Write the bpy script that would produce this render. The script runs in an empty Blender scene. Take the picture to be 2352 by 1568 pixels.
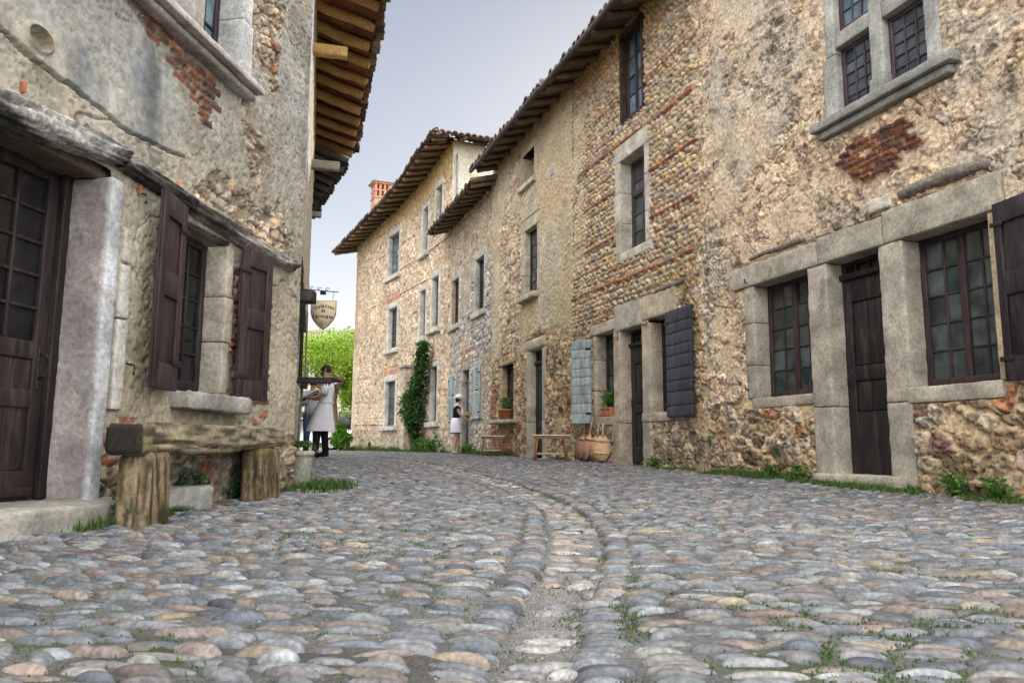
import bpy, math
import numpy as np
from mathutils import Matrix, Vector

# ------------------------------------------------------------------ camera
FPX, CX, CY = 1750.0, 1176.0, 784.0          # measuring frame of the photograph: 2352 x 1568
PITCH = math.atan(241.0 / FPX)
ROLL = 0.006
EYE = np.array([0.0, 0.0, 0.42])
SC = bpy.context.scene
COL = SC.collection
cp, sp, cr, sr = math.cos(PITCH), math.sin(PITCH), math.cos(ROLL), math.sin(ROLL)
_R0 = np.array([1., 0, 0]); _U0 = np.array([0, -sp, cp]); _F0 = np.array([0, cp, sp])
cam_d = bpy.data.cameras.new('camera')
cam = bpy.data.objects.new('camera', cam_d); COL.objects.link(cam)
_R = cr * _R0 + sr * _U0; _U = -sr * _R0 + cr * _U0
cam.matrix_world = Matrix(((_R[0], _U[0], -_F0[0], EYE[0]), (_R[1], _U[1], -_F0[1], EYE[1]),
                           (_R[2], _U[2], -_F0[2], EYE[2]), (0, 0, 0, 1)))
cam_d.sensor_width = 36.0
cam_d.lens = FPX / 2352.0 * 36.0
cam_d.clip_start = 0.05; cam_d.clip_end = 5000
cam_d.dof.use_dof = True
cam_d.dof.focus_distance = 7.5
cam_d.dof.aperture_fstop = 11
SC.camera = cam

# ------------------------------------------------------------------ world, sun, exposure
SUN_AZ, SUN_EL = math.radians(12), math.radians(24)      # azimuth clockwise from +Y
world = bpy.data.worlds.new('World'); SC.world = world; world.use_nodes = True
nt = world.node_tree
for n in list(nt.nodes): nt.nodes.remove(n)
wo = nt.nodes.new('ShaderNodeOutputWorld'); bg = nt.nodes.new('ShaderNodeBackground')
sky = nt.nodes.new('ShaderNodeTexSky'); sky.sky_type = 'NISHITA'; sky.sun_disc = False
sky.sun_elevation = SUN_EL; sky.sun_rotation = SUN_AZ
sky.air_density = 1.0; sky.dust_density = 2.0; sky.ozone_density = 1.0
SKY_STRENGTH = 0.15
# soft veil over the blue; unseen fill light added overhead and behind the viewer
tc = nt.nodes.new('ShaderNodeTexCoord')
dot = nt.nodes.new('ShaderNodeVectorMath'); dot.operation = 'DOT_PRODUCT'
dot.inputs[1].default_value = (0.1, -0.55, 0.83)
nt.links.new(tc.outputs['Generated'], dot.inputs[0])
mr = nt.nodes.new('ShaderNodeMapRange'); mr.interpolation_type = 'SMOOTHSTEP'
mr.inputs['From Min'].default_value = 0.10; mr.inputs['From Max'].default_value = 0.80
mr.inputs['To Min'].default_value = 0.0; mr.inputs['To Max'].default_value = 1.0
nt.links.new(dot.outputs['Value'], mr.inputs['Value'])
sep = nt.nodes.new('ShaderNodeSeparateXYZ'); nt.links.new(tc.outputs['Generated'], sep.inputs[0])
hz = nt.nodes.new('ShaderNodeValToRGB')       # colour of the veil by height
hz.color_ramp.elements[0].position = 0.05; hz.color_ramp.elements[0].color = (6.2, 6.35, 6.7, 1)
hz.color_ramp.elements[1].position = 0.60; hz.color_ramp.elements[1].color = (1.70, 2.05, 2.70, 1)
e = hz.color_ramp.elements.new(0.30); e.color = (3.4, 3.75, 4.4, 1)
nt.links.new(sep.outputs['Z'], hz.inputs[0])
veil = nt.nodes.new('ShaderNodeMixRGB'); veil.blend_type = 'MIX'; veil.inputs[0].default_value = 0.94
nt.links.new(sky.outputs[0], veil.inputs[1]); nt.links.new(hz.outputs[0], veil.inputs[2])
top = nt.nodes.new('ShaderNodeMixRGB'); top.blend_type = 'MIX'
top.inputs[2].default_value = (21., 20.5, 19.8, 1)
nt.links.new(mr.outputs[0], top.inputs[0]); nt.links.new(veil.outputs[0], top.inputs[1])
nt.links.new(top.outputs[0], bg.inputs[0]); bg.inputs[1].default_value = SKY_STRENGTH
nt.links.new(bg.outputs[0], wo.inputs[0])
sun_d = bpy.data.lights.new('sun', 'SUN'); sun_d.energy = 3.6; sun_d.angle = math.radians(0.5)
sun_d.color = (1.0, 0.93, 0.82)
sun = bpy.data.objects.new('sun', sun_d); COL.objects.link(sun)
_sv = Vector((math.sin(SUN_AZ) * math.cos(SUN_EL), math.cos(SUN_AZ) * math.cos(SUN_EL), math.sin(SUN_EL)))
sun.rotation_euler = _sv.to_track_quat('Z', 'Y').to_euler()
SC.view_settings.view_transform = 'Standard'; SC.view_settings.look = 'None'
SC.view_settings.exposure = 0.30; SC.view_settings.gamma = 1.0; SC.view_settings.use_curve_mapping = False
SC.cycles.max_bounces = 6; SC.cycles.diffuse_bounces = 4; SC.cycles.glossy_bounces = 2
SC.cycles.transmission_bounces = 3; SC.cycles.transparent_max_bounces = 6

# ------------------------------------------------------------------ numeric helpers
def ray(px, py):
    xc = (px - CX) / FPX; yc = (CY - py) / FPX
    x = xc * cr - yc * sr; y = xc * sr + yc * cr
    return x * _R0 + y * _U0 + _F0
def at_y(px, py, Y):                       # world point seen at a pixel, at distance Y down the street
    d = ray(px, py); return EYE + d * (Y / d[1])
def at_z(px, py, z):
    d = ray(px, py); return EYE + d * ((z - EYE[2]) / d[2])

def _h(i, j, k, s):
    n = (i.astype(np.int64) * 374761393 + j.astype(np.int64) * 668265263 + k.astype(np.int64) * 2147483647 + int(s) * 1274126177) & 0xFFFFFFFF
    n = ((n ^ (n >> 13)) * 1274126177) & 0xFFFFFFFF
    n = ((n ^ (n >> 16)) * 2246822519) & 0xFFFFFFFF
    return ((n ^ (n >> 15)) & 0xFFFFFF) / float(0xFFFFFF)
def vn2(u, v, f, s=0):
    u = u * f; v = v * f; i = np.floor(u); j = np.floor(v); a = u - i; b = v - j
    a = a * a * (3 - 2 * a); b = b * b * (3 - 2 * b); z = np.zeros_like(i)
    return (_h(i, j, z, s) * (1 - a) + _h(i + 1, j, z, s) * a) * (1 - b) + (_h(i, j + 1, z, s) * (1 - a) + _h(i + 1, j + 1, z, s) * a) * b
def fb2(u, v, f, o=3, s=0):
    r = 0; w = 0; a = 1.
    for q in range(o):
        r = r + a * vn2(u, v, f, s + q * 17); w += a; a *= .5; f *= 2.03
    return r / w
def vn3(p, f, s=0):
    q = p * f; i = np.floor(q); t = q - i; t = t * t * (3 - 2 * t); r = 0
    for dx in (0, 1):
        for dy in (0, 1):
            for dz in (0, 1):
                w = (t[:, 0] if dx else 1 - t[:, 0]) * (t[:, 1] if dy else 1 - t[:, 1]) * (t[:, 2] if dz else 1 - t[:, 2])
                r = r + w * _h(i[:, 0] + dx, i[:, 1] + dy, i[:, 2] + dz, s)
    return r
def fb3(p, f, o=3, s=0):
    r = 0; w = 0; a = 1.
    for q in range(o):
        r = r + a * vn3(p, f, s + 13 * q); w += a; a *= .5; f *= 2.03
    return r / w
def ss(a, b, x):
    t = np.clip((x - a) / (b - a), 0, 1); return t * t * (3 - 2 * t)
def mixc(a, b, m):
    return a * (1 - m[..., None]) + b * m[..., None]
def inpoly(U, Z, poly):
    r = np.zeros(U.shape, bool); n = len(poly)
    for k in range(n):
        x0, y0 = poly[k]; x1, y1 = poly[(k + 1) % n]
        if y0 == y1: continue
        c = ((y0 > Z) != (y1 > Z)) & (U < (x1 - x0) * (Z - y0) / (y1 - y0) + x0)
        r ^= c
    return r

# ------------------------------------------------------------------ mesh helpers
ORG = {}
class MB:
    """collects pieces (verts, quads/tris, colour per vertex) and links them as ONE mesh object"""
    def __init__(s): s.v = []; s.f = []; s.c = []; s.n = 0
    def add(s, v, f, c=(.5, .5, .5)):
        v = np.asarray(v, float).reshape(-1, 3)
        fs = f if isinstance(f, list) and isinstance(f[0], np.ndarray) else [f]
        for q in fs:
            q = np.asarray(q, np.int64)
            if len(q): s.f.append(q + s.n)
        c = np.asarray(c, float)
        if c.ndim == 1: c = np.tile(c, (len(v), 1))
        s.v.append(v); s.c.append(c); s.n += len(v); return s
    def build(s, name, mat, parent=None, smooth=True):
        V = np.concatenate(s.v); Cc = np.concatenate(s.c)
        if parent is not None and parent.name in ORG: V = V - ORG[parent.name]
        me = bpy.data.meshes.new(name)
        me.vertices.add(len(V)); me.vertices.foreach_set('co', V.astype(np.float32).ravel())
        tot = [np.full(len(q), q.shape[1]) for q in s.f]; lt = np.concatenate(tot)
        li = np.concatenate([q.ravel() for q in s.f])
        me.loops.add(len(li)); me.loops.foreach_set('vertex_index', li.astype(np.int32))
        me.polygons.add(len(lt)); ls = np.concatenate([[0], np.cumsum(lt)[:-1]])
        me.polygons.foreach_set('loop_start', ls.astype(np.int32))
        me.update(calc_edges=True)
        if smooth: me.polygons.foreach_set('use_smooth', np.ones(len(lt), bool))
        ca = me.attributes.new('Col', 'FLOAT_COLOR', 'POINT')
        ca.data.foreach_set('color', np.concatenate([Cc, np.ones((len(Cc), 1))], 1).astype(np.float32).ravel())
        me.materials.append(mat)
        me.validate()
        o = bpy.data.objects.new(name, me); COL.objects.link(o)
        if parent is not None:
            o.parent = parent; ORG[o.name] = ORG.get(parent.name, np.zeros(3))
        return o
def tag(o, label=None, cat=None, group=None, kind=None):
    if label: o['label'] = label
    if cat: o['category'] = cat
    if group: o['group'] = group
    if kind: o['kind'] = kind
    return o
def thing(name, loc, label, cat, group=None):
    o = bpy.data.objects.new(name, None); COL.objects.link(o); o.empty_display_size = .2
    o.location = tuple(loc); ORG[o.name] = np.array(loc, float); return tag(o, label, cat, group)
def alone(mb, name, mat, loc, label, cat, group=None, smooth=True):    # a thing that is one mesh, origin at its base
    loc = np.array(loc, float); mb.v = [v - loc for v in mb.v]
    o = mb.build(name, mat, None, smooth); o.location = tuple(loc); return tag(o, label, cat, group)
def copy_tree(o, parent=None):
    c = o.copy(); COL.objects.link(c); c.parent = parent
    for ch in list(o.children): copy_tree(ch, c)
    return c

def blk(mb, a0, a1, b0, b1, c0, c1, fn=None, col=(.5, .5, .5), res=None, bev=.006, amp=0., seed=0, nf=9., cv=0.):
    """box with rounded edges in a local frame (a,b,c) mapped by fn; res subdivides, amp roughens"""
    ax = []
    for lo, hi in ((a0, a1), (b0, b1), (c0, c1)):
        bv = min(bev, (hi - lo) * .45)
        n = 1 if not res else max(1, int(round((hi - lo - 2 * bv) / res)))
        ax.append(np.concatenate([[lo], np.linspace(lo + bv, hi - bv, n + 1), [hi]]))
    na, nb, nc = map(len, ax)
    idx = np.arange(na * nb * nc).reshape(na, nb, nc)
    q = []
    def side(g, flip):
        a, b, c, d = g[:-1, :-1].ravel(), g[1:, :-1].ravel(), g[1:, 1:].ravel(), g[:-1, 1:].ravel()
        q.append(np.stack([d, c, b, a] if flip else [a, b, c, d], 1))
    side(idx[:, :, 0], True); side(idx[:, :, -1], False)
    side(idx[:, 0, :], False); side(idx[:, -1, :], True)
    side(idx[0], True); side(idx[-1], False)
    q = np.concatenate(q); uq, inv = np.unique(q, return_inverse=True); q = inv.reshape(-1, 4)
    g = np.stack(np.meshgrid(*ax, indexing='ij'), -1).reshape(-1, 3)[uq]
    lo = np.array([a0, b0, c0], float); hi = np.array([a1, b1, c1], float)
    bv = np.minimum(bev, (hi - lo) * .45)
    inn = np.clip(g, lo + bv, hi - bv); d = (g - inn) / bv
    L = np.linalg.norm(d, axis=1, keepdims=True); L[L < 1e-9] = 1
    p = inn + d / L * bv
    dirn = d / L
    if amp:
        nz = fb3(g + seed * 3.7, nf, 3, seed) - .5
        nz = nz + .35 * (fb3(g + seed * 1.7, nf * 4, 2, seed + 5) - .5)
        p = p + dirn * (nz * 2 * amp)[:, None]
    c = np.tile(np.asarray(col, float), (len(p), 1))
    if cv: c = c * (1 + cv * (fb3(g + seed, 5., 3, seed + 9) - .5) * 2)[:, None]
    if fn is not None: p = fn(p)
    mb.add(p, q, c); return mb

def tube(mb, pts, rad, n=8, col=(.5, .5, .5), cap=True, jit=0., seed=0, flat=None):
    P = np.asarray(pts, float); m = len(P); R = np.broadcast_to(np.asarray(rad, float), (m,)) if np.ndim(rad) < 2 else np.asarray(rad)
    T = np.gradient(P, axis=0); T /= np.linalg.norm(T, axis=1, keepdims=True) + 1e-12
    ref = np.array([0, 0, 1.]) if abs(T[0][2]) < .8 else np.array([1., 0, 0])
    A = np.cross(T, ref); A /= np.linalg.norm(A, axis=1, keepdims=True) + 1e-12; B = np.cross(T, A)
    th = np.linspace(0, 2 * math.pi, n, endpoint=False)
    rs = np.random.RandomState(seed)
    k = 1 + jit * (rs.rand(m, n) - .5)
    r = R[:, None] * k
    fl = 1. if flat is None else flat
    V = P[:, None] + (A[:, None] * np.cos(th)[None, :, None] + B[:, None] * (np.sin(th) * fl)[None, :, None]) * r[..., None]
    V = V.reshape(-1, 3); q = []
    i = np.arange(m - 1)[:, None] * n; j = np.arange(n)[None]; j2 = (j + 1) % n
    q = np.stack([(i + j).ravel(), (i + j2).ravel(), (i + n + j2).ravel(), (i + n + j).ravel()], 1)
    fs = [q]
    if cap:
        V = np.concatenate([V, P[:1], P[-1:]]); c0 = m * n; jj = np.arange(n); jn = (jj + 1) % n
        fs.append(np.stack([np.full(n, c0), jn, jj], 1))
        fs.append(np.stack([np.full(n, c0 + 1), (m - 1) * n + jj, (m - 1) * n + jn], 1))
    mb.add(V, fs, col); return mb
def lathe(mb, prof, c, n=24, col=(.5, .5, .5), sx=1., sy=1.):
    prof = np.asarray(prof, float); th = np.linspace(0, 2 * math.pi, n, endpoint=False)
    V = np.stack([c[0] + prof[:, :1] * np.cos(th) * sx, c[1] + prof[:, :1] * np.sin(th) * sy, c[2] + prof[:, 1:] + 0 * th], -1).reshape(-1, 3)
    m = len(prof); i = np.arange(m - 1)[:, None] * n; j = np.arange(n)[None]; j2 = (j + 1) % n
    q = np.stack([(i + j).ravel(), (i + j2).ravel(), (i + n + j2).ravel(), (i + n + j).ravel()], 1)
    mb.add(V, q, col); return mb
def leaves(mb, C, size, rs, pal, droop=.0, asp=.5, vary=.35):
    """many small pointed leaf faces centred at C"""
    n = len(C); d = rs.normal(size=(n, 3)); d[:, 2] -= droop; d /= np.linalg.norm(d, axis=1, keepdims=True)
    e = rs.normal(size=(n, 3)); e -= d * (e * d).sum(1, keepdims=True); e /= np.linalg.norm(e, axis=1, keepdims=True)
    s = (size * (1 + vary * (rs.rand(n) * 2 - 1)))[:, None]
    up = np.cross(d, e) * s * .12
    V = np.stack([C - d * s * .5, C + e * s * asp * .5 + up, C + d * s * .5, C - e * s * asp * .5 + up], 1).reshape(-1, 3)
    q = np.arange(n * 4).reshape(n, 4); pal = np.asarray(pal)
    c = pal[rs.randint(0, len(pal), n)] * (1 + .3 * (rs.rand(n, 1) - .5)); mb.add(V, q, np.repeat(c, 4, 0)); return mb

# ------------------------------------------------------------------ materials
def _mat(name):
    m = bpy.data.materials.new(name); m.use_nodes = True; t = m.node_tree
    for n in list(t.nodes): t.nodes.remove(n)
    o = t.nodes.new('ShaderNodeOutputMaterial'); b = t.nodes.new('ShaderNodeBsdfPrincipled')
    t.links.new(b.outputs[0], o.inputs[0]); return m, t, b
def _n(t, typ, **kw):
    n = t.nodes.new(typ)
    for k, v in kw.items():
        if k.startswith('i_'):
            key = k[2:].replace('_', ' ')
            (n.inputs[int(key)] if key.isdigit() else n.inputs[key]).default_value = v
        else: setattr(n, k, v)
    return n
def attr_mat(name, rough=.9, nscale=30., nvar=.5, bump=.4, bscale=60., bdist=.01, mott=3., mvar=.35, pits=0., spec=.3, grain=None, stain=None):
    """vertex colour 'Col' x two scales of mottling, fine bump; grain=(x,y,z) stretches the noise"""
    m, t, b = _mat(name); L = t.links.new
    a = _n(t, 'ShaderNodeAttribute', attribute_name='Col')
    tcn = _n(t, 'ShaderNodeTexCoord'); src = tcn.outputs['Object']
    if grain:
        mp = _n(t, 'ShaderNodeMapping'); mp.inputs['Scale'].default_value = grain; L(src, mp.inputs[0]); src = mp.outputs[0]
    n1 = _n(t, 'ShaderNodeTexNoise', i_Scale=nscale, i_Detail=6., i_Roughness=.65); L(src, n1.inputs[0])
    n2 = _n(t, 'ShaderNodeTexNoise', i_Scale=mott, i_Detail=4.); L(src, n2.inputs[0])
    r1 = _n(t, 'ShaderNodeMapRange'); r1.inputs[1].default_value = .34; r1.inputs[2].default_value = .66
    r1.inputs[3].default_value = 1 - nvar; r1.inputs[4].default_value = 1 + nvar; L(n1.outputs[0], r1.inputs[0])
    r2 = _n(t, 'ShaderNodeMapRange'); r2.inputs[1].default_value = .3; r2.inputs[2].default_value = .7
    r2.inputs[3].default_value = 1 - mvar; r2.inputs[4].default_value = 1 + mvar; L(n2.outputs[0], r2.inputs[0])
    mu = _n(t, 'ShaderNodeMath', operation='MULTIPLY'); L(r1.outputs[0], mu.inputs[0]); L(r2.outputs[0], mu.inputs[1])
    vm = _n(t, 'ShaderNodeVectorMath', operation='SCALE'); L(a.outputs['Color'], vm.inputs[0]); L(mu.outputs[0], vm.inputs['Scale'])
    outc = vm.outputs[0]
    if stain:
        n3 = _n(t, 'ShaderNodeTexNoise', i_Scale=stain[0], i_Detail=5., i_Roughness=.7); L(src, n3.inputs[0])
        r3 = _n(t, 'ShaderNodeMapRange'); r3.inputs[1].default_value = .52; r3.inputs[2].default_value = .68; L(n3.outputs[0], r3.inputs[0])
        r3.inputs[4].default_value = stain[2]
        mx = _n(t, 'ShaderNodeMixRGB'); mx.inputs[2].default_value = (*stain[1], 1); L(r3.outputs[0], mx.inputs[0]); L(outc, mx.inputs[1]); outc = mx.outputs[0]
    L(outc, b.inputs['Base Color'])
    b.inputs['Roughness'].default_value = rough; b.inputs['Specular IOR Level'].default_value = spec
    n4 = _n(t, 'ShaderNodeTexNoise', i_Scale=bscale, i_Detail=5., i_Roughness=.7); L(src, n4.inputs[0]); hgt = n4.outputs[0]
    if pits:
        v = _n(t, 'ShaderNodeTexVoronoi', i_Scale=pits); L(src, v.inputs[0])
        r4 = _n(t, 'ShaderNodeMapRange'); r4.inputs[1].default_value = .0; r4.inputs[2].default_value = .3; L(v.outputs['Distance'], r4.inputs[0])
        ad = _n(t, 'ShaderNodeMath', operation='ADD'); L(n4.outputs[0], ad.inputs[0]); L(r4.outputs[0], ad.inputs[1]); hgt = ad.outputs[0]
    bp = _n(t, 'ShaderNodeBump', i_Strength=bump, i_Distance=bdist); L(hgt, bp.inputs['Height']); L(bp.outputs[0], b.inputs['Normal'])
    return m
def glass_mat(name, col, rough=.12, var=.5, spec=.5, cloud=0.):
    m, t, b = _mat(name); L = t.links.new
    tcn = _n(t, 'ShaderNodeTexCoord'); n1 = _n(t, 'ShaderNodeTexNoise', i_Scale=5., i_Detail=4.); L(tcn.outputs['Object'], n1.inputs[0])
    cr_ = _n(t, 'ShaderNodeValToRGB'); c = np.array(col)
    cr_.color_ramp.elements[0].position = .35; cr_.color_ramp.elements[0].color = (*(c * (1 - var)), 1)
    cr_.color_ramp.elements[1].position = .7; cr_.color_ramp.elements[1].color = (*(c * (1 + var)), 1)
    at_ = _n(t, 'ShaderNodeAttribute', attribute_name='Col'); mu_ = _n(t, 'ShaderNodeVectorMath', operation='MULTIPLY'); sc_ = _n(t, 'ShaderNodeVectorMath', operation='SCALE'); sc_.inputs['Scale'].default_value = 2.
    L(n1.outputs[0], cr_.inputs[0]); L(cr_.outputs[0], mu_.inputs[0]); L(at_.outputs['Color'], mu_.inputs[1]); L(mu_.outputs[0], sc_.inputs[0]); L(sc_.outputs[0], b.inputs['Base Color'])
    rr = _n(t, 'ShaderNodeMapRange'); rr.inputs[3].default_value = rough * .5; rr.inputs[4].default_value = rough * 2; L(n1.outputs[0], rr.inputs[0]); L(rr.outputs[0], b.inputs['Roughness'])
    n2 = _n(t, 'ShaderNodeTexNoise', i_Scale=2.5, i_Detail=1.); L(tcn.outputs['Object'], n2.inputs[0])
    bp = _n(t, 'ShaderNodeBump', i_Strength=.35, i_Distance=.03); L(n2.outputs[0], bp.inputs['Height']); L(bp.outputs[0], b.inputs['Normal'])
    b.inputs['Specular IOR Level'].default_value = spec
    return m
def leaf_mat(name, trans=.35):
    m, t, b = _mat(name); L = t.links.new
    a = _n(t, 'ShaderNodeAttribute', attribute_name='Col')
    L(a.outputs['Color'], b.inputs['Base Color']); b.inputs['Roughness'].default_value = .55; b.inputs['Specular IOR Level'].default_value = .3
    tr = _n(t, 'ShaderNodeBsdfTranslucent'); g = _n(t, 'ShaderNodeVectorMath', operation='MULTIPLY'); g.inputs[1].default_value = (1.5, 1.4, .7)
    L(a.outputs['Color'], g.inputs[0]); L(g.outputs[0], tr.inputs[0])
    mx = _n(t, 'ShaderNodeMixShader'); mx.inputs[0].default_value = trans
    o = [n for n in t.nodes if n.type == 'OUTPUT_MATERIAL'][0]
    L(b.outputs[0], mx.inputs[1]); L(tr.outputs[0], mx.inputs[2]); L(mx.outputs[0], o.inputs[0]); return m
WALL = attr_mat('rubble_stone', .95, 22, .42, .8, 42, .012, 2.2, .18, pits=34, spec=.12)
WALLF = attr_mat('far_stone', .95, 9, .36, .5, 20, .02, 1.5, .15, spec=.15)
PLAST = attr_mat('old_plaster', .93, 18, .26, .4, 50, .008, 2.0, .18, pits=24, spec=.15)
DRESS = attr_mat('dressed_limestone', .92, 32, .26, .45, 60, .006, 3.5, .26, pits=26, spec=.2, stain=(5., (.15, .125, .09), .6))
COBB = attr_mat('river_cobble', .45, 70, .42, .5, 90, .003, 16, .34, spec=.4)
SAND = attr_mat('sandy_joint', .95, 120, .45, .8, 160, .01, 3.0, .2, pits=110, spec=.15)
PAINT = attr_mat('brown_paint', .6, 30, .42, .4, 60, .003, 4, .32, spec=.3, grain=(1, 1, .15), stain=(11., (.13, .105, .09), .30))
WOODO = attr_mat('weathered_oak', .9, 40, .30, .5, 50, .008, 3, .22, spec=.15, grain=(1, 1, 1))
WOODG = attr_mat('silver_timber', .9, 26, .5, .9, 40, .015, 3, .25, spec=.15)
TILE = attr_mat('old_roof_tile', .9, 18, .35, .5, 40, .008, 2.0, .35, spec=.2)
IRON = attr_mat('black_iron', .6, 30, .3, .3, 60, .003, 5, .2, spec=.4)
TERRA = attr_mat('terracotta', .85, 30, .25, .4, 60, .004, 6, .25, spec=.2)
PWOOD = attr_mat('pale_wood', .6, 14, .22, .2, 40, .003, 3, .15, spec=.3)
CLOTH = attr_mat('cloth', .9, 60, .08, .3, 30, .01, 5, .08, spec=.1)
SKIN = attr_mat('skin', .6, 30, .06, .1, 60, .002, 5, .06, spec=.3)
SIGN = attr_mat('sign_board', .6, 20, .06, .1, 60, .002, 5, .08, spec=.3)
CARP = attr_mat('car_paint', .25, 5, .02, .0, 5, .001, 2, .02, spec=.5)
LEAF = leaf_mat('leaf'); GRASS = leaf_mat('grass_blade', .25)
GLASS = glass_mat('old_glass', (.055, .062, .07), .10)
GLASSW = glass_mat('dusty_glass', (.045, .052, .056), .10, .5)
GLASSD = glass_mat('dark_glass', (.012, .012, .013), .07, .5, .28)
GLASSB = glass_mat('sky_glass', (.10, .14, .18), .08, .4, .8)
# ------------------------------------------------------------------ street plan
_GY = np.array([0.5, 1.2, 1.58, 1.86, 2.27, 2.74, 3.2, 4.65, 5.97, 8.0, 10.2, 12., 16., 20., 26., 34., 60.])
_GX = np.array([-.09, -.01, .033, .075, .126, .207, .256, .375, .350, .01, -.58, -1.10, -2.5, -4.0, -6.4, -10., -22.])
def gut_x(y): return np.interp(y, _GY, _GX)
def gz(x, y):
    """height of the street surface"""
    x = np.asarray(x, float); y = np.asarray(y, float)
    base = np.interp(y, [-5, 4.5, 6.2, 8.3, 12, 15, 22, 36, 60, 200], [-.02, .0, .005, .055, .135, .17, .215, .20, .0, -3.])
    d = x - gut_x(y)
    dip = -.045 * np.exp(-(d / .20) ** 2) - .02 * np.exp(-(d / 1.4) ** 2)
    return base + dip * np.interp(y, [0, 12, 22], [1, .8, .2]) + .012 * (vn2(x, y, .9, 3) - .5)
# plan of the house fronts
RA0, RA1 = np.array([4.74, 4.5]), np.array([-1.90, 23.7])
def right_x(y): return np.interp(y, [0, 23.7, 24.9, 26.6, 27.8, 29.2, 33.5], [6.302, -1.90, -2.48, -3.1, -3.75, -4.52, -6.99])
def left_x(y): return np.interp(y, [0, 7.02, 7.03, 14.1, 17.8, 18.2, 60], [-3.05, -1.99, -2.6, -4.4, -5.5, -12., -40.])

def grid_mesh(name, xs, ys, mat, zf, colf, parent=None):
    X, Y = np.meshgrid(xs, ys, indexing='ij'); Z = zf(X, Y)
    V = np.stack([X, Y, Z], -1).reshape(-1, 3); n, m = X.shape
    i = np.arange(n * m).reshape(n, m)
    q = np.stack([i[:-1, :-1].ravel(), i[1:, :-1].ravel(), i[1:, 1:].ravel(), i[:-1, 1:].ravel()], 1)
    b = MB(); b.add(V, q, colf(X, Y).reshape(-1, 3)); return b.build(name, mat, parent)

rs = np.random.RandomState(5)
# far ground, one sheet to the horizon
def _gc(X, Y): return mixc(np.array([.16, .14, .10]) + 0 * X[..., None], np.array([.07, .10, .035]), ss(.4, .6, fb2(X, Y, .08, 3)))
gx = np.concatenate([-np.geomspace(600, 12, 30), np.linspace(-11, 11, 23), np.geomspace(12, 600, 30)])
gy = np.concatenate([-np.geomspace(300, 6, 20), np.linspace(-5, 62, 68), np.geomspace(64, 2500, 40)])
gr = grid_mesh('ground', gx, gy, SAND, lambda X, Y: gz(X, Y) - .09, _gc); tag(gr, kind='structure')
# sandy bed between the cobbles
def _sz(X, Y):
    n = .010 * (fb2(X, Y, 6, 3, 11) - .5) + .006 * (fb2(X, Y, 35, 2, 21) - .5)
    return gz(X, Y) + n - .005
def _scol(X, Y):
    a = np.array([.115, .117, .122]); b = np.array([.15, .145, .138]); c = np.array([.06, .056, .05])
    k = mixc(a + 0 * X[..., None], b, fb2(X, Y, .8, 3, 31)); k = mixc(k, c, ss(.55, .8, fb2(X, Y, 3.5, 3, 41)) * .7)
    d = np.abs(X - gut_x(Y)); k = mixc(k, np.array([.215, .21, .205]), np.exp(-(d / .15) ** 2))
    moss = ss(.60, .72, fb2(X, Y, 1.3, 3, 51)) * ss(.45, .6, fb2(X, Y, 9, 2, 61)); return mixc(k, np.array([.055, .085, .02]), moss * .8)
ys = np.concatenate([np.arange(.7, 4, .022), np.arange(4, 9, .045), np.arange(9, 20, .12), np.arange(20, 40, .4)])
xs = np.concatenate([np.arange(-16, -4.5, .25), np.arange(-4.5, -2.2, .06), np.arange(-2.2, 2.4, .025), np.arange(2.4, 5.4, .06)])
bed = grid_mesh('street_bed', xs, ys, SAND, _sz, _scol); tag(bed, kind='structure')

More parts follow.
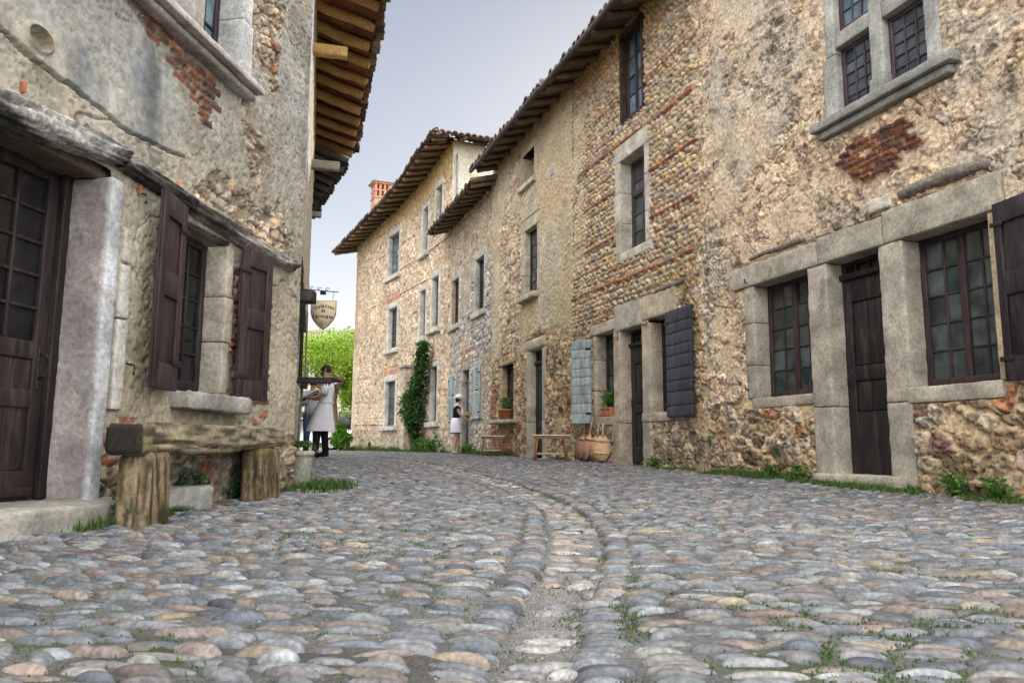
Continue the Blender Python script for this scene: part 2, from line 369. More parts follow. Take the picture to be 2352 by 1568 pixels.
# river cobbles, one mesh
PALC = np.array([[.185, .19, .20], [.255, .255, .255], [.15, .16, .185], [.31, .285, .25], [.25, .20, .165], [.30, .225, .18],
                 [.115, .12, .135], [.36, .355, .34], [.22, .19, .19], [.20, .215, .205], [.17, .155, .15], [.225, .225, .23], [.34, .26, .17], [.24, .155, .125]])
PALW = np.array([11, 12, 9, 12, 12, 8, 8, 7, 8, 9, 9, 10, 3., 2.6]); PALW = PALW / PALW.sum()
def pebbles(mb, cx, cy, cz, a, b, h, rot, cols, nr, na, rs, ux=None, sq=.55):
    """flattened river stones: a,b half axes, h height; ux: frame for walls"""
    n = len(cx); th = np.linspace(0, 2 * math.pi, na, endpoint=False)
    rr = np.linspace(1, 0, nr + 1)[:-1]; rr = np.concatenate([[1.03], rr])
    prof = np.clip(1 - np.minimum(rr, 1) ** 2.4, 0, 1) ** .62; prof[0] = -.55
    p1, p2, p3 = rs.rand(3, n, 1) * 6.28
    out = 1 + .12 * np.cos(2 * th + p1) + .10 * np.cos(3 * th + p2) + .05 * np.cos(5 * th + p3)
    out = out * (np.abs(np.cos(th)) ** 2.15 + np.abs(np.sin(th)) ** 2.15) ** (-1 / 2.15)     # a little boxy
    X = (a[:, None] * out * np.cos(th))[:, None, :] * rr[None, :, None]
    Y = (b[:, None] * out * np.sin(th))[:, None, :] * rr[None, :, None]
    tx = rs.normal(0, .10, (n, 1, 1)); ty = rs.normal(0, .14, (n, 1, 1))
    Z = h[:, None, None] * prof[None, :, None] + 0 * X
    Z = Z + (X / a[:, None, None] * tx + Y / b[:, None, None] * ty) * h[:, None, None]
    c, s = np.cos(rot)[:, None, None], np.sin(rot)[:, None, None]
    V = np.stack([X * c - Y * s, X * s + Y * c, Z], -1).reshape(n, -1, 3)
    top = np.stack([0 * h, 0 * h, h * 1.0], -1)[:, None]
    V = np.concatenate([V, top], 1)
    if ux is None: V = V + np.stack([cx, cy, cz], -1)[:, None]
    else: V = ux(V, cx, cy, cz)
    k = nr + 1; nv = k * na + 1
    i = (np.arange(k - 1)[:, None] * na); j = np.arange(na)[None]; j2 = (j + 1) % na
    q = np.stack([(i + j).ravel(), (i + j2).ravel(), (i + na + j2).ravel(), (i + na + j).ravel()], 1)
    t = np.stack([(k - 1) * na + np.arange(na), (k - 1) * na + (np.arange(na) + 1) % na, np.full(na, nv - 1)], 1)
    off = (np.arange(n) * nv)[:, None, None]
    mb.add(V.reshape(-1, 3), [(q[None] + off).reshape(-1, 4), (t[None] + off).reshape(-1, 3)], np.repeat(cols, nv, 0))

# centre line by arc length
_cy = np.linspace(.7, 44, 1200); _cx = gut_x(_cy)
_kk = np.ones(41) / 41; _cxs = np.convolve(np.pad(_cx, 20, 'edge'), _kk, 'valid')
_sl = np.concatenate([[0], np.cumsum(np.hypot(np.diff(_cxs), np.diff(_cy)))])
_tx, _ty = np.gradient(_cxs, _sl), np.gradient(_cy, _sl)
def st(s, t):
    x = np.interp(s, _sl, _cxs); y = np.interp(s, _sl, _cy); tx = np.interp(s, _sl, _tx); ty = np.interp(s, _sl, _ty)
    # rows lean gently back on both sides like the laid courses
    return x + t * ty, y - t * tx
ST = []
s = .02
while s < 40:
    big = .98 if s < 1.6 else (.90 if s < 6 else .98)
    pitch = .0505 * big * (.92 + .16 * rs.rand())
    for side in (-1, 1):
        t = float(np.interp(s + .7, [1.6, 2.3, 2.75, 3.2, 4.65, 8], [.086, .09, .122, .124, .15, .15])) + .012 * math.sin(s * 2.3 + side) + rs.normal(0, .006)
        first = True
        while t < (7.5 if s < 22 else 9):
            w = (rs.uniform(.11, .16) if first else rs.choice([.09, .12, .135, .15, .17, .20], p=[.14, .24, .24, .2, .13, .05])) * big
            d = pitch * (.95 if first else rs.uniform(.70, 1.22))
            ST.append((s + rs.normal(0, .006 if first else .013) + .012 * math.sin(t * 3 + s), side * (t + w / 2), w, d, first))
            t += w + rs.uniform(.003, .022); first = False
    s += pitch
ST = np.array(ST, float)
X, Y = st(ST[:, 0], ST[:, 1])
Y = Y + .05 * np.sin(X * 1.7) + .03 * np.sin(X * 4.1 + 1)
keep = (X < right_x(Y) - .12) & (X > left_x(Y) + .04) & (Y > .8) & (Y < 37)
keep &= ~((X < -3.05 + .151 * Y + .33) & (Y < 4.75) & (Y > 2.0))                 # door step of the left house
keep &= rs.rand(len(X)) > np.where(ST[:, 4] > 0, 0.01, .015 + .06 * ss(.5, .7, vn2(X, Y, .7, 77)))
ST, X, Y = ST[keep], X[keep], Y[keep]; n = len(X)
tang = np.arctan2(np.interp(ST[:, 0], _sl, -_tx), np.interp(ST[:, 0], _sl, _ty))
rot = tang + rs.normal(0, .13, n) + .05 * np.cos(X * 1.7)
odd = rs.rand(n) < .07; rot = np.where(odd & (ST[:, 4] == 0), rot + rs.normal(0, .6, n), rot)
a = ST[:, 2] * .5 * rs.uniform(.88, 1.02, n); b = ST[:, 3] * .5 * rs.uniform(.76, 1.0, n)
h = np.where(ST[:, 4] > 0, rs.uniform(.015, .025, n), rs.uniform(.008, .024, n)) * np.where(a < .04, .8, 1)
cid = rs.choice(len(PALC), n, p=PALW); cols = PALC[cid] * (1 + .55 * (rs.rand(n, 1) - .5)) * np.array([.565, .605, .665])
dust = (.18 * rs.rand(n) ** 2)[:, None]; cols = cols * (1 - dust) + np.array([.15, .15, .14]) * dust
zc = gz(X, Y) - .004 - .006 * rs.rand(n) 
mb = MB(); near = Y < 4.2; mid = (Y >= 4.2) & (Y < 10); far = Y >= 10
for msk, nr, na in ((near, 6, 18), (mid, 4, 12), (far, 2, 8)):
    k = np.where(msk)[0]
    pebbles(mb, X[k], Y[k], zc[k], a[k], b[k], h[k], rot[k], cols[k], nr, na, rs)
# broad flat stones lying in the gutter
g = []
s = .03
while s < 16:
    L = rs.uniform(.05, .09); hwid = float(np.interp(s + .7, [1.6, 2.3, 2.75, 3.2, 4.65, 8], [.076, .08, .112, .114, .138, .135])); t = -hwid
    while t < hwid - .03:
        w = rs.uniform(.07, .19); w = min(w, hwid - t + .02)
        if rs.rand() > .22: g.append((s, t + w / 2, w, L))
        t += w + .012
    s += L + rs.uniform(.005, .02)
g = np.array(g); GX, GY = st(g[:, 0], g[:, 1]); n = len(g)
cols = PALC[rs.choice([0, 1, 3, 7, 8, 11, 4], n)] * .86
pebbles(mb, GX, GY, gz(GX, GY) - .002, g[:, 2] * .5, g[:, 3] * .5, rs.uniform(.006, .013, n), rs.normal(0, .2, n), cols, 4, 14, rs)
# small gravel bits
n = 4200; GX = rs.uniform(-2.4, 3.2, n); GY = .95 + 4.0 * rs.rand(n) ** 1.5
GX = np.where(rs.rand(n) < .4, gut_x(GY) + rs.normal(0, .10, n), GX)
sz = rs.uniform(.0015, .0045, n); cols = PALC[rs.choice(len(PALC), n, p=PALW)] * .7
pebbles(mb, GX, GY, gz(GX, GY) + .002, sz, sz * rs.uniform(.6, 1, n), sz * .7, rs.rand(n) * 6, cols, 2, 6, rs)
cob = mb.build('cobbled_street', COBB); tag(cob, kind='structure')
# ------------------------------------------------------------------ house fronts as relief surfaces
class Wall:
    """vertical surface over a plan polyline; u along it, z up, o towards the street (side=+1: street to the left of travel)"""
    def __init__(s, pts, side):
        s.p = np.array(pts, float); s.side = side
        d = np.diff(s.p, axis=0); s.L = np.hypot(d[:, 0], d[:, 1]); s.u = np.concatenate([[0], np.cumsum(s.L)])
        t = d / s.L[:, None]; vt = np.concatenate([t[:1], (t[:-1] + t[1:]) / 2, t[-1:]]); vt /= np.linalg.norm(vt, axis=1)[:, None]
        s.t = vt; s.seg = t
    def W(s, q):
        q = np.asarray(q, float); one = q.ndim == 1; q = np.atleast_2d(q); u = q[:, 0]
        x = np.interp(u, s.u, s.p[:, 0]); y = np.interp(u, s.u, s.p[:, 1])
        lo = u < 0; hi = u > s.u[-1]
        x = x + np.where(lo, u * s.seg[0, 0], 0) + np.where(hi, (u - s.u[-1]) * s.seg[-1, 0], 0)
        y = y + np.where(lo, u * s.seg[0, 1], 0) + np.where(hi, (u - s.u[-1]) * s.seg[-1, 1], 0)
        tx = np.interp(u, s.u, s.t[:, 0]); ty = np.interp(u, s.u, s.t[:, 1])
        nx, ny = (-ty * s.side, tx * s.side)
        r = np.stack([x + nx * q[:, 2], y + ny * q[:, 2], q[:, 1]], 1); return r[0] if one else r
    def hit(s, px, py):
        d = ray(px, py); best = None
        for k in range(len(s.L)):
            a, e = s.p[k], s.seg[k]
            M = np.array([[d[0], -e[0]], [d[1], -e[1]]]); 
            if abs(np.linalg.det(M)) < 1e-9: continue
            l, w = np.linalg.solve(M, a - EYE[:2])
            over = max(-w, w - s.L[k], 0)
            if l > 0 and (best is None or over < best[0]): best = (over, s.u[k] + w, EYE[2] + l * d[2])
        return best[1], best[2]
    def rect(s, xl, xr, yt, yb):
        xm, ym = (xl + xr) / 2, (yt + yb) / 2
        u = sorted((s.hit(xl, ym)[0], s.hit(xr, ym)[0])); z = sorted((s.hit(xm, yb)[1], s.hit(xm, yt)[1]))
        return [u[0], u[1], z[0], z[1]]
    def poly(s, pts): return [s.hit(*p) for p in pts]

def cells(U, Z, cu, cz, seed, jit=.75, pw=2.):
    """jittered brick-offset cells: nearest and second distance, id randoms, local offset"""
    gz_ = Z / cz; r0 = np.floor(gz_); F1 = np.full(U.shape, 9.); F2 = np.full(U.shape, 9.); ID = np.zeros(U.shape); DU = np.zeros(U.shape); DZ = np.zeros(U.shape); RI = np.zeros(U.shape)
    for dj in (-1, 0, 1):
        r = r0 + dj; gu = U / cu + .5 * (r % 2) ; c0 = np.floor(gu)
        for di in (-1, 0, 1):
            c = c0 + di; j1 = _h(c, r, r * 0, seed); j2 = _h(c, r, r * 0, seed + 1)
            du = gu - (c + .5 + jit * (j1 - .5)); dz = gz_ - (r + .5 + jit * (j2 - .5))
            d = np.sqrt(du ** 2 + dz ** 2) if pw == 2. else (np.abs(du) ** pw + np.abs(dz) ** pw) ** (1 / pw); m = d < F1
            F2 = np.where(m, F1, np.minimum(F2, d)); F1 = np.where(m, d, F1)
            ID = np.where(m, _h(c, r, r * 0, seed + 2), ID); DU = np.where(m, du, DU); DZ = np.where(m, dz, DZ); RI = np.where(m, _h(c, r, r * 0, seed + 3), RI)
    return F1, F2, ID, RI, DU, DZ
S_OCHRE = np.array([[.44, .35, .22], [.50, .41, .27], [.38, .30, .19], [.54, .46, .33], [.33, .27, .18], [.46, .39, .28], [.42, .31, .17], [.30, .25, .19]])
S_GREY = np.array([[.40, .37, .31], [.47, .43, .36], [.32, .30, .26], [.52, .49, .42], [.26, .24, .21], [.42, .37, .28], [.36, .31, .23]])
S_DARK = np.array([[.22, .19, .14], [.28, .24, .18], [.17, .15, .12], [.33, .27, .19], [.25, .22, .18], [.37, .31, .22]])
S_PALE = np.array([[.56, .50, .40], [.62, .57, .48], [.48, .42, .32], [.52, .44, .31], [.44, .38, .30], [.60, .52, .39], [.38, .34, .29]])
S_GALET = np.array([[.42, .36, .27], [.48, .42, .32], [.36, .31, .25], [.52, .47, .38], [.30, .27, .24], [.45, .37, .25], [.40, .33, .25], [.55, .48, .34], [.33, .31, .29], [.48, .36, .20]])
BRK = np.array([[.34, .13, .08], [.27, .10, .07], [.40, .17, .09], [.20, .09, .075], [.30, .14, .10], [.16, .10, .10], [.24, .12, .10]])
S_OCHRE = S_OCHRE * np.array([1.14, 1.0, .95]); S_GREY = S_GREY * np.array([1.10, 1.02, 1.0]); S_PALE = S_PALE * np.array([1.12, 1.0, .96]); S_GALET = S_GALET * np.array([1.02, .94, .88]); S_DARK = S_DARK * np.array([1.08, 1., .92])
def pick(pal, r): return pal[np.minimum((r * len(pal)).astype(int), len(pal) - 1)]
def warp(U, Z, f=3., a=.05, s=0): return U + a * (fb2(U, Z, f, 3, s) - .5) * 2, Z + a * (fb2(U, Z, f, 3, s + 50) - .5) * 2
def L_rubble(U, Z, cu=.24, cz=.17, pal=S_OCHRE, mort=(.44, .34, .20), H=.045, seed=1, w0=.05, w1=.26, rough=.022, cover=.0, red=.03):
    u, z = warp(U, Z, 4., .035, seed); u, z = warp(u, z, 16., .010, seed + 40)
    F1, F2, I, R, DU, DZ = cells(u, z, cu, cz, seed, .85, 3.0)
    e = F2 - F1; gapn = fb2(U, Z, 3.0, 3, seed + 8)
    m = ss(w0 * .6, w0 * .6 + (w1 - w0) * .45, e - .10 * (gapn - .45)); keep = (R > cover).astype(float); m = m * keep
    n0 = fb2(U, Z, 1.6, 3, seed + 2); n1 = fb2(U, Z, 15, 4, seed + 3); n2 = fb2(U, Z, 50, 3, seed + 5); pit = ss(.58, .66, fb2(U, Z, 26, 3, seed + 6))
    crev = ss(.05, .012, e) * ss(.50, .62, gapn) * keep                       # open joints here and there
    h = m * H * (.15 + .65 * R) + (n0 - .5) * .03 + (n1 - .5) * rough * 1.5 * (.5 + .5 * m) + (n2 - .5) * rough * .7 + m * H * .9 * ((I * 7 % 1 - .5) * DU + (I * 13 % 1 - .5) * DZ) - pit * rough * .9 * m - crev * .045
    tone = fb2(U, Z, .9, 3, seed + 12)
    c = pick(pal, I) * (.80 + .40 * (I * 31 % 1))[..., None]
    c = np.where((I * 57 % 1 < red)[..., None], pick(BRK, R), c)
    lich = ss(.52, .66, fb2(U, Z, 7, 4, seed + 14)); c = mixc(c, np.array([.50, .475, .43]) * (.8 + .4 * n2)[..., None], lich * .5 * ss(.3, .7, I))
    dk = ss(.56, .68, fb2(U, Z, 9, 4, seed + 15)); c = c * (1 - .45 * dk)[..., None]
    c = c * (.74 + .52 * ss(.3, .7, n1))[..., None] * (1 - .35 * pit)[..., None]
    mo = np.asarray(mort) * (.78 + .3 * n2 + .2 * tone)[..., None]; mo = mo * (1 - .45 * crev)[..., None]
    return h, mixc(mo, c, m * .92)
def L_galet(U, Z, cu=.118, cz=.082, pal=S_GALET, mort=(.33, .26, .17), H=.042, seed=1, bands=.74, z0=0., slant=.55):
    u, z = warp(U, Z, 2., .012, seed)
    zz = z + .025 * np.sin(u * 1.1)
    r0 = np.floor(zz / cz); D = np.full(U.shape, 9.); ID = np.zeros(U.shape); RR = np.zeros(U.shape)
    for dj in (-1, 0, 1):
        r = r0 + dj; gu = u / cu + .37 * (r % 2) + _h(r, r, r * 0, seed + 8); c0 = np.floor(gu)
        for di in (-1, 0, 1):
            c = c0 + di; j1 = _h(c, r, r * 0, seed); j2 = _h(c, r, r * 0, seed + 1); j3 = _h(c, r, r * 0, seed + 4); 
            du = (gu - (c + .5 + .34 * (j1 - .5))) * cu; dz = zz - (r + .5 + .34 * (j2 - .5)) * cz
            an = slant * np.where(r % 2 > 0, 1, -1) + .8 * (j3 - .5); ca, sa = np.cos(an), np.sin(an)
            x = du * ca + dz * sa; y = -du * sa + dz * ca; sz = .78 + .34 * _h(c, r, r * 0, seed + 6)
            d = np.sqrt((x / (cu * .56 * sz)) ** 2 + (y / (cz * .50 * sz)) ** 2)
            m = d < D; D = np.where(m, d, D); ID = np.where(m, _h(c, r, r * 0, seed + 2), ID); RR = np.where(m, j1, RR)
    m = ss(1.04, .93, D); n2 = fb2(U, Z, 40, 3, seed + 5); n1 = fb2(U, Z, 7, 3, seed + 9)
    h = m * H * np.sqrt(np.clip(1.08 - D ** 2, 0, 1)) * (.75 + .5 * RR) + (n2 - .5) * .010 + (n1 - .5) * .014
    c = pick(pal, ID) * (.85 + .3 * RR)[..., None] * (.88 + .24 * n2)[..., None]
    c = np.where((ID * 91 % 1 < .015)[..., None], pick(BRK, RR) * 1.1, c)
    c = mixc(np.asarray(mort) * (.8 + .4 * n2)[..., None], c, m)
    if bands:
        zb = (zz - z0 + .012 * (fb2(U, Z, 1.2, 2, seed + 30) - .5)) / bands; k = np.floor(zb); f = (zb - k) * bands
        gap = vn2(U, k * 7.3, 1.1, seed + 20) > .12
        bm = ss(.0, .006, f) * ss(.056, .048, f) * gap; jo = np.abs(((U / .21 + .37 * k) % 1) - .5) * 2
        bm2 = bm * ss(1., .965, jo)
        h = h * (1 - bm) + bm2 * (H * 1.12 + .008 * (n2 - .5)); c = mixc(c, pick(BRK, _h(np.floor(U / .21 + .37 * k), k, k * 0, seed)) * np.array([1.2, 1.08, 1.0]) * (.8 + .4 * n2)[..., None], bm2)
    return h, c
def L_brick(U, Z, bw=.17, bh=.062, H=.03, seed=1, tint=1., mort=(.36, .30, .22), rough=.012):
    u, z = warp(U, Z, 5., .012, seed); r = np.floor(z / bh); gu = u / bw + .5 * (r % 2) + .25 * _h(r, r, r * 0, seed); c = np.floor(gu)
    fu = np.abs(gu - c - .5) * 2 * bw; fz = np.abs(z / bh - r - .5) * 2 * bh
    m = ss(bw, bw - .022, fu) * ss(bh, bh - .022, fz); I = _h(c, r, r * 0, seed + 1); R = _h(c, r, r * 0, seed + 2)
    n = fb2(U, Z, 30, 3, seed + 3); h = m * H * (.3 + .9 * R) + (n - .5) * rough * 2
    col = pick(BRK, I) * tint * (.75 + .5 * n)[..., None]
    return h, mixc(np.asarray(mort) * (.8 + .4 * n)[..., None], col, m)
def L_plaster(U, Z, col=(.30, .29, .265), col2=(.36, .33, .26), seed=1, rough=.006, f=1.1, streak=0.):
    n = fb2(U, Z, f, 4, seed); n2 = fb2(U, Z, 22, 4, seed + 4); s_ = fb2(U * 6, Z * .7, 1.0, 3, seed + 7)
    c = mixc(np.asarray(col) + 0 * U[..., None], np.asarray(col2), ss(.35, .65, n)) * (.88 + .24 * n2)[..., None]
    if streak: c = c * (1 + streak * (s_ - .5) * 2)[..., None]
    return (n - .5) * .02 + (n2 - .5) * rough * 2, c
def over(base, lay, m, dh=0.):
    return base[0] * (1 - m) + (lay[0] + dh) * m, mixc(base[1], lay[1], m)
def pm(U, Z, poly, edge=.05, seed=0, wob=.07):
    """soft ragged mask of a polygon given in wall coordinates"""
    u, z = warp(U, Z, 4., wob, seed + 200); m = inpoly(u, z, poly).astype(float); return m
def pmb(U, Z, poly, bw, bh, seed, drop=.1):
    """mask of a brick patch: whole bricks only, so its edge steps"""
    u, z = warp(U, Z, 5., .012, seed); r = np.floor(z / bh); gu = u / bw + .5 * (r % 2) + .25 * _h(r, r, r * 0, seed); c = np.floor(gu)
    uc = (c + .5 - .5 * (r % 2) - .25 * _h(r, r, r * 0, seed)) * bw; zc_ = (r + .5) * bh; j = _h(c, r, r * 0, seed + 9)
    return (inpoly(uc + .05 * (j - .5), zc_ + .05 * (_h(c, r, r * 0, seed + 8) - .5), poly) & (j > drop)).astype(float)
def pmr(U, Z, rect, wob=.06, seed=0):
    u, z = warp(U, Z, 4., wob, seed + 300); a, b, c, d = rect; return ((u > a) & (u < b) & (z > c) & (z < d)).astype(float)

def relief(house, wall, u0, u1, z0, z1, res, field, holes, mat=WALL, depth=6., name='wall', back=True, flats=(), ztop=None):
    us = np.linspace(u0, u1, max(2, int((u1 - u0) / res) + 1)); zs = np.linspace(z0, z1, max(2, int((z1 - z0) / res) + 1))
    U, Z = np.meshgrid(us, zs, indexing='ij'); h, c = field(U, Z)
    for (a, b_, cc, d) in flats:
        k = ss(a - .012, a + .006, U) * ss(b_ + .012, b_ - .006, U) * ss(cc - .012, cc + .006, Z) * ss(d + .012, d - .006, Z); h = h * (1 - k) + np.minimum(h, -.012) * k
    V = wall.W(np.stack([U.ravel(), Z.ravel(), h.ravel()], 1)); n, m = U.shape
    i = np.arange(n * m).reshape(n, m); q = np.stack([i[:-1, :-1], i[1:, :-1], i[1:, 1:], i[:-1, 1:]], -1).reshape(-1, 4)
    cu = ((U[:-1, :-1] + U[1:, 1:]) / 2).ravel(); cz_ = ((Z[:-1, :-1] + Z[1:, 1:]) / 2).ravel()
    k = np.ones(len(q), bool)
    for (a, b, cc, d) in holes: k &= ~((cu > a) & (cu < b) & (cz_ > cc) & (cz_ < d))
    if ztop is not None: k &= cz_ < ztop(cu)
    q = q[k]
    if wall.side > 0: q = q[:, ::-1]
    used, inv = np.unique(q, return_inverse=True); b = MB(); b.add(V[used], inv.reshape(-1, 4), c.reshape(-1, 3)[used])
    if back:   # the other walls of the house
        nu = max(2, int((u1 - u0) / 1.5)); uu = np.linspace(u0, u1, nu); cc = c.reshape(-1, 3).mean(0) * .9
        A = wall.W(np.stack([uu, 0 * uu + z0, 0 * uu - depth], 1)); B = wall.W(np.stack([uu, 0 * uu + z1, 0 * uu - depth], 1)); j = np.arange(nu - 1)
        b.add(np.concatenate([A, B]), np.stack([j, j + 1, nu + j + 1, nu + j], 1), cc)
        for ue in (u0, u1):
            P = wall.W(np.array([[ue, z0, .0], [ue, z0, -depth], [ue, z1, -depth], [ue, z1, .0]])); b.add(P, [[0, 1, 2, 3]], cc)
    return b.build(name, mat, house)

def grow(r, e, top=None):
    return (r[0] - e, r[1] + e, r[2] - e, r[3] + (e if top is None else top))
# ------------------------------------------------------------------ openings
def stone(mb, W, u0, u1, z0, z1, o0, o1, col=(.40, .38, .34), seed=0, res=.045, bev=.018, amp=.006, cv=.12):
    bev = bev * .6; cv = cv * 2.2; blk(mb, u0, u1, z0, z1, o0, o1, W.W, col, res, bev, amp, seed, 10., cv)
LIME = (.43, .41, .36)
def casement(house, W, r, rev, cols, rows, frc=(.045, .03, .032), glass=None, fr=.055, mu=.022, split=True, dp=.045, sill=None, lint=None, jw=None, scol=LIME, seed=0, name='window', label=None, paint=None, jr=None, far=False, jside=(1, 1), bottom=.08, jo=.012):
    """window part with frame and glazing bars; sub-parts pane, sill, lintel, jamb"""
    u0, u1, z0, z1 = r; res = .12 if far else .045; bv = .01 if far else .018; am = .004 if far else .006
    b = MB(); o = -rev; kw = dict(fn=W.W, col=frc, bev=.006)
    blk(b, u0 - .02, u0 + fr, z0, z1, o - dp, o, **kw); blk(b, u1 - fr, u1 + .02, z0, z1, o - dp, o, **kw)
    blk(b, u0 + fr, u1 - fr, z0, z0 + bottom, o - dp, o + .01, **kw); blk(b, u0 + fr, u1 - fr, z1 - fr, z1 + .01, o - dp, o - .002, **kw)
    ia, ib, ja, jb = u0 + fr, u1 - fr, z0 + bottom, z1 - fr
    if split and cols % 2 == 0:
        c = (ia + ib) / 2; blk(b, c - .035, c + .035, ja, jb, o - dp, o + .006, **kw)
    for k in range(1, cols):
        if split and cols % 2 == 0 and k == cols // 2: continue
        c = ia + (ib - ia) * k / cols; blk(b, c - mu / 2, c + mu / 2, ja, jb, o - dp + .008, o - .008, **kw)
    for k in range(1, rows):
        c = ja + (jb - ja) * k / rows; blk(b, ia, ib, c - mu / 2, c + mu / 2, o - dp + .011, o - .011, **kw)
    w = b.build(name, paint or PAINT, house)
    if label: w['label'] = label
    g = MB(); rsl = np.random.RandomState(seed + 3)
    for i in range(cols):
        for j in range(rows):     # leaded panes each a touch out of plane
            a0, a1 = ia + (ib - ia) * i / cols, ia + (ib - ia) * (i + 1) / cols; c0, c1 = ja + (jb - ja) * j / rows, ja + (jb - ja) * (j + 1) / rows
            t = rsl.normal(0, .0035, 4) + o - dp * .55
            g.add(W.W(np.array([[a0, c0, t[0]], [a1, c0, t[1]], [a1, c1, t[2]], [a0, c1, t[3]]])), [[0, 1, 2, 3]], np.array([.5, .5, .5]) * rsl.uniform(.55, 1.5) * np.array([1, 1 + .15 * rsl.rand(), 1 + .1 * rsl.rand()]) if rsl.rand() > .08 else (.30, .46, .43))
    g.build('pane', glass or GLASS, w, smooth=False)
    if sill:
        e, hh, pr = sill; s = MB(); stone(s, W, u0 - e, u1 + e, z0 - hh, z0 - .001, -rev - .03, pr, scol, seed + 1, res, bv, am); s.build('sill', DRESS, w)
    if lint:
        e, hh = lint; s = MB(); stone(s, W, u0 - e, u1 + e, z1 + .001, z1 + hh, -rev - .03, jo + .004, scol, seed + 2, res, bv, am); s.build('lintel', DRESS, w)
    if jw:
        for k, (a, c) in enumerate(((u0 - jw, u0 - .001), (u1 + .001, u1 + jw))):
            if not jside[k]: continue
            s = MB(); zz = [z0] ; rj = np.random.RandomState(seed + 7 + k)
            nseg = 1 if far else jr or 3; cuts = np.linspace(z0, z1, nseg + 1); cuts[1:-1] += rj.uniform(-.06, .06, nseg - 1)
            for q in range(nseg):
                ex = 0 if far else rj.uniform(-.0, .06) * (q % 2)
                aa, cc = (a - ex, c) if k == 0 else (a, c + ex)
                stone(s, W, aa, cc, cuts[q] + (.002 if q else 0), cuts[q + 1] - .002, -rev - .03, jo, np.array(scol) * rj.uniform(.93, 1.07), seed + 11 * q + k, res, bv, am)
            s.build('jamb', DRESS, w)
    return w
def panel_door(house, W, r, rev, col=(.022, .016, .017), transom=0., tcols=3, panels=((.08, .34), (.42, .9)), split_boards=True, jw=None, lint=None, scol=LIME, seed=0, label=None, step=None, far=False, jside=(1, 1), mould=True, glass=None, kick=True, handle_side=1):
    u0, u1, z0, z1 = r; b = MB(); o = -rev; zt = z1 - transom; kw = dict(fn=W.W, bev=.007); res = .12 if far else .05; bv = .01 if far else .02
    H = zt - z0; st_ = min(.11, (u1 - u0) * .16)
    blk(b, u0 - .02, u1 + .02, z0, zt, o - .05, o - .022, col=np.array(col) * .9, **kw)         # ground of the leaf
    blk(b, u0 - .02, u0 + st_, z0, zt, o - .022, o + .004, col=col, **kw); blk(b, u1 - st_, u1 + .02, z0, zt, o - .022, o + .004, col=col, **kw)
    edges = [0.]
    for a, c in panels: edges += [a, c]
    edges.append(1.)
    for k in range(0, len(edges), 2):
        za, zb = z0 + H * edges[k], z0 + H * edges[k + 1]
        if zb - za > .01: blk(b, u0 + st_, u1 - st_, za, zb, o - .022, o + .002, col=col, **kw)
    for a, c in panels:                                                         # boards inside the panels
        za, zb = z0 + H * a, z0 + H * c; nb = max(2, int(round((u1 - u0) / .16)))
        e = np.linspace(u0 + st_ + .012, u1 - st_ - .012, nb + 1)
        for q in range(nb): blk(b, e[q] + .003, e[q + 1] - .003, za + .012, zb - .012, o - .022, o - .012 + .004 * (q % 2), col=np.array(col) * (1.1 - .1 * (q % 3)), **kw)
    if mould: blk(b, u0 - .02, u1 + .02, zt, zt + .07, o - .05, o + .05, col=col, fn=W.W, bev=.02); zt += .07
    if transom:
        blk(b, u0 - .02, u0 + .04, zt, z1, o - .05, o, col=col, **kw); blk(b, u1 - .04, u1 + .02, zt, z1, o - .05, o, col=col, **kw)
        blk(b, u0 + .04, u1 - .04, z1 - .04, z1 + .01, o - .05, o - .001, col=col, **kw)
        for k in range(1, tcols):
            c = u0 + (u1 - u0) * k / tcols; blk(b, c - .012, c + .012, zt, z1 - .04, o - .04, o - .004, col=col, **kw)
    d = b.build('door', PAINT, house)
    if label: d['label'] = label
    if transom:
        g = MB(); g.add(W.W(np.array([[u0, zt, o - .03], [u1, zt, o - .032], [u1, z1, o - .028], [u0, z1, o - .03]])), [[0, 1, 2, 3]]); g.build('pane', glass or GLASSD, d, False)
    hnd = MB(); hu = u1 - .06 if handle_side > 0 else u0 + .06; hz_ = z0 + 1.0
    tube(hnd, W.W(np.array([[hu, hz_ - .06, o + .003], [hu, hz_ - .05, o + .04], [hu, hz_ + .05, o + .04], [hu, hz_ + .06, o + .003]])), .007, 6, (.02, .02, .02))
    blk(hnd, hu - .02, hu + .02, hz_ - .10, hz_ + .10, o + .002, o + .008, W.W, (.02, .02, .02), None, .002); hnd.build('handle', IRON, d)
    if jw:
        for k, (a, c) in enumerate(((u0 - jw, u0 - .001), (u1 + .001, u1 + jw))):
            if not jside[k]: continue
            s = MB(); rj = np.random.RandomState(seed + k); cuts = [z0 - .1, z0 + H * rj.uniform(.3, .42), z1] if not far else [z0 - .1, z1]
            for q in range(len(cuts) - 1): stone(s, W, a, c, cuts[q] + (.002 if q else 0), cuts[q + 1] - .002, -rev - .03, .014, np.array(scol) * rj.uniform(.92, 1.05), seed + q + 5 * k, res, bv)
            s.build('jamb', DRESS, d)
    if lint:
        e, hh = lint; s = MB(); stone(s, W, u0 - e, u1 + e, z1 + .001, z1 + hh, -rev - .03, .018, scol, seed + 2, res, bv); s.build('lintel', DRESS, d)
    if step:
        e, hh, pr = step; s = MB(); stone(s, W, u0 - e, u1 + e, z0 - hh, z0 - .002, -rev - .03, pr, scol, seed + 4, .05, .02, .008); s.build('step', DRESS, d)
    return d
def hinge_fn(W, uh, o0, sgn, ang):
    """local frame of a leaf hinged at u=uh: a along the leaf, c thickness"""
    ca, sa = math.cos(ang), math.sin(ang)
    def f(p):
        a, z, t = p[:, 0], p[:, 1], p[:, 2]
        return W.W(np.stack([uh + sgn * (a * ca - t * sa), z, o0 + a * sa + t * ca], 1))
    return f
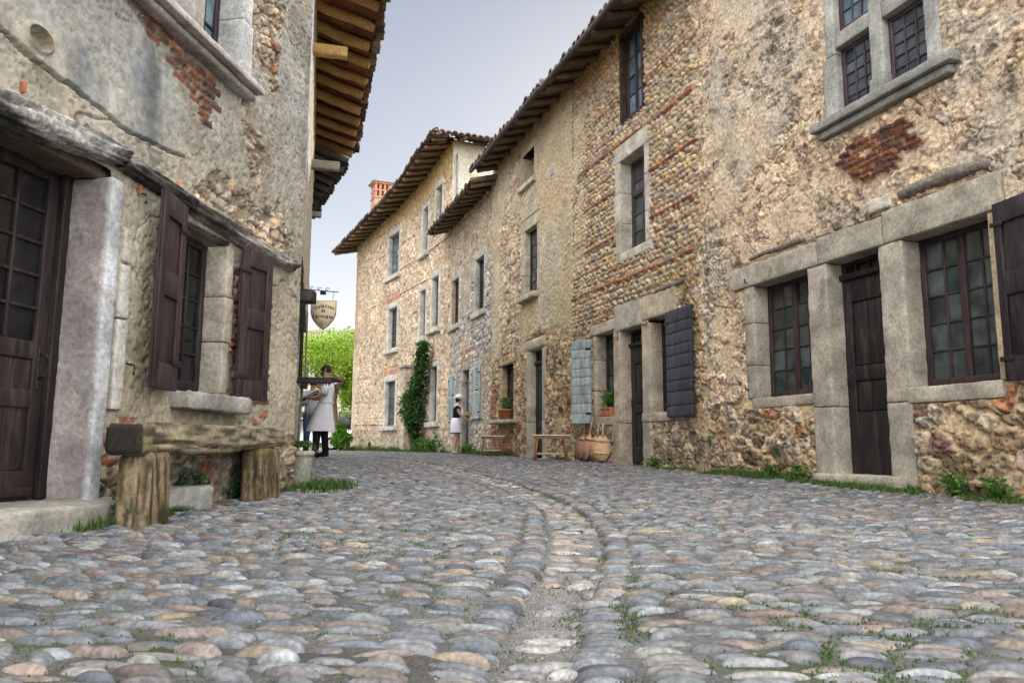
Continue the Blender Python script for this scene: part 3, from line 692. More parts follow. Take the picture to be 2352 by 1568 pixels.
def shutter(house, W, uh, z0, z1, width, sgn, ang, o0=.02, style='panel', col=(.03, .022, .024), seed=0, label=None, mat=None):
    f = hinge_fn(W, uh, o0, sgn, ang); b = MB(); c = np.array(col); t = .035; kw = dict(fn=f, bev=.005)
    if style == 'plank':
        nb = 9; rj = np.random.RandomState(seed); e = np.linspace(z0, z1, nb + 1); e[1:-1] += rj.uniform(-.02, .02, nb - 1)
        for k in range(nb): blk(b, 0, width - .004 * rj.rand(), e[k] + .003, e[k + 1] - .003, .0 + .003 * rj.rand(), t + .004 * rj.rand(), f, c * rj.uniform(.85, 1.15), .05, .006, .003, seed + k, 14, .15)
        blk(b, -.004, .05, z0 - .004, z1 + .004, -.012, .0, col=c * .8, **kw); blk(b, width - .05, width + .004, z0 - .004, z1 + .004, -.012, .0, col=c * .8, **kw)
    elif style == 'louvre':
        blk(b, 0, .04, z0, z1, 0, t, col=c, **kw); blk(b, width - .04, width, z0, z1, 0, t, col=c, **kw)
        for zz in (z0, (z0 + z1) / 2 - .04, z1 - .08): blk(b, .04, width - .04, zz, zz + .08, .002, t - .002, col=c, **kw)
        k = z0 + .10
        while k < z1 - .1:
            if abs(k - (z0 + z1) / 2) > .06: b.add(f(np.array([[.04, k, .034], [width - .04, k, .034], [width - .04, k + .045, .006], [.04, k + .045, .006]])), [[0, 1, 2, 3]], c * 1.05)
            k += .055
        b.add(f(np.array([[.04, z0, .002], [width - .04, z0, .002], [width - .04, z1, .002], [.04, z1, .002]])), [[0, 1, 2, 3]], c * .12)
    else:
        st_ = .075; H = z1 - z0
        blk(b, 0, width, z0, z1, .0, t * .45, col=c * .9, **kw)
        blk(b, 0, st_, z0, z1, t * .45, t, col=c, **kw); blk(b, width - st_, width, z0, z1, t * .45, t, col=c, **kw)
        for a, e in ((0, .13), (.47, .60), (.88, 1.)): blk(b, st_, width - st_, z0 + H * a, z0 + H * e, t * .45, t - .001, col=c * 1.06, **kw)
    s = b.build('shutter', mat or PAINT, house)
    if label: s['label'] = label
    for zz in (z0 + .18, z1 - .18): i = MB(); blk(i, -.03, .10, zz - .02, zz + .02, t + .001, t + .009, f, (.015, .015, .017), None, .003); i.build('hinge', IRON, s)
    return s
def timber(name, house, W, a, b_, rad, mat=WOODG, col=(.20, .175, .15), seed=0, dep=.0, wav=.02, n=22, gnarl=.25):
    """rough beam along the wall between two (u,z) points"""
    rj = np.random.RandomState(seed); t = np.linspace(0, 1, n); u = a[0] + (b_[0] - a[0]) * t; z = a[1] + (b_[1] - a[1]) * t + wav * (fb2(u, t * 0, 2.5, 2, seed) - .5) * 2
    r = np.interp(t, np.linspace(0, 1, len(np.atleast_1d(rad))), np.atleast_1d(rad)) if np.ndim(rad) else np.full(n, rad)
    r = r * (1 + .25 * (fb2(u, t * 0 + 3, 6, 2, seed + 1) - .5)); r[0] *= .8; r[-1] *= .7
    P = W.W(np.stack([u, z, np.full(n, dep)], 1)); m = MB(); tube(m, P, r, 14, col, True, gnarl, seed, .55 if False else None)
    V = m.v[0]; cc = np.tile(np.array(col), (len(V), 1)) * (.7 + .6 * fb3(V * np.array([3, 3, 25]), 1., 3, seed))[:, None]; m.c[0] = cc
    return m.build(name, mat, house)
# ------------------------------------------------------------------ roofs
def roof(house, W, u0, u1, H, oh=.8, pitch=17., run=4., seed=0, tp=.21, raf=.5, res=8, wood=(.17, .12, .08), tile=((.20, .15, .12), (.26, .17, .12), (.15, .125, .11), (.23, .19, .155), (.17, .15, .14)), rr=.055, back=True, oh1=None, fascia=None, tiles_under=None, orough=.04, hip=False):
    a = math.radians(pitch); ta = math.tan(a); oh1 = oh if oh1 is None else oh1
    OH = lambda u: oh + (oh1 - oh) * np.clip((u - u0) / (u1 - u0), 0, 1)
    n = int((u1 - u0) / tp * res) + 1; U = np.linspace(u0, u1, n); rj = np.random.RandomState(seed)
    R = np.concatenate([[-.045], np.arange(0, run + .01, .13)]); UU, RR = np.meshgrid(U, R, indexing='ij')
    if hip: RR = np.minimum(RR, np.maximum(UU - u0, 0) / math.cos(a))
    ph = (UU - u0) / tp; k = np.floor(ph); x = (ph - k) * 2 - 1
    cap = np.sqrt(np.clip(1 - (x / .78) ** 2, 0, 1)) * .062 - .012; row = np.floor((RR + .2 * _h(k, k * 0, k * 0, seed)) / .36)
    jig = (_h(k, row, k * 0, seed + 1) - .5)
    sag = .05 * (fb2(UU, RR, .35, 2, seed + 5) - .5) * 2
    h = cap + .018 * (((RR + .2 * _h(k, k * 0, k * 0, seed)) / .36) % 1 < .5) + jig * .014 + sag
    o = OH(UU) - RR * math.cos(a) + (RR <= 0) * orough * (_h(k, k * 0, k * 0, seed + 3) - .5) * 1.6
    z = H - (OH(UU) - RR * math.cos(a)) * 0 + (RR * math.sin(a) - OH(UU) * ta) + .10 + h
    V = W.W(np.stack([UU.ravel(), z.ravel(), o.ravel()], 1)); m = len(R); i = np.arange(n * m).reshape(n, m)
    q = np.stack([i[:-1, :-1], i[1:, :-1], i[1:, 1:], i[:-1, 1:]], -1).reshape(-1, 4)
    if W.side > 0: q = q[:, ::-1]
    pal = np.array(tile); c = pick(pal, _h(k, row, k * 0, seed + 2)) * (.75 + .5 * fb2(UU, RR, 3, 3, seed + 4))[..., None]
    b = MB(); b.add(V, q, c.reshape(-1, 3))
    # lower lip of the tile ends
    lo = np.stack([U, z[:, 0] - .030 - .02 * (cap[:, 0] < 0), o[:, 0]], 1); hi = np.stack([U, z[:, 0], o[:, 0]], 1); lo2 = lo.copy(); lo2[:, 2] -= .12
    for P, Q in ((hi, lo), (lo, lo2)):
        j = np.arange(n - 1); b.add(W.W(np.concatenate([P, Q])), np.stack([j, j + 1, n + j + 1, n + j], 1), np.concatenate([c[:, 0], c[:, 0]]) * .8)
    # verge tiles closing both ends, and the rear slope
    for ue in ((u1,) if hip else (u0, u1)):
        rr_ = np.linspace(0, run, 14); OO = OH(ue)
        zz = H - OO * ta + rr_ * math.sin(a) + .13
        tube(b, W.W(np.stack([0 * rr_ + ue, zz, OO - rr_ * math.cos(a)], 1)), .07, 8, pal[0], True, .25, seed)
    nu = max(2, int((u1 - u0) / 1.0)); uu = np.linspace(u0 + (run if hip else 0), u1, nu); j = np.arange(nu - 1)
    zr = H + (run * math.sin(a) - oh * ta) + .10; orr = oh - run * math.cos(a)
    A = W.W(np.stack([uu, 0 * uu + zr, 0 * uu + orr], 1)); B = W.W(np.stack([uu, 0 * uu + H - .3, 0 * uu + orr - (zr - H + .3) / ta], 1))
    if back: b.add(np.concatenate([A, B]), np.stack([j, j + 1, nu + j + 1, nu + j], 1), pal.mean(0))
    rf = b.build('roof', TILE, house)
    # boarding under the tiles
    v0 = u0; u0 = u0 + (.95 if hip else 0)
    b = MB(); nb = max(2, int((u1 - u0) / .18)); OO = (oh + oh1) / 2
    rows = np.linspace(.06, OO / math.cos(a) + .15, 4)
    for q_ in range(3):
        for k_ in range(nb):
            ua, ub = u0 + (u1 - u0) * k_ / nb, u0 + (u1 - u0) * (k_ + 1) / nb - .012; um = (ua + ub) / 2
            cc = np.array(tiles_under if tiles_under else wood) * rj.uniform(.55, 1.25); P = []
            for (uu_, r_) in ((ua, rows[q_]), (ub, rows[q_]), (ub, rows[q_ + 1] - .01), (ua, rows[q_ + 1] - .01)):
                P.append([uu_, H - OH(uu_) * ta + r_ * math.sin(a) + .055 + .004 * rj.rand(), OH(uu_) - r_ * math.cos(a)])
            b.add(W.W(np.array(P)), [[0, 1, 2, 3]], cc)
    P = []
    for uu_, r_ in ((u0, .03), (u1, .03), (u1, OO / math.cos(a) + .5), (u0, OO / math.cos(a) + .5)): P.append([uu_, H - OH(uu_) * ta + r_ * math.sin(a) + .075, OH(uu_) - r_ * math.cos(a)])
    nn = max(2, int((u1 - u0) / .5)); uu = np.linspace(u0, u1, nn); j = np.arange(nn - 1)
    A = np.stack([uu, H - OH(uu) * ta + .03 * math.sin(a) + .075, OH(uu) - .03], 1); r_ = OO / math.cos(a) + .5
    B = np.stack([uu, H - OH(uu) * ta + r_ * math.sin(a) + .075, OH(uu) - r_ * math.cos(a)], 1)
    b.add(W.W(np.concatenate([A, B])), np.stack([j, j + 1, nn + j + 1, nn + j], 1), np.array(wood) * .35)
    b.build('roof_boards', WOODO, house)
    u0 = v0
    # rafters
    nr_ = int((u1 - u0) / raf)
    for k_ in range(nr_):
        uc = u0 + .12 + (u1 - u0 - .24) * k_ / max(1, nr_ - 1) + rj.uniform(-.04, .04); O_ = OH(uc); ex = rj.uniform(.04, .13)
        t = np.linspace(0, 1, 7); r_ = ex + t * ((O_ / math.cos(a) + .2 if not hip else min(O_ / math.cos(a) + .2, max(.25, uc - u0))) - ex); rad = rr * rj.uniform(.85, 1.2) * (1 + .1 * rj.rand(7))
        m_ = MB(); bow = rj.normal(0, .015, 7)
        tube(m_, W.W(np.stack([uc + bow, H - O_ * ta + r_ * math.sin(a) + .05 - rad, O_ - r_ * math.cos(a)], 1)), rad, 8, np.array(wood) * rj.uniform(.8, 1.3), True, .12, seed + k_)
        m_.build('rafter', WOODO, house)
    if fascia:
        m_ = MB(); t = np.linspace(u0, u1, 40); O_ = OH(t) + .02
        tube(m_, W.W(np.stack([t, H - OH(t) * ta + .015 + .01 * np.sin(t * 2), O_], 1)), .045, 10, fascia, True, .05, seed); m_.build('gutter_pipe', IRON, house)
    return rf
# ------------------------------------------------------------------ the right-hand row of houses (one straight front)
RW = Wall([RA0, RA1], 1)
uAB, uBC, uCD, uDE = 6.25, 10.80, 16.05, 20.31
RUST = (.040, .024, .026); PLUM = (.062, .038, .050); DARKP = (.020, .016, .018)
def base_z(u): p = RW.W([u, 0, 0]); return float(gz(p[0], p[1]))
R = RW.rect
def zoned(U, Z, lay_hi, lay_lo, z, wob=.35, seed=0, f=1.0):
    return ss(-.12, .12, (z - Z) + wob * (fb2(U, Z, f, 3, seed) - .5) * 2)

# ---- house A: near stone house with the cross window
A_win1 = R(1736, 1864, 650, 909); A_door = R(1912, 2036, 602, 1083); A_win2 = R(2084, 2286, 530, 882)
A_cr_lo_l = R(1936, 1993, 84, 244); A_cr_lo_r = R(2042, 2112, 20, 190)
A_cr_lo_l[1] += .08; A_cr_lo_l[0] -= .06; A_cr_lo_r[1] += .06; A_cr_lo_r[0] -= .08
zc0 = .5 * (A_cr_lo_l[2] + A_cr_lo_r[2]); zc1 = .5 * (A_cr_lo_l[3] + A_cr_lo_r[3]) + .02
# tidy the storey heights so neighbours share lintel and sill lines
A_win1[3] = A_door[3] = A_win2[3] = 2.44; A_door[2] = base_z(4.0) + .10
hA = thing('stone_house', (*RW.W([3.0, 0, 0])[:2], 0), 'large rough rubble house with a stone cross window at the right edge', 'house')
brickA = RW.poly([(1945, 335), (2000, 300), (2085, 262), (2110, 300), (2112, 370), (2060, 385), (2050, 408), (1975, 412), (1940, 385)])
plA1 = RW.poly([(1900, -200), (1912, 0), (1895, 300), (1885, 300), (1700, 170), (1640, 60), (1640, -200)])
def fieldA(U, Z):
    big = L_rubble(U, Z, .34, .24, S_GREY, (.50, .385, .25), .045, 11, .04, .30, .019, .12, .04)
    pale = L_rubble(U, Z, .17, .12, S_PALE, (.56, .455, .34),   .022, 12, .02, .45, .019, .35, .01)
    r = over(big, pale, ss(.36, .50, fb2(U, Z, .7, 3, 3) + .32 * ss(2.9, 4.4, U) - .06 + .10 * ss(2.6, 4.0, Z)))
    sm = L_plaster(U, Z, (.55, .46, .35), (.60, .52, .42), 15, .010, 2.0); m = ss(.47, .60, fb2(U, Z, 1.6, 4, 8)) * ss(3.6, 4.6, U) * ss(2.6, 3.4, Z) * .85
    r = over(r, sm, m, .035)
    grey = ss(.52, .70, fb2(U, Z, 1.1, 4, 88)) * .55; r = (r[0], mixc(r[1], r[1].mean(-1, keepdims=True) * np.array([.80, .78, .75]), grey))
    low = L_rubble(U, Z, .30, .19, np.concatenate([S_DARK, S_GREY[:3]]), (.56, .44, .30), .060, 13, .12, .30, .024, .06, .05)
    r = over(r, low, zoned(U, Z, None, None, .95, .25, 31))
    r = over(r, L_brick(U, Z, .16, .066, .055, 14, .62, (.46, .36, .26)), pmb(U, Z, brickA, .16, .066, 14, .10))
    m = pmr(U, Z, (2.7, 3.25, .72, .88), .05, 5); r = over(r, L_brick(U, Z, .2, .06, .03, 16, .8), m * .9)
    foot_tone = ss(.75, .15, Z) * .35 * fb2(U, Z, 2, 2, 9); r = (r[0] * 1.15, r[1] * np.array([1.0, .965, .92])); return r[0], mixc(r[1], r[1] * np.array([.62, .58, .5]), foot_tone)  # wall turns darker and browner towards the ground
holesA = [grow(A_win1, .05), (A_door[0] - .05, A_door[1] + .05, -1, A_door[3] + .05), grow(A_win2, .03), (A_cr_lo_l[1] * 0 + A_cr_lo_r[0] - .06, A_cr_lo_l[1] + .06, zc0 - .06, 9)]
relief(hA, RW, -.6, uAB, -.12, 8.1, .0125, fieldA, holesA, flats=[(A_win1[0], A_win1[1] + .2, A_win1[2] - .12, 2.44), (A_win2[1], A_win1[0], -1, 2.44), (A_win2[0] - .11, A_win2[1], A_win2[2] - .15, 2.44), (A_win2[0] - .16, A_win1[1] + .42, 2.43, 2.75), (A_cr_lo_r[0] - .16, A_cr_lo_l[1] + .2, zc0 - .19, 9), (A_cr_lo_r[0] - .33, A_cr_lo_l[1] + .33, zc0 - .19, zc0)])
LA = (.37, .34, .285)
casement(hA, RW, A_win1, .20, 4, 5, RUST, GLASSW, sill=(.10, .12, .02), jw=.19, scol=LA, seed=1, jside=(0, 1), label='window with small dusty panes left of the tall dark door')
panel_door(hA, RW, A_door, .20, DARKP, transom=.20, tcols=4, panels=((.31, .47), (.545, .88)), scol=LA, seed=2, step=(.20, .16, .13), jside=(0, 0), label='tall dark brown panelled door with glazed transom')
casement(hA, RW, A_win2, .20, 4, 5, RUST, GLASSW, sill=(.03, .15, .03), scol=LA, seed=3, label='wide many-paned window right of the tall door')
b = MB(); ztp = A_win1[3]
def pier(u0, u1, z0, z1, seed, col=LA, rev=.24, out=.022, cuts=(.38,)):
    m = MB(); rj = np.random.RandomState(seed); e = [z0] + [z0 + (z1 - z0) * c for c in cuts] + [z1]
    for k in range(len(e) - 1): stone(m, RW, u0, u1, e[k] + (.002 if k else 0), e[k + 1] - .002, -rev, out, np.array(col) * rj.uniform(.92, 1.06), seed + k, .04, .022, .009, .16)
    m.build('pier', DRESS, hA)
pier(A_door[1] + .002, A_win1[0] - .002, -.1, A_win1[3] - .002, 21)
pier(A_win2[1] + .002, A_door[0] - .002, -.1, A_win1[3] - .002, 22)
m = MB(); stone(m, RW, A_win2[0] - .10, A_win2[0] - .002, A_win2[2], A_win2[3] - .002, -.24, .018, np.array((.47, .38, .25)), 24); m.build('jamb', DRESS, hA)
m = MB(); lz0, lz1 = A_win1[3] + .001, A_win1[3] + .33; cu = [A_win2[0] - .16, A_win2[1] + .22, A_door[1] + .12, A_win1[1] + .42]
for k in range(3): stone(m, RW, cu[k] + .003, cu[k + 1] - .003, lz0, lz1 - .03 * k, -.24, .035, np.array(LA) * (.92 + .06 * k), 30 + k, .045, .025, .012, .18)
m.build('lintel', DRESS, hA)
# cross window upstairs
zl0, zl1 = zc0, zc1; ul0, ul1 = A_cr_lo_l[0], A_cr_lo_l[1]; ur0, ur1 = A_cr_lo_r[0], A_cr_lo_r[1]
w1 = casement(hA, RW, [ul0, ul1, zl0, zl1], .07, 3, 5, PLUM, GLASS, fr=.045, mu=.018, split=False, seed=5, label='lower left light of the stone cross window')
w2 = casement(hA, RW, [ur0, ur1, zl0, zl1], .07, 3, 5, PLUM, GLASS, fr=.045, mu=.018, split=False, seed=6, label='lower right light of the stone cross window')
w3 = casement(hA, RW, [ul0, ul1, zl1 + .17, zl1 + .85], .07, 3, 3, PLUM, GLASSB, fr=.045, mu=.018, split=False, seed=7, label='upper left light of the stone cross window')
w4 = casement(hA, RW, [ur0, ur1, zl1 + .17, zl1 + .85], .07, 3, 3, PLUM, GLASS, fr=.045, mu=.018, split=False, seed=8, label='upper right light of the stone cross window')
LG = (.35, .35, .33); m = MB()
stone(m, RW, ul1 + .002, ul1 + .20, zl0 + .001, zl0 + .72, -.21, .020, LG, 41); m.build('jamb', DRESS, hA); m = MB(); stone(m, RW, ul1 + .002, ul1 + .14, zl0 + .724, zl1 + 1.1, -.21, .016, np.array(LG) * 1.1, 42); m.build('jamb', DRESS, hA); m = MB()
stone(m, RW, ur0 - .16, ur0 - .002, zl0 + .001, zl1 + 1.1, -.21, .016, np.array(LG) * 1.05, 43)
m.build('jamb', DRESS, hA); m = MB()
stone(m, RW, ur1 + .002, ul0 - .002, zl0 + .18, zl1 + 1.1, -.21, .018, LG, 44); stone(m, RW, ur1 - .01, ul0 + .01, zl0 + .001, zl0 + .178, -.21, .045, np.array(LG) * .8, 45); m.build('mullion', DRESS, hA); m = MB()
stone(m, RW, ul0 - .001, ul1 + .001, zl1 + .001, zl1 + .168, -.21, .018, np.array(LG) * .85, 46); m.build('transom', DRESS, hA); m = MB(); stone(m, RW, ur0 + .001, ur1 - .001, zl1 + .001, zl1 + .168, -.21, .018, np.array(LG) * .9, 47); m.build('transom', DRESS, hA)
m = MB(); stone(m, RW, ur0 - .34, ul1 + .33, zl0 - .10, zl0 - .001, -.21, .13, np.array(LG) * .75, 48, .05, .02); stone(m, RW, ur0 - .28, ul1 + .27, zl0 - .19, zl0 - .102, -.1, .075, np.array(LG) * .7, 49, .05, .03); m.build('sill', DRESS, hA)
timber('embedded_timber', hA, RW, RW.hit(1722, 594), RW.hit(1850, 545), (.022, .045), seed=1,)
timber('embedded_timber', hA, RW, RW.hit(2068, 447), RW.hit(2280, 372), (.055, .07, .05), seed=2,)
timber('embedded_timber', hA, RW, RW.hit(1862, 560), RW.hit(2050, 482), (.012, .016, .01), seed=3, col=(.12, .09, .07))
timber('embedded_timber', hA, RW, RW.hit(2150, 452), RW.hit(2200, 433), (.008, .012), seed=4,)
m = MB(); p = RW.hit(2022, 470); stone(m, RW, p[0] - .16, p[0] + .12, p[1] - .07, p[1] + .07, -.02, .045, (.62, .58, .50), 50, .03, .03, .02); m.build('pale_block', DRESS, hA)
for (x, y, s_) in ((1720, 650, .05), (1722, 895, .06)):
    p = RW.hit(x, y); m = MB(); P = RW.W(np.array([[p[0], p[1], 0.], [p[0], p[1], .06], [p[0], p[1] + s_, .065]])); tube(m, P, .009, 6, (.02, .018, .018)); m.build('hinge_pin', IRON, hA)
shutter(hA, RW, A_win2[0] - .11, A_win2[2] - .02, A_win2[3] + .03, .62, -1, math.radians(9), .05, 'panel', (.024, .018, .022), 1, 'dark panelled shutter at the right edge')
roof(hA, RW, -.9, uAB, 8.0, .68, 17, 3.2, 3, raf=.55)

# ---- house B: cobble house
B_w1 = R(1370, 1412, 764, 957); B_door = R(1428, 1478, 752, 1061); B_w2 = R(1496, 1546, 726, 945)
B_door[2] = base_z(8.2) + .03; B_w1[2] = B_w2[2] = .5 * (B_w1[2] + B_w2[2]); B_up = R(1427, 1484, 352, 570); B_top = R(1432, 1478, 66, 262)
hB = thing('stone_house', (*RW.W([8.5, 0, 0])[:2], 0), 'house with rows of round cobbles and red brick bands in the middle of the row', 'house')
def fieldB(U, Z):
    g = L_galet(U, Z, .128, .086, seed=21, bands=.80, z0=.02, H=.055)
    ru = L_rubble(U, Z, .27, .17, S_OCHRE, (.42, .31, .18), .055, 22, .05, .30, .028, .12, .04)
    lo = L_rubble(U, Z, .26, .22, np.concatenate([S_GREY, S_DARK]), (.40, .31, .20), .050, 23, .05, .26, .024, .08, .03)
    r = over(g, ru, zoned(U, Z, None, None, 3.0 - .25 * ss(6.2, 10.8, U), .18, 24)); r = over(r, lo, zoned(U, Z, None, None, .80, .15, 25))
    pl = L_plaster(U, Z, (.50, .40, .26), (.46, .40, .30), 26, .02); m = ss(10.0, 10.6, U + .5 * (fb2(U, Z, 1.5, 3, 27) - .5)) * ss(3.2, 4.4, Z)
    r = over(r, pl, m * ss(.35, .5, fb2(U, Z, 3, 3, 28)), .02)
    pa = L_rubble(U, Z, .15, .12, S_PALE, (.50, .41, .27), .034, 12, .02, .45, .030, .30, .01); m = ss(6.42, 6.3, U + .35 * (fb2(U, Z, 2.2, 3, 29) - .5)) ; r = over(r, pa, m)
    oc = ss(6.9, 7.6, Z + .5 * (fb2(U, Z, 2, 3, 30) - .5)); return r[0], mixc(r[1], np.array([.40, .26, .09]) * (.7 + .6 * fb2(U, Z, 9, 3, 31))[..., None], oc * .6)
holesB = [grow(B_w1, .04), (B_door[0] - .04, B_door[1] + .04, -1, B_door[3] + .04), grow(B_w2, .04), grow(B_up, .04), grow(B_top, .02)]
relief(hB, RW, uAB - .05, uBC, -.12, 7.75, .0145, fieldB, holesB, flats=[(B_w2[1], B_door[0], -1, 2.3), (B_door[1], B_w1[0], -1, 2.2), (B_w2[0] - .28, B_w2[1] + .1, B_w2[2] - .14, B_w2[2]), (B_w1[0], B_w1[1] + .13, B_w1[2] - .15, B_w1[3]), (B_w2[0] - .16, B_door[1] + .18, B_w2[3], B_door[3] + .42), (B_door[1] + .18, B_w1[1] + .2, B_w1[3], B_w1[3] + .2), (B_up[0] - .17, B_up[1] + .17, B_up[2] - .15, B_up[3] + .3), (B_top[0] - .07, B_top[1] + .07, B_top[2] - .06, B_top[3] + .08)])
LB = (.40, .35, .28)
casement(hB, RW, B_w1, .20, 3, 4, DARKP, GLASSW, sill=(.10, .15, .02), jw=.13, scol=LB, seed=61, jside=(0, 1), label='small ground window with a planter box')
panel_door(hB, RW, B_door, .19, (.026, .022, .020), transom=.28, tcols=4, panels=((.14, .42), (.50, .85)), scol=LB, seed=62, jside=(0, 0), label='worn dark door under a stone lintel')
casement(hB, RW, B_w2, .20, 4, 4, DARKP, GLASSW, sill=(.28, .14, .03), scol=LB, seed=63, jside=(0, 0), label='window half covered by its dark plank shutter')
m = MB(); stone(m, RW, B_door[1] + .002, B_w1[0] - .002, -.1, .82, -.32, .05, np.array(LB) * .85, 64); stone(m, RW, B_door[1] + .002, B_w1[0] - .002, .824, B_w1[3] - .004, -.32, .025, LB, 65); m.build('pier', DRESS, hB)
m = MB(); stone(m, RW, B_w2[1] + .002, B_door[0] - .002, -.1, .80, -.32, .03, np.array(LB) * .9, 66); stone(m, RW, B_w2[1] + .002, B_door[0] - .002, .804, B_door[3] - .004, -.32, .02, np.array(LB) * 1.05, 67); m.build('pier', DRESS, hB)
m = MB(); stone(m, RW, B_w2[0] - .16, B_w2[1] + .24, B_w2[3] + .01, B_w2[3] + .42, -.3, .03, (.46, .40, .30), 68, .05, .03, .015); stone(m, RW, B_w2[1] + .244, B_door[1] + .18, B_door[3] + .003, B_door[3] + .45, -.3, .035, (.42, .39, .34), 69, .05, .03, .015)
stone(m, RW, B_door[1] + .184, B_w1[1] + .20, B_w1[3] + .003, B_w1[3] + .20, -.3, .03, (.44, .37, .30), 70, .05, .03, .012); m.build('lintel', DRESS, hB)
shutter(hB, RW, B_w2[0] + .06, .86, 2.43, .74, -1, math.radians(3), .05, 'plank', (.046, .044, .058), 7, 'dark purple brown plank shutter, opened to the right')
shutter(hB, RW, B_w1[1] + .12, .84, 2.38, .46, 1, math.radians(24), .05, 'plank', (.30, .36, .37), 8, 'weathered pale grey blue plank shutter')
UP = (.50, .47, .41)
casement(hB, RW, B_up, .20, 2, 5, PLUM, GLASS, fr=.08, mu=.022, split=True, sill=(.26, .15, .03), lint=(.20, .34), jw=.17, scol=UP, seed=71, label='tall window with purple frame and pale stone surround', jo=.03)
m = MB(); uc, w_ = (B_up[0] + B_up[1]) / 2, (B_up[1] - B_up[0]) / 2; zt = B_up[2] + (B_up[3] - B_up[2]) * .64; blk(m, uc - w_ + .05, uc + w_ - .05, zt - .05, zt + .05, -.25, -.188, RW.W, PLUM); m.build('transom', PAINT, hB)
casement(hB, RW, B_top, .05, 2, 4, (.035, .024, .024), GLASSB, fr=.09, mu=.03, split=True, seed=72, label='top window in a dark timber frame', jw=.07, scol=(.05, .035, .03), lint=(.05, .08), sill=(.05, .06, .03), jo=.05, far=True)
timber('embedded_timber', hB, RW, RW.hit(1334, 735), RW.hit(1470, 678), (.03, .035), seed=11); timber('embedded_timber', hB, RW, RW.hit(1468, 683), RW.hit(1608, 628), (.03, .05, .04), seed=12)
def box_planter(W, x, y0, y1, ulen, name='planter_box'):
    u, z = W.hit(x, y1)
    m = MB(); h_ = .14
    for (a, b_, c, d_) in ((-ulen / 2, ulen / 2, -.04, -.015), (-ulen / 2, ulen / 2, .095, .12), (-ulen / 2, -ulen / 2 + .02, -.015, .095), (ulen / 2 - .02, ulen / 2, -.015, .095)):
        blk(m, u + a, u + b_, z, z + h_, c, d_, W.W, (.42, .17, .09), None, .006)
    blk(m, u - ulen / 2 - .01, u + ulen / 2 + .01, z + h_ - .03, z + h_ - .002, .112, .128, W.W, (.45, .19, .10), None, .006)
    blk(m, u - ulen / 2 + .02, u + ulen / 2 - .02, z + .02, z + h_ - .02, -.015, .095, W.W, (.05, .035, .025), None, .004); return u, z, m
def potplant(root, W, u, z, o, su, sz, n, seed, pal):
    r_ = np.random.RandomState(seed); C = np.stack([u + su * np.clip(r_.normal(0, .42, n), -1, 1), z + sz * r_.rand(n) ** .8, o + .05 * r_.normal(size=n)], 1)
    m = MB(); leaves(m, W.W(C), .045, r_, pal, .3, .55); s_ = MB()
    for k in range(14):
        q = C[k]; tube(s_, W.W(np.array([[u + .4 * (q[0] - u), z - .03, o], [(q[0] + u) / 2, (q[1] + z) / 2, o], q])), .003, 4, (.06, .10, .03))
    s_.build('stem', LEAF, root); return m.build('foliage', LEAF, root)
GP = [(.05, .13, .03), (.08, .19, .04), (.04, .10, .025), (.11, .24, .06)]
u, z, m = box_planter(RW, 1393, 935, 957, .36); z = B_w1[2] + .004; u = .5 * (B_w1[0] + B_w1[1]) - .02
u_, z_, m = u, z, MB()
for (a, b_, c, d_) in ((-.19, .19, -.13, -.11), (-.19, .19, .0, .02), (-.19, -.17, -.11, .0), (.17, .19, -.11, .0)): blk(m, u + a, u + b_, z, z + .15, c, d_, RW.W, (.42, .17, .09), None, .006)
blk(m, u - .20, u + .20, z + .12, z + .152, .018, .03, RW.W, (.45, .19, .10), None, .006); blk(m, u - .17, u + .17, z + .03, z + .13, -.11, .0, RW.W, (.05, .035, .025), None, .004)
t = thing('planter_box', RW.W([u, z, -.05]), 'rectangular terracotta window box with leafy herbs beside the pale shutter', 'planter', 'terracotta planters on window ledges'); m.build('box', TERRA, t)
potplant(t, RW, u, z + .13, -.05, .17, .30, 420, 3, GP)

# ---- house C
C_win = R(1206, 1234, 523, 678); C_blk = R(1203, 1229, 352, 420); C_g = R(1153, 1180, 840, 965); C_door = R(1217, 1246, 803, 1038); C_door[2] = base_z(12.9) + .04
hC = thing('stone_house', (*RW.W([13.4, 0, 0])[:2], 0), 'stone house with patchy ochre plaster and a narrow arched-lintel door', 'house')
pierC = RW.poly([(1118, 880), (1142, 860), (1141, 1010), (1117, 1020)])
def fieldC(U, Z):
    g = L_rubble(U, Z, .20, .13, S_PALE, (.50, .39, .24), .045, 41, .04, .30, .026, .12, .03)
    pl = L_plaster(U, Z, (.50, .40, .26), (.47, .41, .31), 42, .02, .9); m = ss(.42, .56, fb2(U, Z, .55, 4, 43) + .18 * ss(5.2, 7.2, Z) + .10 * ss(14.8, 15.8, U) - .14 * ss(2.4, 1.6, Z))
    r = over(g, pl, m, .035)
    lo = L_rubble(U, Z, .20, .14, np.concatenate([S_OCHRE, S_DARK[:2]]), (.44, .34, .21), .045, 44, .05, .32, .026, .15, .08); r = over(r, lo, zoned(U, Z, None, None, 2.7, .5, 45))
    m = pmr(U, Z, (15.6, 16.3, .2, 1.9), .12, 46) ; r = over(r, L_brick(U, Z, .22, .07, .04, 47, 1.15, (.42, .30, .18)), m)
    m = pmr(U, Z, (14.3, 15.6, .15, .65), .2, 48); r = over(r, L_brick(U, Z, .22, .07, .04, 49, .9, (.42, .30, .18)), m * .8)
    oc = ss(7.1, 7.7, Z + .5 * (fb2(U, Z, 2, 3, 30) - .5)); return r[0], mixc(r[1], np.array([.38, .27, .12]), oc * .55)
holesC = [grow(C_win, .03), grow(C_blk, .03), grow(C_g, .02), (C_door[0] - .03, C_door[1] + .03, -1, C_door[3] + .03)]
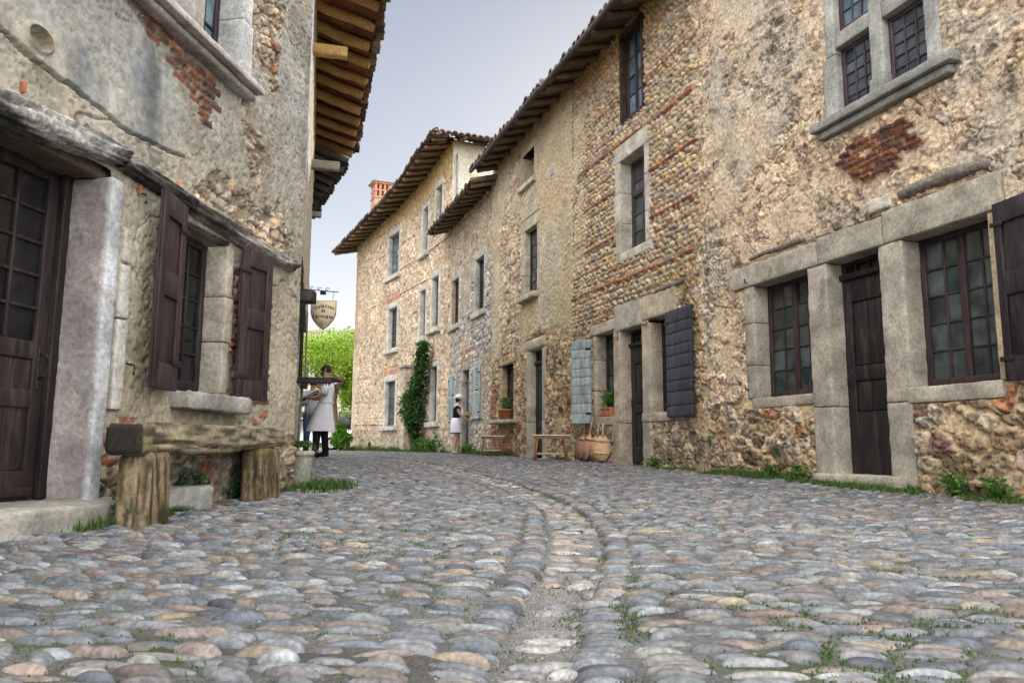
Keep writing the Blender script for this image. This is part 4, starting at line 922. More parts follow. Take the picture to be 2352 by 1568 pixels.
relief(hC, RW, uBC - .06, uCD, -.12, 7.8, .021, fieldC, holesC, flats=[(C_win[0] - .19, C_win[1] + .19, C_win[2] - .12, C_win[3] + .26), (C_door[0] - .2, C_door[1] + .2, -1, C_door[3] + .27), (C_g[0] - .1, C_g[1] + .1, C_g[2] - .05, C_g[3])])
LC = (.46, .41, .32)
casement(hC, RW, C_win, .13, 2, 5, DARKP, GLASS, fr=.05, mu=.02, jw=.20, lint=(.14, .26), sill=(.16, .12, .18), scol=LC, seed=81, label='tall first-floor window with a projecting sill')
b = MB(); stone(b, RW, C_blk[0] - .04, C_blk[1] + .04, C_blk[2] - .04, C_blk[3] + .04, -.35, -.22, (.33, .27, .18), 82, .06, .02, .02); w = b.build('blocked_window', WALL, hC)
m = MB(); stone(m, RW, C_blk[0] - .14, C_blk[0] - .002, C_blk[2], C_blk[3], -.3, .015, LC, 83); stone(m, RW, C_blk[1] + .002, C_blk[1] + .16, C_blk[2], C_blk[3], -.3, .015, LC, 84); m.build('jamb', DRESS, w)
m = MB(); stone(m, RW, C_blk[0] - .16, C_blk[1] + .16, C_blk[2] - .12, C_blk[2] - .002, -.3, .12, np.array(LC) * 1.1, 85); m.build('sill', DRESS, w)
casement(hC, RW, C_g, .14, 2, 4, DARKP, GLASSD, fr=.04, jw=.12, scol=(.40, .31, .20), seed=86, label='deep ground window with a planter ledge')
m = MB(); stone(m, RW, C_g[0] - .38, C_g[1] + .30, C_g[2] - .08, C_g[2] - .002, -.1, .30, (.40, .38, .34), 87, .06, .03, .02); m.build('ledge', DRESS, hC)
timber('embedded_timber', hC, RW, (C_g[0] - .15, C_g[3] + .05), (C_g[1] + .25, C_g[3] + .03), .035, seed=13, col=(.16, .13, .10))
timber('embedded_timber', hC, RW, RW.hit(1206, 775), RW.hit(1236, 766), .035, seed=14, col=(.16, .13, .10))
panel_door(hC, RW, C_door, .15, (.022, .022, .026), transom=.30, tcols=3, panels=((.06, .30), (.38, .92)), jw=.20, scol=(.42, .38, .31), seed=88, label='narrow blue-black door between stone jambs')
m = MB(); W = RW; stone(m, RW, C_door[0] - .22, C_door[1] + .22, C_door[3] + .002, C_door[3] + .28, -.3, .03, (.44, .39, .31), 89, .05, .12, .01); m.build('lintel', DRESS, hC)
for x, y, a_, b_ in ((1268, 395, .5, .12), (1190, 455, .35, .10), (1205, 250, .3, .1), (1176, 600, .30, .10), (1252, 560, .3, .16)):
    p = RW.hit(x, y); m = MB(); stone(m, RW, p[0] - a_ / 2, p[0] + a_ / 2, p[1] - b_, p[1] + b_, -.02, .04, (.52, .48, .40), x, .05, .03, .015); m.build('pale_block', DRESS, hC)
t = thing('planter_box', RW.W([C_g[0] + .32, C_g[2], .08]), 'square terracotta pot with bushy herbs on the stone ledge', 'planter', 'terracotta planters on window ledges')
m = MB(); u, z = C_g[0] + .34, C_g[2] + .002; prof = [(.0, 0), (.10, 0), (.135, .22), (.15, .22), (.15, .26), (.12, .26), (.11, .20), (.0, .20)]
lathe(m, prof, RW.W([u, z, .10]), 20, (.40, .16, .08), 1.25, 1.); m.build('pot', TERRA, t); potplant(t, RW, u, z + .2, .10, .24, .34, 380, 5, GP)

# ---- house D
D_door = R(1062, 1077, 850, 1035); D_u1 = R(1038, 1054, 643, 747); D_u2 = R(1093, 1112, 592, 715); D_bl = R(1066, 1081, 606, 724); D_door[2] = base_z(18.6) + .04
D_g1 = R(1033, 1048, 861, 958); D_g2 = R(1086, 1104, 842, 962); D_g1[2] = D_g2[2]; D_g1[3] = D_g2[3] = D_g2[3]
hD = thing('stone_house', (*RW.W([18.2, 0, 0])[:2], 0), 'lower stone house with louvred grey shutters and a drooping tiled eave', 'house')
def fieldD(U, Z):
    g = L_galet(U, Z, .17, .11, np.concatenate([S_PALE, S_GREY]), (.44, .38, .29), .045, 51, .95, .3)
    ru = L_rubble(U, Z, .17, .12, S_PALE, (.48, .40, .28), .035, 52, .03, .4, .022, .25, .02); r = over(g, ru, ss(.44, .56, fb2(U, Z, .5, 3, 53) + .2 * ss(2.8, 2.2, Z)))
    gr_ = ss(.5, .65, fb2(U, Z, .8, 3, 54)) * .6; return r[0], mixc(r[1], r[1].mean(-1, keepdims=True) * np.array([.85, .87, .9]), gr_)
holesD = [(D_door[0] - .03, D_door[1] + .03, -1, D_door[3] + .03)] + [grow(x, .03) for x in (D_u1, D_u2)] + [grow(x, -.02) for x in (D_g1, D_g2)]
relief(hD, RW, uCD - .05, uDE + .07, -.12, 7.35, .026, fieldD, holesD, flats=[grow(x, .16) for x in (D_u1, D_u2, D_g1, D_g2)] + [(D_door[0] - .15, D_door[1] + .15, -1, D_door[3] + .27)])
LD = (.43, .42, .38)
for r_, s_, l_ in ((D_u1, 91, 'left of three upstairs openings of the lower house'), (D_u2, 92, 'right of three upstairs openings of the lower house')):
    casement(hD, RW, r_, .11, 2, 5, (.05, .04, .035), GLASSD, fr=.05, jw=.16, lint=(.18, .24), sill=(.22, .15, .10), scol=LD, seed=s_, far=True, label=l_)
b = MB(); stone(b, RW, D_bl[0], D_bl[1], D_bl[2], D_bl[3], -.05, .02, (.44, .38, .29), 93, .1, .01, .02); w = b.build('blind_window', WALL, hD)
m = MB(); stone(m, RW, D_bl[0] - .14, D_bl[0] - .002, D_bl[2], D_bl[3], -.1, .045, LD, 94, .1); stone(m, RW, D_bl[1] + .002, D_bl[1] + .14, D_bl[2], D_bl[3], -.1, .045, LD, 95, .1); stone(m, RW, D_bl[0] - .14, D_bl[1] + .14, D_bl[3] + .002, D_bl[3] + .16, -.1, .045, LD, 96, .1); m.build('jamb', DRESS, w)
panel_door(hD, RW, D_door, .13, (.06, .075, .10), transom=.35, tcols=2, panels=((.08, .40), (.48, .92)), jw=.16, lint=(.18, .28), scol=(.36, .34, .30), seed=97, far=True, label='blue grey door beside the waitress')
for r_, s_ in ((D_g1, 98), (D_g2, 99)):
    casement(hD, RW, r_, .12, 2, 4, (.05, .05, .05), GLASSD, fr=.04, jw=.10, lint=(.12, .2), sill=None, scol=LD, seed=s_, far=True)
    mid_ = (r_[0] + r_[1]) / 2; wd = (r_[1] - r_[0]) / 2
    sh = shutter(hD, RW, r_[0] - .02, r_[2], r_[3], wd + .01, 1, math.radians(4), .02, 'louvre', (.42, .46, .46), s_, 'closed pale grey louvred shutter leaf'); shutter(hD, RW, r_[1] + .02, r_[2], r_[3], wd + .01, -1, math.radians(6), .02, 'louvre', (.42, .46, .46), s_ + 1)
WB = (.17, .125, .085)
roof(hD, RW, uCD - .35, uDE + .5, 7.35, .75, 15, 3.0, 11, raf=.42, wood=WB, rr=.05)
# one long roof over the cobble house and its neighbour
roof(hC, RW, uBC, uCD - .2, 7.75, .70, 16, 3.4, 12, raf=.46, wood=WB, fascia=(.07, .065, .065))
roof(hB, RW, uAB + .0, uBC - .01, 7.70, .70, 16, 3.4, 13, raf=.46, wood=WB, fascia=(.07, .065, .065))

# ---- house E: tall curved house at the bend
EW = Wall([[-1.9, 23.7], [-2.48, 24.9], [-3.1, 26.4], [-3.75, 27.7], [-4.52, 29.2], [-5.6, 31.1], [-6.99, 33.5]], 1)
RE = EW.rect; eL = EW.u[-1]
hE = thing('stone_house', (*EW.W([5.5, 0, 0])[:2], 0), 'tall curving three-storey stone house at the bend of the street', 'house')
E_all = dict(a=(894, 917, 539, 634), b=(972, 984, 479, 582), c=(1003, 1016, 429, 520), d=(893, 912, 708, 802), e=(967, 977, 668, 775), f=(993, 1008, 637, 754), g=(885, 908, 876, 979), h=(990, 1004, 842, 969))
E_r = {k: RE(*v) for k, v in E_all.items()}
for k in 'bcef h'.replace(' ', ''): # oblique part of the curve: give these lights their real width
    u = .5 * (E_r[k][0] + E_r[k][1]); hw = max(.30, (E_r[k][1] - E_r[k][0]) / 2); E_r[k][0], E_r[k][1] = u - hw, u + hw
def fieldE(U, Z):
    g = L_galet(U, Z, .20, .125, np.concatenate([S_PALE, S_PALE, S_GREY[:2]]) * 1.08, (.56, .44, .28), .045, 61, .98, .25)
    ru = L_rubble(U, Z, .22, .13, S_PALE * 1.05, (.56, .45, .30), .035, 62, .03, .4, .022, .25, .02); m = ss(.48, .58, fb2(U, Z, .4, 3, 63) + .25 * ss(1.2, .5, Z))
    r = over(g, ru, m)
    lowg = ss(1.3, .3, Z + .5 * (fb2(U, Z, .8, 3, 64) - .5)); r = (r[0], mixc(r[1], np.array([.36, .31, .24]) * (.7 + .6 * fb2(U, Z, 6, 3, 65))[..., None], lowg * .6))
    q = pmr(U, Z, (eL - .38, eL + .5, 4.6, 8.6), .10, 66) ; r = over(r, L_brick(U, Z, .24, .085, .012, 67, 1.7, (.56, .44, .34)), q * .6)
    q = pmr(U, Z, (eL - .45, eL + .5, .0, 4.6), .10, 68); r = over(r, L_plaster(U, Z, (.58, .50, .40), (.54, .44, .33), 69), q * .8, .03)
    for k_, w_ in (('g', .3), ('d', .3)):
        rr_ = E_r[k_]; q = pmr(U, Z, (rr_[0] - w_, rr_[1] + w_, rr_[3] + .25, rr_[3] + .6), .08, 70); r = over(r, L_brick(U, Z, .1, .26, .015, 71, 1.5, (.54, .42, .32)), q * .7)
    oc = ss(8.6, 9.7, Z + .5 * (fb2(U, Z, 2, 3, 72) - .5)); return r[0], mixc(r[1], np.array([.50, .33, .12]) * (.7 + .6 * fb2(U, Z, 7, 3, 73))[..., None], oc * .75)
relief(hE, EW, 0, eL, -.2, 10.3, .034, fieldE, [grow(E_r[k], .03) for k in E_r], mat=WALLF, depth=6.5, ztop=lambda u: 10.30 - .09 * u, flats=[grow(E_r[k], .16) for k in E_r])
LE = (.56, .54, .49)
where = dict(a='top window nearest the far corner', b='top middle window', c='top window beside the lower roof', d='middle window nearest the far corner', e='narrow middle window', f='middle window nearest the lower house', g='ground window nearest the far corner', h='ground window behind the climbing shrub')
for i, k in enumerate(E_r):
    casement(hE, EW, E_r[k], .13, 3, 6, (.13, .14, .15), GLASSB if k == 'a' else GLASSD if k != 'g' else GLASS, fr=.05, mu=.025, split=False, jw=.17, lint=(.17, .22), sill=(.25, .16, .16), scol=LE, seed=100 + i, far=True, label=where[k], jo=.03)
b = MB(); ub = EW.hit(941, 930)[0]; stone(b, EW, ub - .22, ub + .22, -.1, 3.2, -.05, .30, (.46, .40, .31), 120, .12, .03, .04); stone(b, EW, ub - .30, ub + .30, 3.203, 3.32, -.05, .38, (.38, .37, .35), 121, .12, .03, .02); b.build('buttress', WALLF, hE)
uv, zv = EW.hit(851, 1028); m = MB(); th = np.linspace(0, math.pi, 10); P = np.array([[uv + .16 * math.cos(a), .42 + .16 * math.sin(a), .055] for a in th] + [[uv - .16, .18, .055], [uv + .16, .18, .055]])
V = EW.W(P); c_ = EW.W([uv, .35, .055]); m.add(np.concatenate([V, [c_]]), [[i, (i + 1) % len(P), len(P)] for i in range(len(P))], (.012, .010, .009)); tube(m, EW.W(np.array([[uv + .16, .42, .06], [uv - .16, .42, .06]])), .015, 6, (.35, .15, .09)); m.build('vent', IRON, hE)
class Sheared(Wall):
    def W(s, q): r = Wall.W(s, q); q = np.atleast_2d(np.asarray(q, float)); r = np.atleast_2d(r).copy(); r[:, 2] -= .09 * q[:, 0]; return r
ES = Sheared(EW.p, 1)
roof(hE, ES, -.75, eL + .75, 10.30, .95, 15, 3.6, 14, hip=True, raf=.50, wood=(.20, .14, .09), tile=((.24, .18, .14), (.29, .20, .15), (.18, .15, .13), (.27, .23, .19)), rr=.06, res=6)
# plastered end wall above the lower roof, with its own short eave
p0 = EW.W([0, 0, 0])[:2]; nrm = np.array([.944, .33]); XW = Wall([p0 + nrm * .02, p0 + nrm * 6.4], -1)
def fieldX(U, Z):
    p = L_plaster(U, Z, (.60, .59, .52), (.56, .53, .42), 130, .004, .8); q = pmr(U, Z, (.5, 1.1, 8.6, 9.2), .2, 131); p = over(p, L_plaster(U, Z, (.56, .42, .24), (.55, .40, .24), 132), q)
    return p
relief(hE, XW, -.07, 6.3, 5.5, 10.2, .06, fieldX, [], mat=PLAST, back=False, name='end_wall')
roof(hE, XW, -.95, 6.3, 10.33, .75, 15, 3.0, 15, hip=True, raf=.9, back=False, wood=(.20, .14, .09), res=6)
m = MB(); tube(m, XW.W(np.array([[.05, 9.8, .06], [.06, 8.5, .05], [.03, 7.0, .05]])), .03, 6, (.25, .22, .2)); m.build('drain_pipe', IRON, hE)
# chimney of the tall house
cc = at_y(873, 480, 31.6); ch = MB(); cx, cy_ = cc[0], cc[1] + .0
def cfn(p, a=math.radians(25)): return np.stack([cx + p[:, 0] * math.cos(a) - p[:, 1] * math.sin(a), cy_ + p[:, 0] * math.sin(a) + p[:, 1] * math.cos(a), p[:, 2]], 1)
zb, zt = cc[2] - .9, at_y(873, 417, 31.6)[2]; cm = (.50, .26, .19)
blk(ch, -.33, .33, -.33, .33, zb, zt - .85, cfn, (.52, .30, .22), .08, .01, .01, 1, 12, .3); blk(ch, -.36, .36, -.36, .36, zt - .85, zt - .78, cfn, (.5, .3, .22), None, .01)
for x in (-.28, -.09, .10, .29):
    for y in (-.29, .29): blk(ch, x - .045, x + .045, y - .045, y + .045, zt - .78, zt - .22, cfn, cm, None, .008)
for y in (-.10, .10):
    for x in (-.29, .29): blk(ch, x - .045, x + .045, y - .045, y + .045, zt - .78, zt - .22, cfn, cm, None, .008)
blk(ch, -.34, .34, -.34, .34, zt - .52, zt - .46, cfn, cm, None, .008); blk(ch, -.38, .38, -.38, .38, zt - .22, zt - .14, cfn, cm, None, .01)
V = cfn(np.array([[-.46, -.46, zt - .14], [.46, -.46, zt - .14], [.46, .46, zt - .14], [-.46, .46, zt - .14], [0, 0, zt + .06]])); ch.add(V, [np.array([[0, 1, 4], [1, 2, 4], [2, 3, 4], [3, 0, 4]]), np.array([[3, 2, 1, 0]])], (.42, .24, .18))
ch.build('chimney', TERRA, hE, smooth=False)

# ------------------------------------------------------------------ left house
LW = Wall([[-2.65 - .1508 * 1.6, 2.65 - 1.6], [-1.99, 7.02]], -1); RL = LW.rect
hL = thing('stone_house', (*LW.W([3.5, 0, 0])[:2], 0), 'close left house with peeling grey plaster over brick and rubble and a bowed oak beam', 'house')
L_doorr = RL(-210, 234, 330, 1150); L_doorr[3] = 2.02; L_doorr[2] = .115
du1 = LW.hit(234, 700)[0]; L_doorr[1] = LW.hit(216, 800)[0]; L_doorr[0] = L_doorr[1] - 1.25
L_w = RL(404, 512, 540, 905); L_w[3] = 1.93; L_w[2] = .80
uS0, uS1 = LW.hit(400, 60)[0], LW.hit(566, 212)[0]; zS = LW.hit(560, 200)[1]
L_up = [LW.hit(468, 50)[0], LW.hit(512, 60)[0], zS + .02, zS + 1.6]; L_up[1] = LW.hit(560, 100)[0] - .11; L_up[0] = L_up[1] - .50
P_ = LW.poly
plS = P_([(-300, -300), (-300, 60), (0, 60), (110, 160), (330, 330), (425, 362), (432, 250), (300, 20), (180, -300)])
brk1 = P_([(318, 20), (350, 30), (430, 120), (480, 170), (500, 230), (492, 300), (462, 290), (440, 210), (395, 150), (322, 60)])
brk2 = P_([(400, 118), (470, 150), (480, 200), (440, 200), (405, 160)])
rub1 = P_([(250, -60), (300, 20), (330, 30), (290, 42), (255, 10)])
rub2 = P_([(560, 20), (660, -60), (640, 160), (630, 260), (640, 420), (660, 580), (640, 600), (600, 540), (560, 300), (545, 210), (566, 200)])
rub3 = P_([(430, 420), (500, 400), (560, 440), (640, 540), (660, 600), (560, 520), (455, 450)])
brk3 = P_([(235, 975), (330, 975), (330, 1120), (240, 1085)]); brk4 = P_([(600, 700), (620, 640), (622, 860), (605, 960), (560, 985), (540, 930), (545, 690)])
brk5 = P_([(520, 640), (548, 620), (545, 910), (520, 930)]); brk6 = P_([(596, 600), (618, 620), (616, 990), (590, 990)])
basr = P_([(300, 1040), (680, 1000), (690, 1200), (230, 1300), (230, 1100)])
hol = LW.hit(85, 90); crk = P_([(-60, 0), (0, 62), (75, 140), (150, 190), (300, 305), (422, 362)])
def fieldL(U, Z):
    base = L_plaster(U, Z, (.40, .39, .36), (.47, .44, .38), 201, .004, 1.6)
    pz = fb2(U, Z, 9, 4, 202); pits = ss(.60, .70, fb2(U, Z, 34, 3, 203)) * .009; base = (base[0] - pits, base[1] * (.85 + .3 * pz)[..., None])
    st = ss(.54, .66, fb2(U, Z, 1.9, 5, 221)); base = (base[0] - .003 * st, mixc(base[1], np.array([.30, .275, .235]) * (.8 + .4 * pz)[..., None], st * .65))
    lt = ss(.58, .68, fb2(U, Z, 3.1, 4, 222)); base = (base[0] + .004 * lt, mixc(base[1], np.array([.54, .52, .47]) + 0 * base[1], lt * .6))
    ck = ss(.010, .002, np.abs(fb2(U, Z, 1.5, 4, 223) - .5)) * ss(.45, .6, fb2(U, Z, .9, 3, 224)); base = (base[0] - .014 * ck, base[1] * (1 - .45 * ck)[..., None])
    warm = ss(3.0, 1.6, Z); base = (base[0], mixc(base[1], base[1] * np.array([1.12, 1.04, .90]), warm))
    r = base
    rough = L_rubble(U, Z, .11, .075, np.concatenate([S_GREY, S_PALE]), (.44, .39, .31), .028, 204, .03, .35, .014, .25, .05)
    m = ss(.60, .64, fb2(U, Z, 1.7, 4, 205) + .16 * ss(3.2, 4.3, U) - .16) * ss(2.15, 2.4, Z); m = np.maximum(m, pm(U, Z, rub2, seed=1, wob=.07)); m = np.maximum(m, pm(U, Z, rub3, seed=2)); m = np.maximum(m, pm(U, Z, rub1, seed=7))
    r2 = L_rubble(U, Z, .13, .085, np.concatenate([S_PALE, S_GREY]) * 1.1, (.38, .32, .24), .055, 230, .03, .32, .016, .12, .05)
    m = m * (1 - ss(4.75, 4.95, U) * .75); r = over(r, rough, m, -.006); q = np.maximum(pm(U, Z, rub2, seed=1, wob=.07) * (fb2(U, Z, 2.2, 3, 231) > .40), pm(U, Z, rub3, seed=2)); r = over(r, r2, q, -.02)
    sm = L_plaster(U, Z, (.31, .33, .34), (.46, .44, .38), 206, .002, 1.8, .5); q = pm(U, Z, plS, seed=3, wob=.012); r = over(r, sm, q * (1 - .55 * ss(.52, .62, fb2(U, Z, 2.5, 4, 216))), .010)
    # shadowed crack along the lower edge of the smooth coat is real relief
    for poly_, s_, t_, bw in ((brk1, 207, .95, .15), (brk2, 208, 1.1, .15), (brk3, 209, 1.15, .16), (brk4, 210, 1.2, .14), (brk5, 211, 1.2, .13), (brk6, 212, 1.3, .15)):
        q = pmb(U, Z, poly_, bw, .058, s_, .14)
        if poly_ in (brk4, brk5, brk6): q = q * (fb2(U, Z, 3.5, 3, s_) > .46)
        r = over(r, L_brick(U, Z, bw, .058, .030, s_, t_, (.42, .37, .28)), q, -.022)
    q = pm(U, Z, basr, seed=9, wob=.06); lo = L_rubble(U, Z, .22, .17, S_DARK * .95, (.30, .25, .18), .040, 213, .05, .25, .024, .05, .06); r = over(r, lo, q)
    d = np.sqrt(((U - hol[0]) / .075) ** 2 + ((Z - hol[1]) / .055) ** 2); rim = ss(1.5, 1.1, d); q = ss(1.05, .95, d); h = r[0] + .02 * rim - .075 * q; c = mixc(r[1], np.array([.30, .22, .12]), rim * .7 * (1 - q)); c = mixc(c, np.array([.42, .38, .30]) * (.7 + .6 * pz)[..., None], q)
    # long crack
    cd = np.full(U.shape, 9.)
    uu, zz = warp(U, Z, 7., .02, 214)
    for k in range(len(crk) - 1):
        a, b2 = np.array(crk[k]), np.array(crk[k + 1]); e = b2 - a; t_ = np.clip(((uu - a[0]) * e[0] + (zz - a[1]) * e[1]) / (e @ e), 0, 1)
        cd = np.minimum(cd, np.hypot(uu - a[0] - t_ * e[0], zz - a[1] - t_ * e[1]))
    h = h - .045 * ss(.013, .004, cd)
    chip = ss(.66, .70, fb2(U, Z, 2.6, 4, 215)) * ss(2.05, 1.9, Z); h = h - .014 * chip; c = mixc(c, np.array([.44, .37, .26]) * (.8 + .4 * pz)[..., None], chip * .8)
    return h, c * np.array([.76, .765, .775])
holesL = [(L_doorr[0] - .03, L_doorr[1] + .03, -.5, L_doorr[3] + .02), grow(L_w, .04), (L_up[0] - .75, L_up[1] + .08, L_up[2] - .06, 9)]
relief(hL, LW, -1.2, LW.u[-1], -.12, 5.6, .0095, fieldL, holesL, mat=PLAST)
LL = (.36, .35, .34); PIL = (.42, .43, .44)
# dark glazed door
u0, u1, z0, z1 = L_doorr; o = -.26; m = MB(); c = (.024, .016, .017); kw = dict(fn=LW.W, bev=.007)
zg = .985
blk(m, u0, u1 + .02, z0, zg, o - .05, o - .02, col=np.array(c) * .9, **kw)
blk(m, u1 - .055, u1 + .02, z0, z1, o - .05, o + .035, col=np.array(c) * .8, **kw); blk(m, u1 - .14, u1 - .058, z0, z1, o - .05, o + .004, col=c, **kw)
for a, e_ in ((z0, z0 + .16), (z0 + .50, z0 + .60), (zg - .10, zg)): blk(m, u0, u1 - .14, a, e_, o - .02, o + .004, col=np.array(c) * 1.15, **kw)
blk(m, u0, u1 - .1, z0 + .02, z0 + .07, o + .004, o + .03, col=c, **kw)
for k in range(7):
    ua = u1 - .14 - (k + 1) * .16; blk(m, ua + .003, ua + .157, z0 + .16, zg - .1, o - .02, o - .010 + .003 * (k % 2), col=np.array(c) * (1 + .1 * (k % 2)), **kw)
blk(m, u0, u1 - .14, z1 - .10, z1 + .02, o - .03, o + .004, col=c, **kw)
gu = np.linspace(u1 - .14 - .62, u1 - .14, 4); gzz = np.linspace(zg, z1 - .10, 6)
for g_ in list(gu[:-1]) + [gu[0] - .21]: blk(m, g_ - .011, g_ + .011, zg, z1 - .1, o - .03, o - .0, col=c, **kw)
for g_ in gzz[1:-1]: blk(m, u0, u1 - .14, g_ - .011, g_ + .011, o - .028, o - .003, col=c, **kw)
dL = m.build('door', PAINT, hL); dL['label'] = 'dark brown half-glazed door, cut by the left edge'
m = MB(); m.add(LW.W(np.array([[u0, zg, o - .02], [u1 - .14, zg, o - .02], [u1 - .14, z1, o - .02], [u0, z1, o - .02]])), [[0, 1, 2, 3]]); m.build('pane', GLASSD, dL, False)
m = MB(); tube(m, LW.W(np.array([[u1 - .105, .92, o + .01], [u1 - .105, .91, o + .06], [u1 - .105, .80, o + .065], [u1 - .105, .78, o + .01]])), .008, 6, (.015, .013, .013)); blk(m, u1 - .12, u1 - .09, .72, .96, o + .003, o + .012, LW.W, (.018, .015, .015), None, .003); m.build('handle', IRON, dL)
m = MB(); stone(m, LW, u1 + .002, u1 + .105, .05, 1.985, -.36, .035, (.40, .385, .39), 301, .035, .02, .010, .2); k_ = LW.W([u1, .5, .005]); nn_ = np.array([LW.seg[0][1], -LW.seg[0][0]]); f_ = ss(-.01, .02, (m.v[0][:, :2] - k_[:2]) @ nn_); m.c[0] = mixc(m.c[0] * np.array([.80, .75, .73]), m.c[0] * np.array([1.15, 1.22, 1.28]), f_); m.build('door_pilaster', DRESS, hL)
m = MB(); stone(m, LW, u1 + .15, u1 + .25, .62, 1.16, -.02, .030, (.43, .42, .39), 303, .03, .02, .008); stone(m, LW, u1 + .15, u1 + .245, 1.17, 1.50, -.02, .028, (.45, .43, .40), 304, .03, .02, .008); stone(m, LW, u1 + .16, u1 + .24, 1.51, 1.72, -.02, .026, (.44, .42, .38), 305, .03, .02, .008); m.build('quoin_block', DRESS, hL)
m = MB(); stone(m, LW, u0 - .3, u1 + .25, -.1, .113, -.4, .30, (.26, .25, .22), 306, .05, .03, .012, .25); m.build('doorstep', DRESS, hL)
# bowed oak beam over door and window: two pieces, charred in the gap
def beam(pts, rz, seed, col, name='oak_beam'):
    P = np.array(pts); t = np.linspace(0, 1, 110); tt = np.linspace(0, 1, len(P)); u = np.interp(t, tt, P[:, 0]); z = np.interp(t, tt, P[:, 1]); k = np.ones(15) / 15; zz = np.convolve(np.pad(z, 7, 'edge'), k, 'valid')
    n = 44; th = np.linspace(0, 2 * math.pi, n, endpoint=False); rr_ = np.interp(t, np.linspace(0, 1, len(rz)), rz)
    A = []
    for i in range(len(t)):
        gr_ = 1 + .12 * (vn2(th * 3.0 + 5 * seed, np.full(n, t[i] * 2.2), 1.4, seed) - .5) * 2 + .10 * (vn2(th * 5.0, np.full(n, t[i] * 5), 1., seed + 3) - .5) * 2 + .13 * (vn2(th * 7 + 1.5 * math.sin(t[i] * 9), np.full(n, t[i] * 6), 1., seed + 6) - .5) * 2 + .06 * (vn2(th * 7, np.full(n, t[i] * 60), 1., seed + 7) - .5)
        c_, s_ = np.sign(np.cos(th)) * np.abs(np.cos(th)) ** .7, np.sign(np.sin(th)) * np.abs(np.sin(th)) ** .7
        A.append(np.stack([np.full(n, u[i]), zz[i] + s_ * rr_[i] * gr_, -.04 + c_ * .125 * gr_], 1))
    V = np.concatenate(A); i = np.arange(len(t) - 1)[:, None] * n; j = np.arange(n)[None]; j2 = (j + 1) % n
    q = np.stack([(i + j).ravel(), (i + j2).ravel(), (i + n + j2).ravel(), (i + n + j).ravel()], 1); b = MB()
    g1 = np.clip((fb3(V * np.array([4., 70., 70.]), 1., 3, seed) - .5) * 2.2 + .5, 0, 1.2); g2 = fb3(V * np.array([1.6, 6., 6.]), 1., 3, seed + 4)
    cc = np.array(col)[None] * (.50 + 1.0 * g1)[:, None]; cc = mixc(cc * 1.15, cc * .25, ss(.48, .62, g2)); b.add(LW.W(V), [q, np.arange(n)[None], (len(V) - n + np.arange(n))[None, ::-1]], cc)
    return b.build(name, WOODG, hL)
bz = [LW.hit(x, y) for x, y in ((-120, 205), (0, 245), (90, 285), (180, 318), (272, 362))]
beam(bz, (.07, .075, .085, .075, .06), 3, (.34, .33, .32))
bz = [LW.hit(x, y) for x, y in ((268, 366), (350, 420), (440, 478), (540, 540), (640, 598), (668, 612))]
beam(bz, (.05, .055, .06, .07, .06, .05), 8, (.30, .28, .26))
m = MB(); stone(m, LW, L_doorr[0], L_doorr[1] + .15, 1.985, 2.10, -.36, -.06, (.13, .10, .075), 320, .05, .03, .02); m.build('inner_lintel', WOODO, hL)
# ground window
casement(hL, LW, L_w, .16, 3, 5, DARKP, GLASSD, fr=.05, mu=.018, split=False, seed=310, label='narrow dark window between two brown shutters', jw=.10, scol=(.40, .37, .31), jside=(0, 1), jr=3)
m = MB(); uq = LW.hit(388, 915)[0], LW.hit(536, 935)[0]; stone(m, LW, uq[0], uq[1], .655, .775, -.1, .15, (.27, .26, .24), 311, .035, .03, .020, .25); m.build('window_ledge', DRESS, hL)
shutter(hL, LW, L_w[0] - .07, .765, 2.02, .39, -1, math.radians(12), .05, 'panel', (.038, .024, .025), 1, 'brown panelled shutter left of the narrow window')
shutter(hL, LW, L_w[1] + .11, .765, 1.95, .37, 1, math.radians(10), .06, 'panel', (.038, .024, .025), 2, 'brown panelled shutter right of the narrow window')
# upper window with moulded sill
L_upl = [L_up[0] - .72, L_up[0] - .14, L_up[2], L_up[3]]
casement(hL, LW, L_up, .16, 3, 5, (.030, .022, .034), GLASSB, fr=.05, mu=.02, split=False, seed=312, label='right light of the upper window')
casement(hL, LW, L_upl, .16, 3, 5, (.030, .022, .034), GLASSB, fr=.05, mu=.02, split=False, seed=313, label='left light of the upper window')
m = MB(); stone(m, LW, L_up[1] + .002, L_up[1] + .17, zS - .0, zS + .50, -.22, .05, (.47, .48, .49), 314); stone(m, LW, L_up[1] + .002, L_up[1] + .15, zS + .504, zS + 1.9, -.22, .045, (.46, .47, .48), 315); m.build('jamb', DRESS, hL)
m = MB(); stone(m, LW, L_up[0] - .137, L_up[0] - .003, zS + .0, zS + 1.9, -.22, .03, (.36, .34, .32), 316); m.build('mullion', DRESS, hL)
m = MB(); stone(m, LW, L_upl[0] - .2, L_up[1] + .22, zS - .055, zS - .002, -.2, .15, (.42, .39, .37), 317, .04, .014); stone(m, LW, L_upl[0] - .2, L_up[1] + .20, zS - .115, zS - .057, -.1, .095, (.38, .35, .33), 318, .04, .04); m.build('sill', DRESS, hL)
for x, y in ((318, 458), (290, 850)):
    p = LW.hit(x, y); m = MB(); tube(m, LW.W(np.array([[p[0], p[1] + .04, 0], [p[0], p[1] + .03, .05], [p[0], p[1], .055], [p[0], p[1] - .03, .05]])), (.006, .008, .013, .008), 7, (.015, .013, .015)); m.build('hook', IRON, hL)
for x, y, a_ in ((50, 200, 40), (318, 435, 70), (404, 425, 60)):   # broken tile shards wedged in the wall
    p = LW.hit(x, y); m = MB(); blk(m, p[0] - .008, p[0] + .010, p[1] - .035, p[1] + .03, -.02, .025, LW.W, (.32, .12, .065), .02, .01, .008, int(a_)); m.build('tile_shard', TERRA, hL)

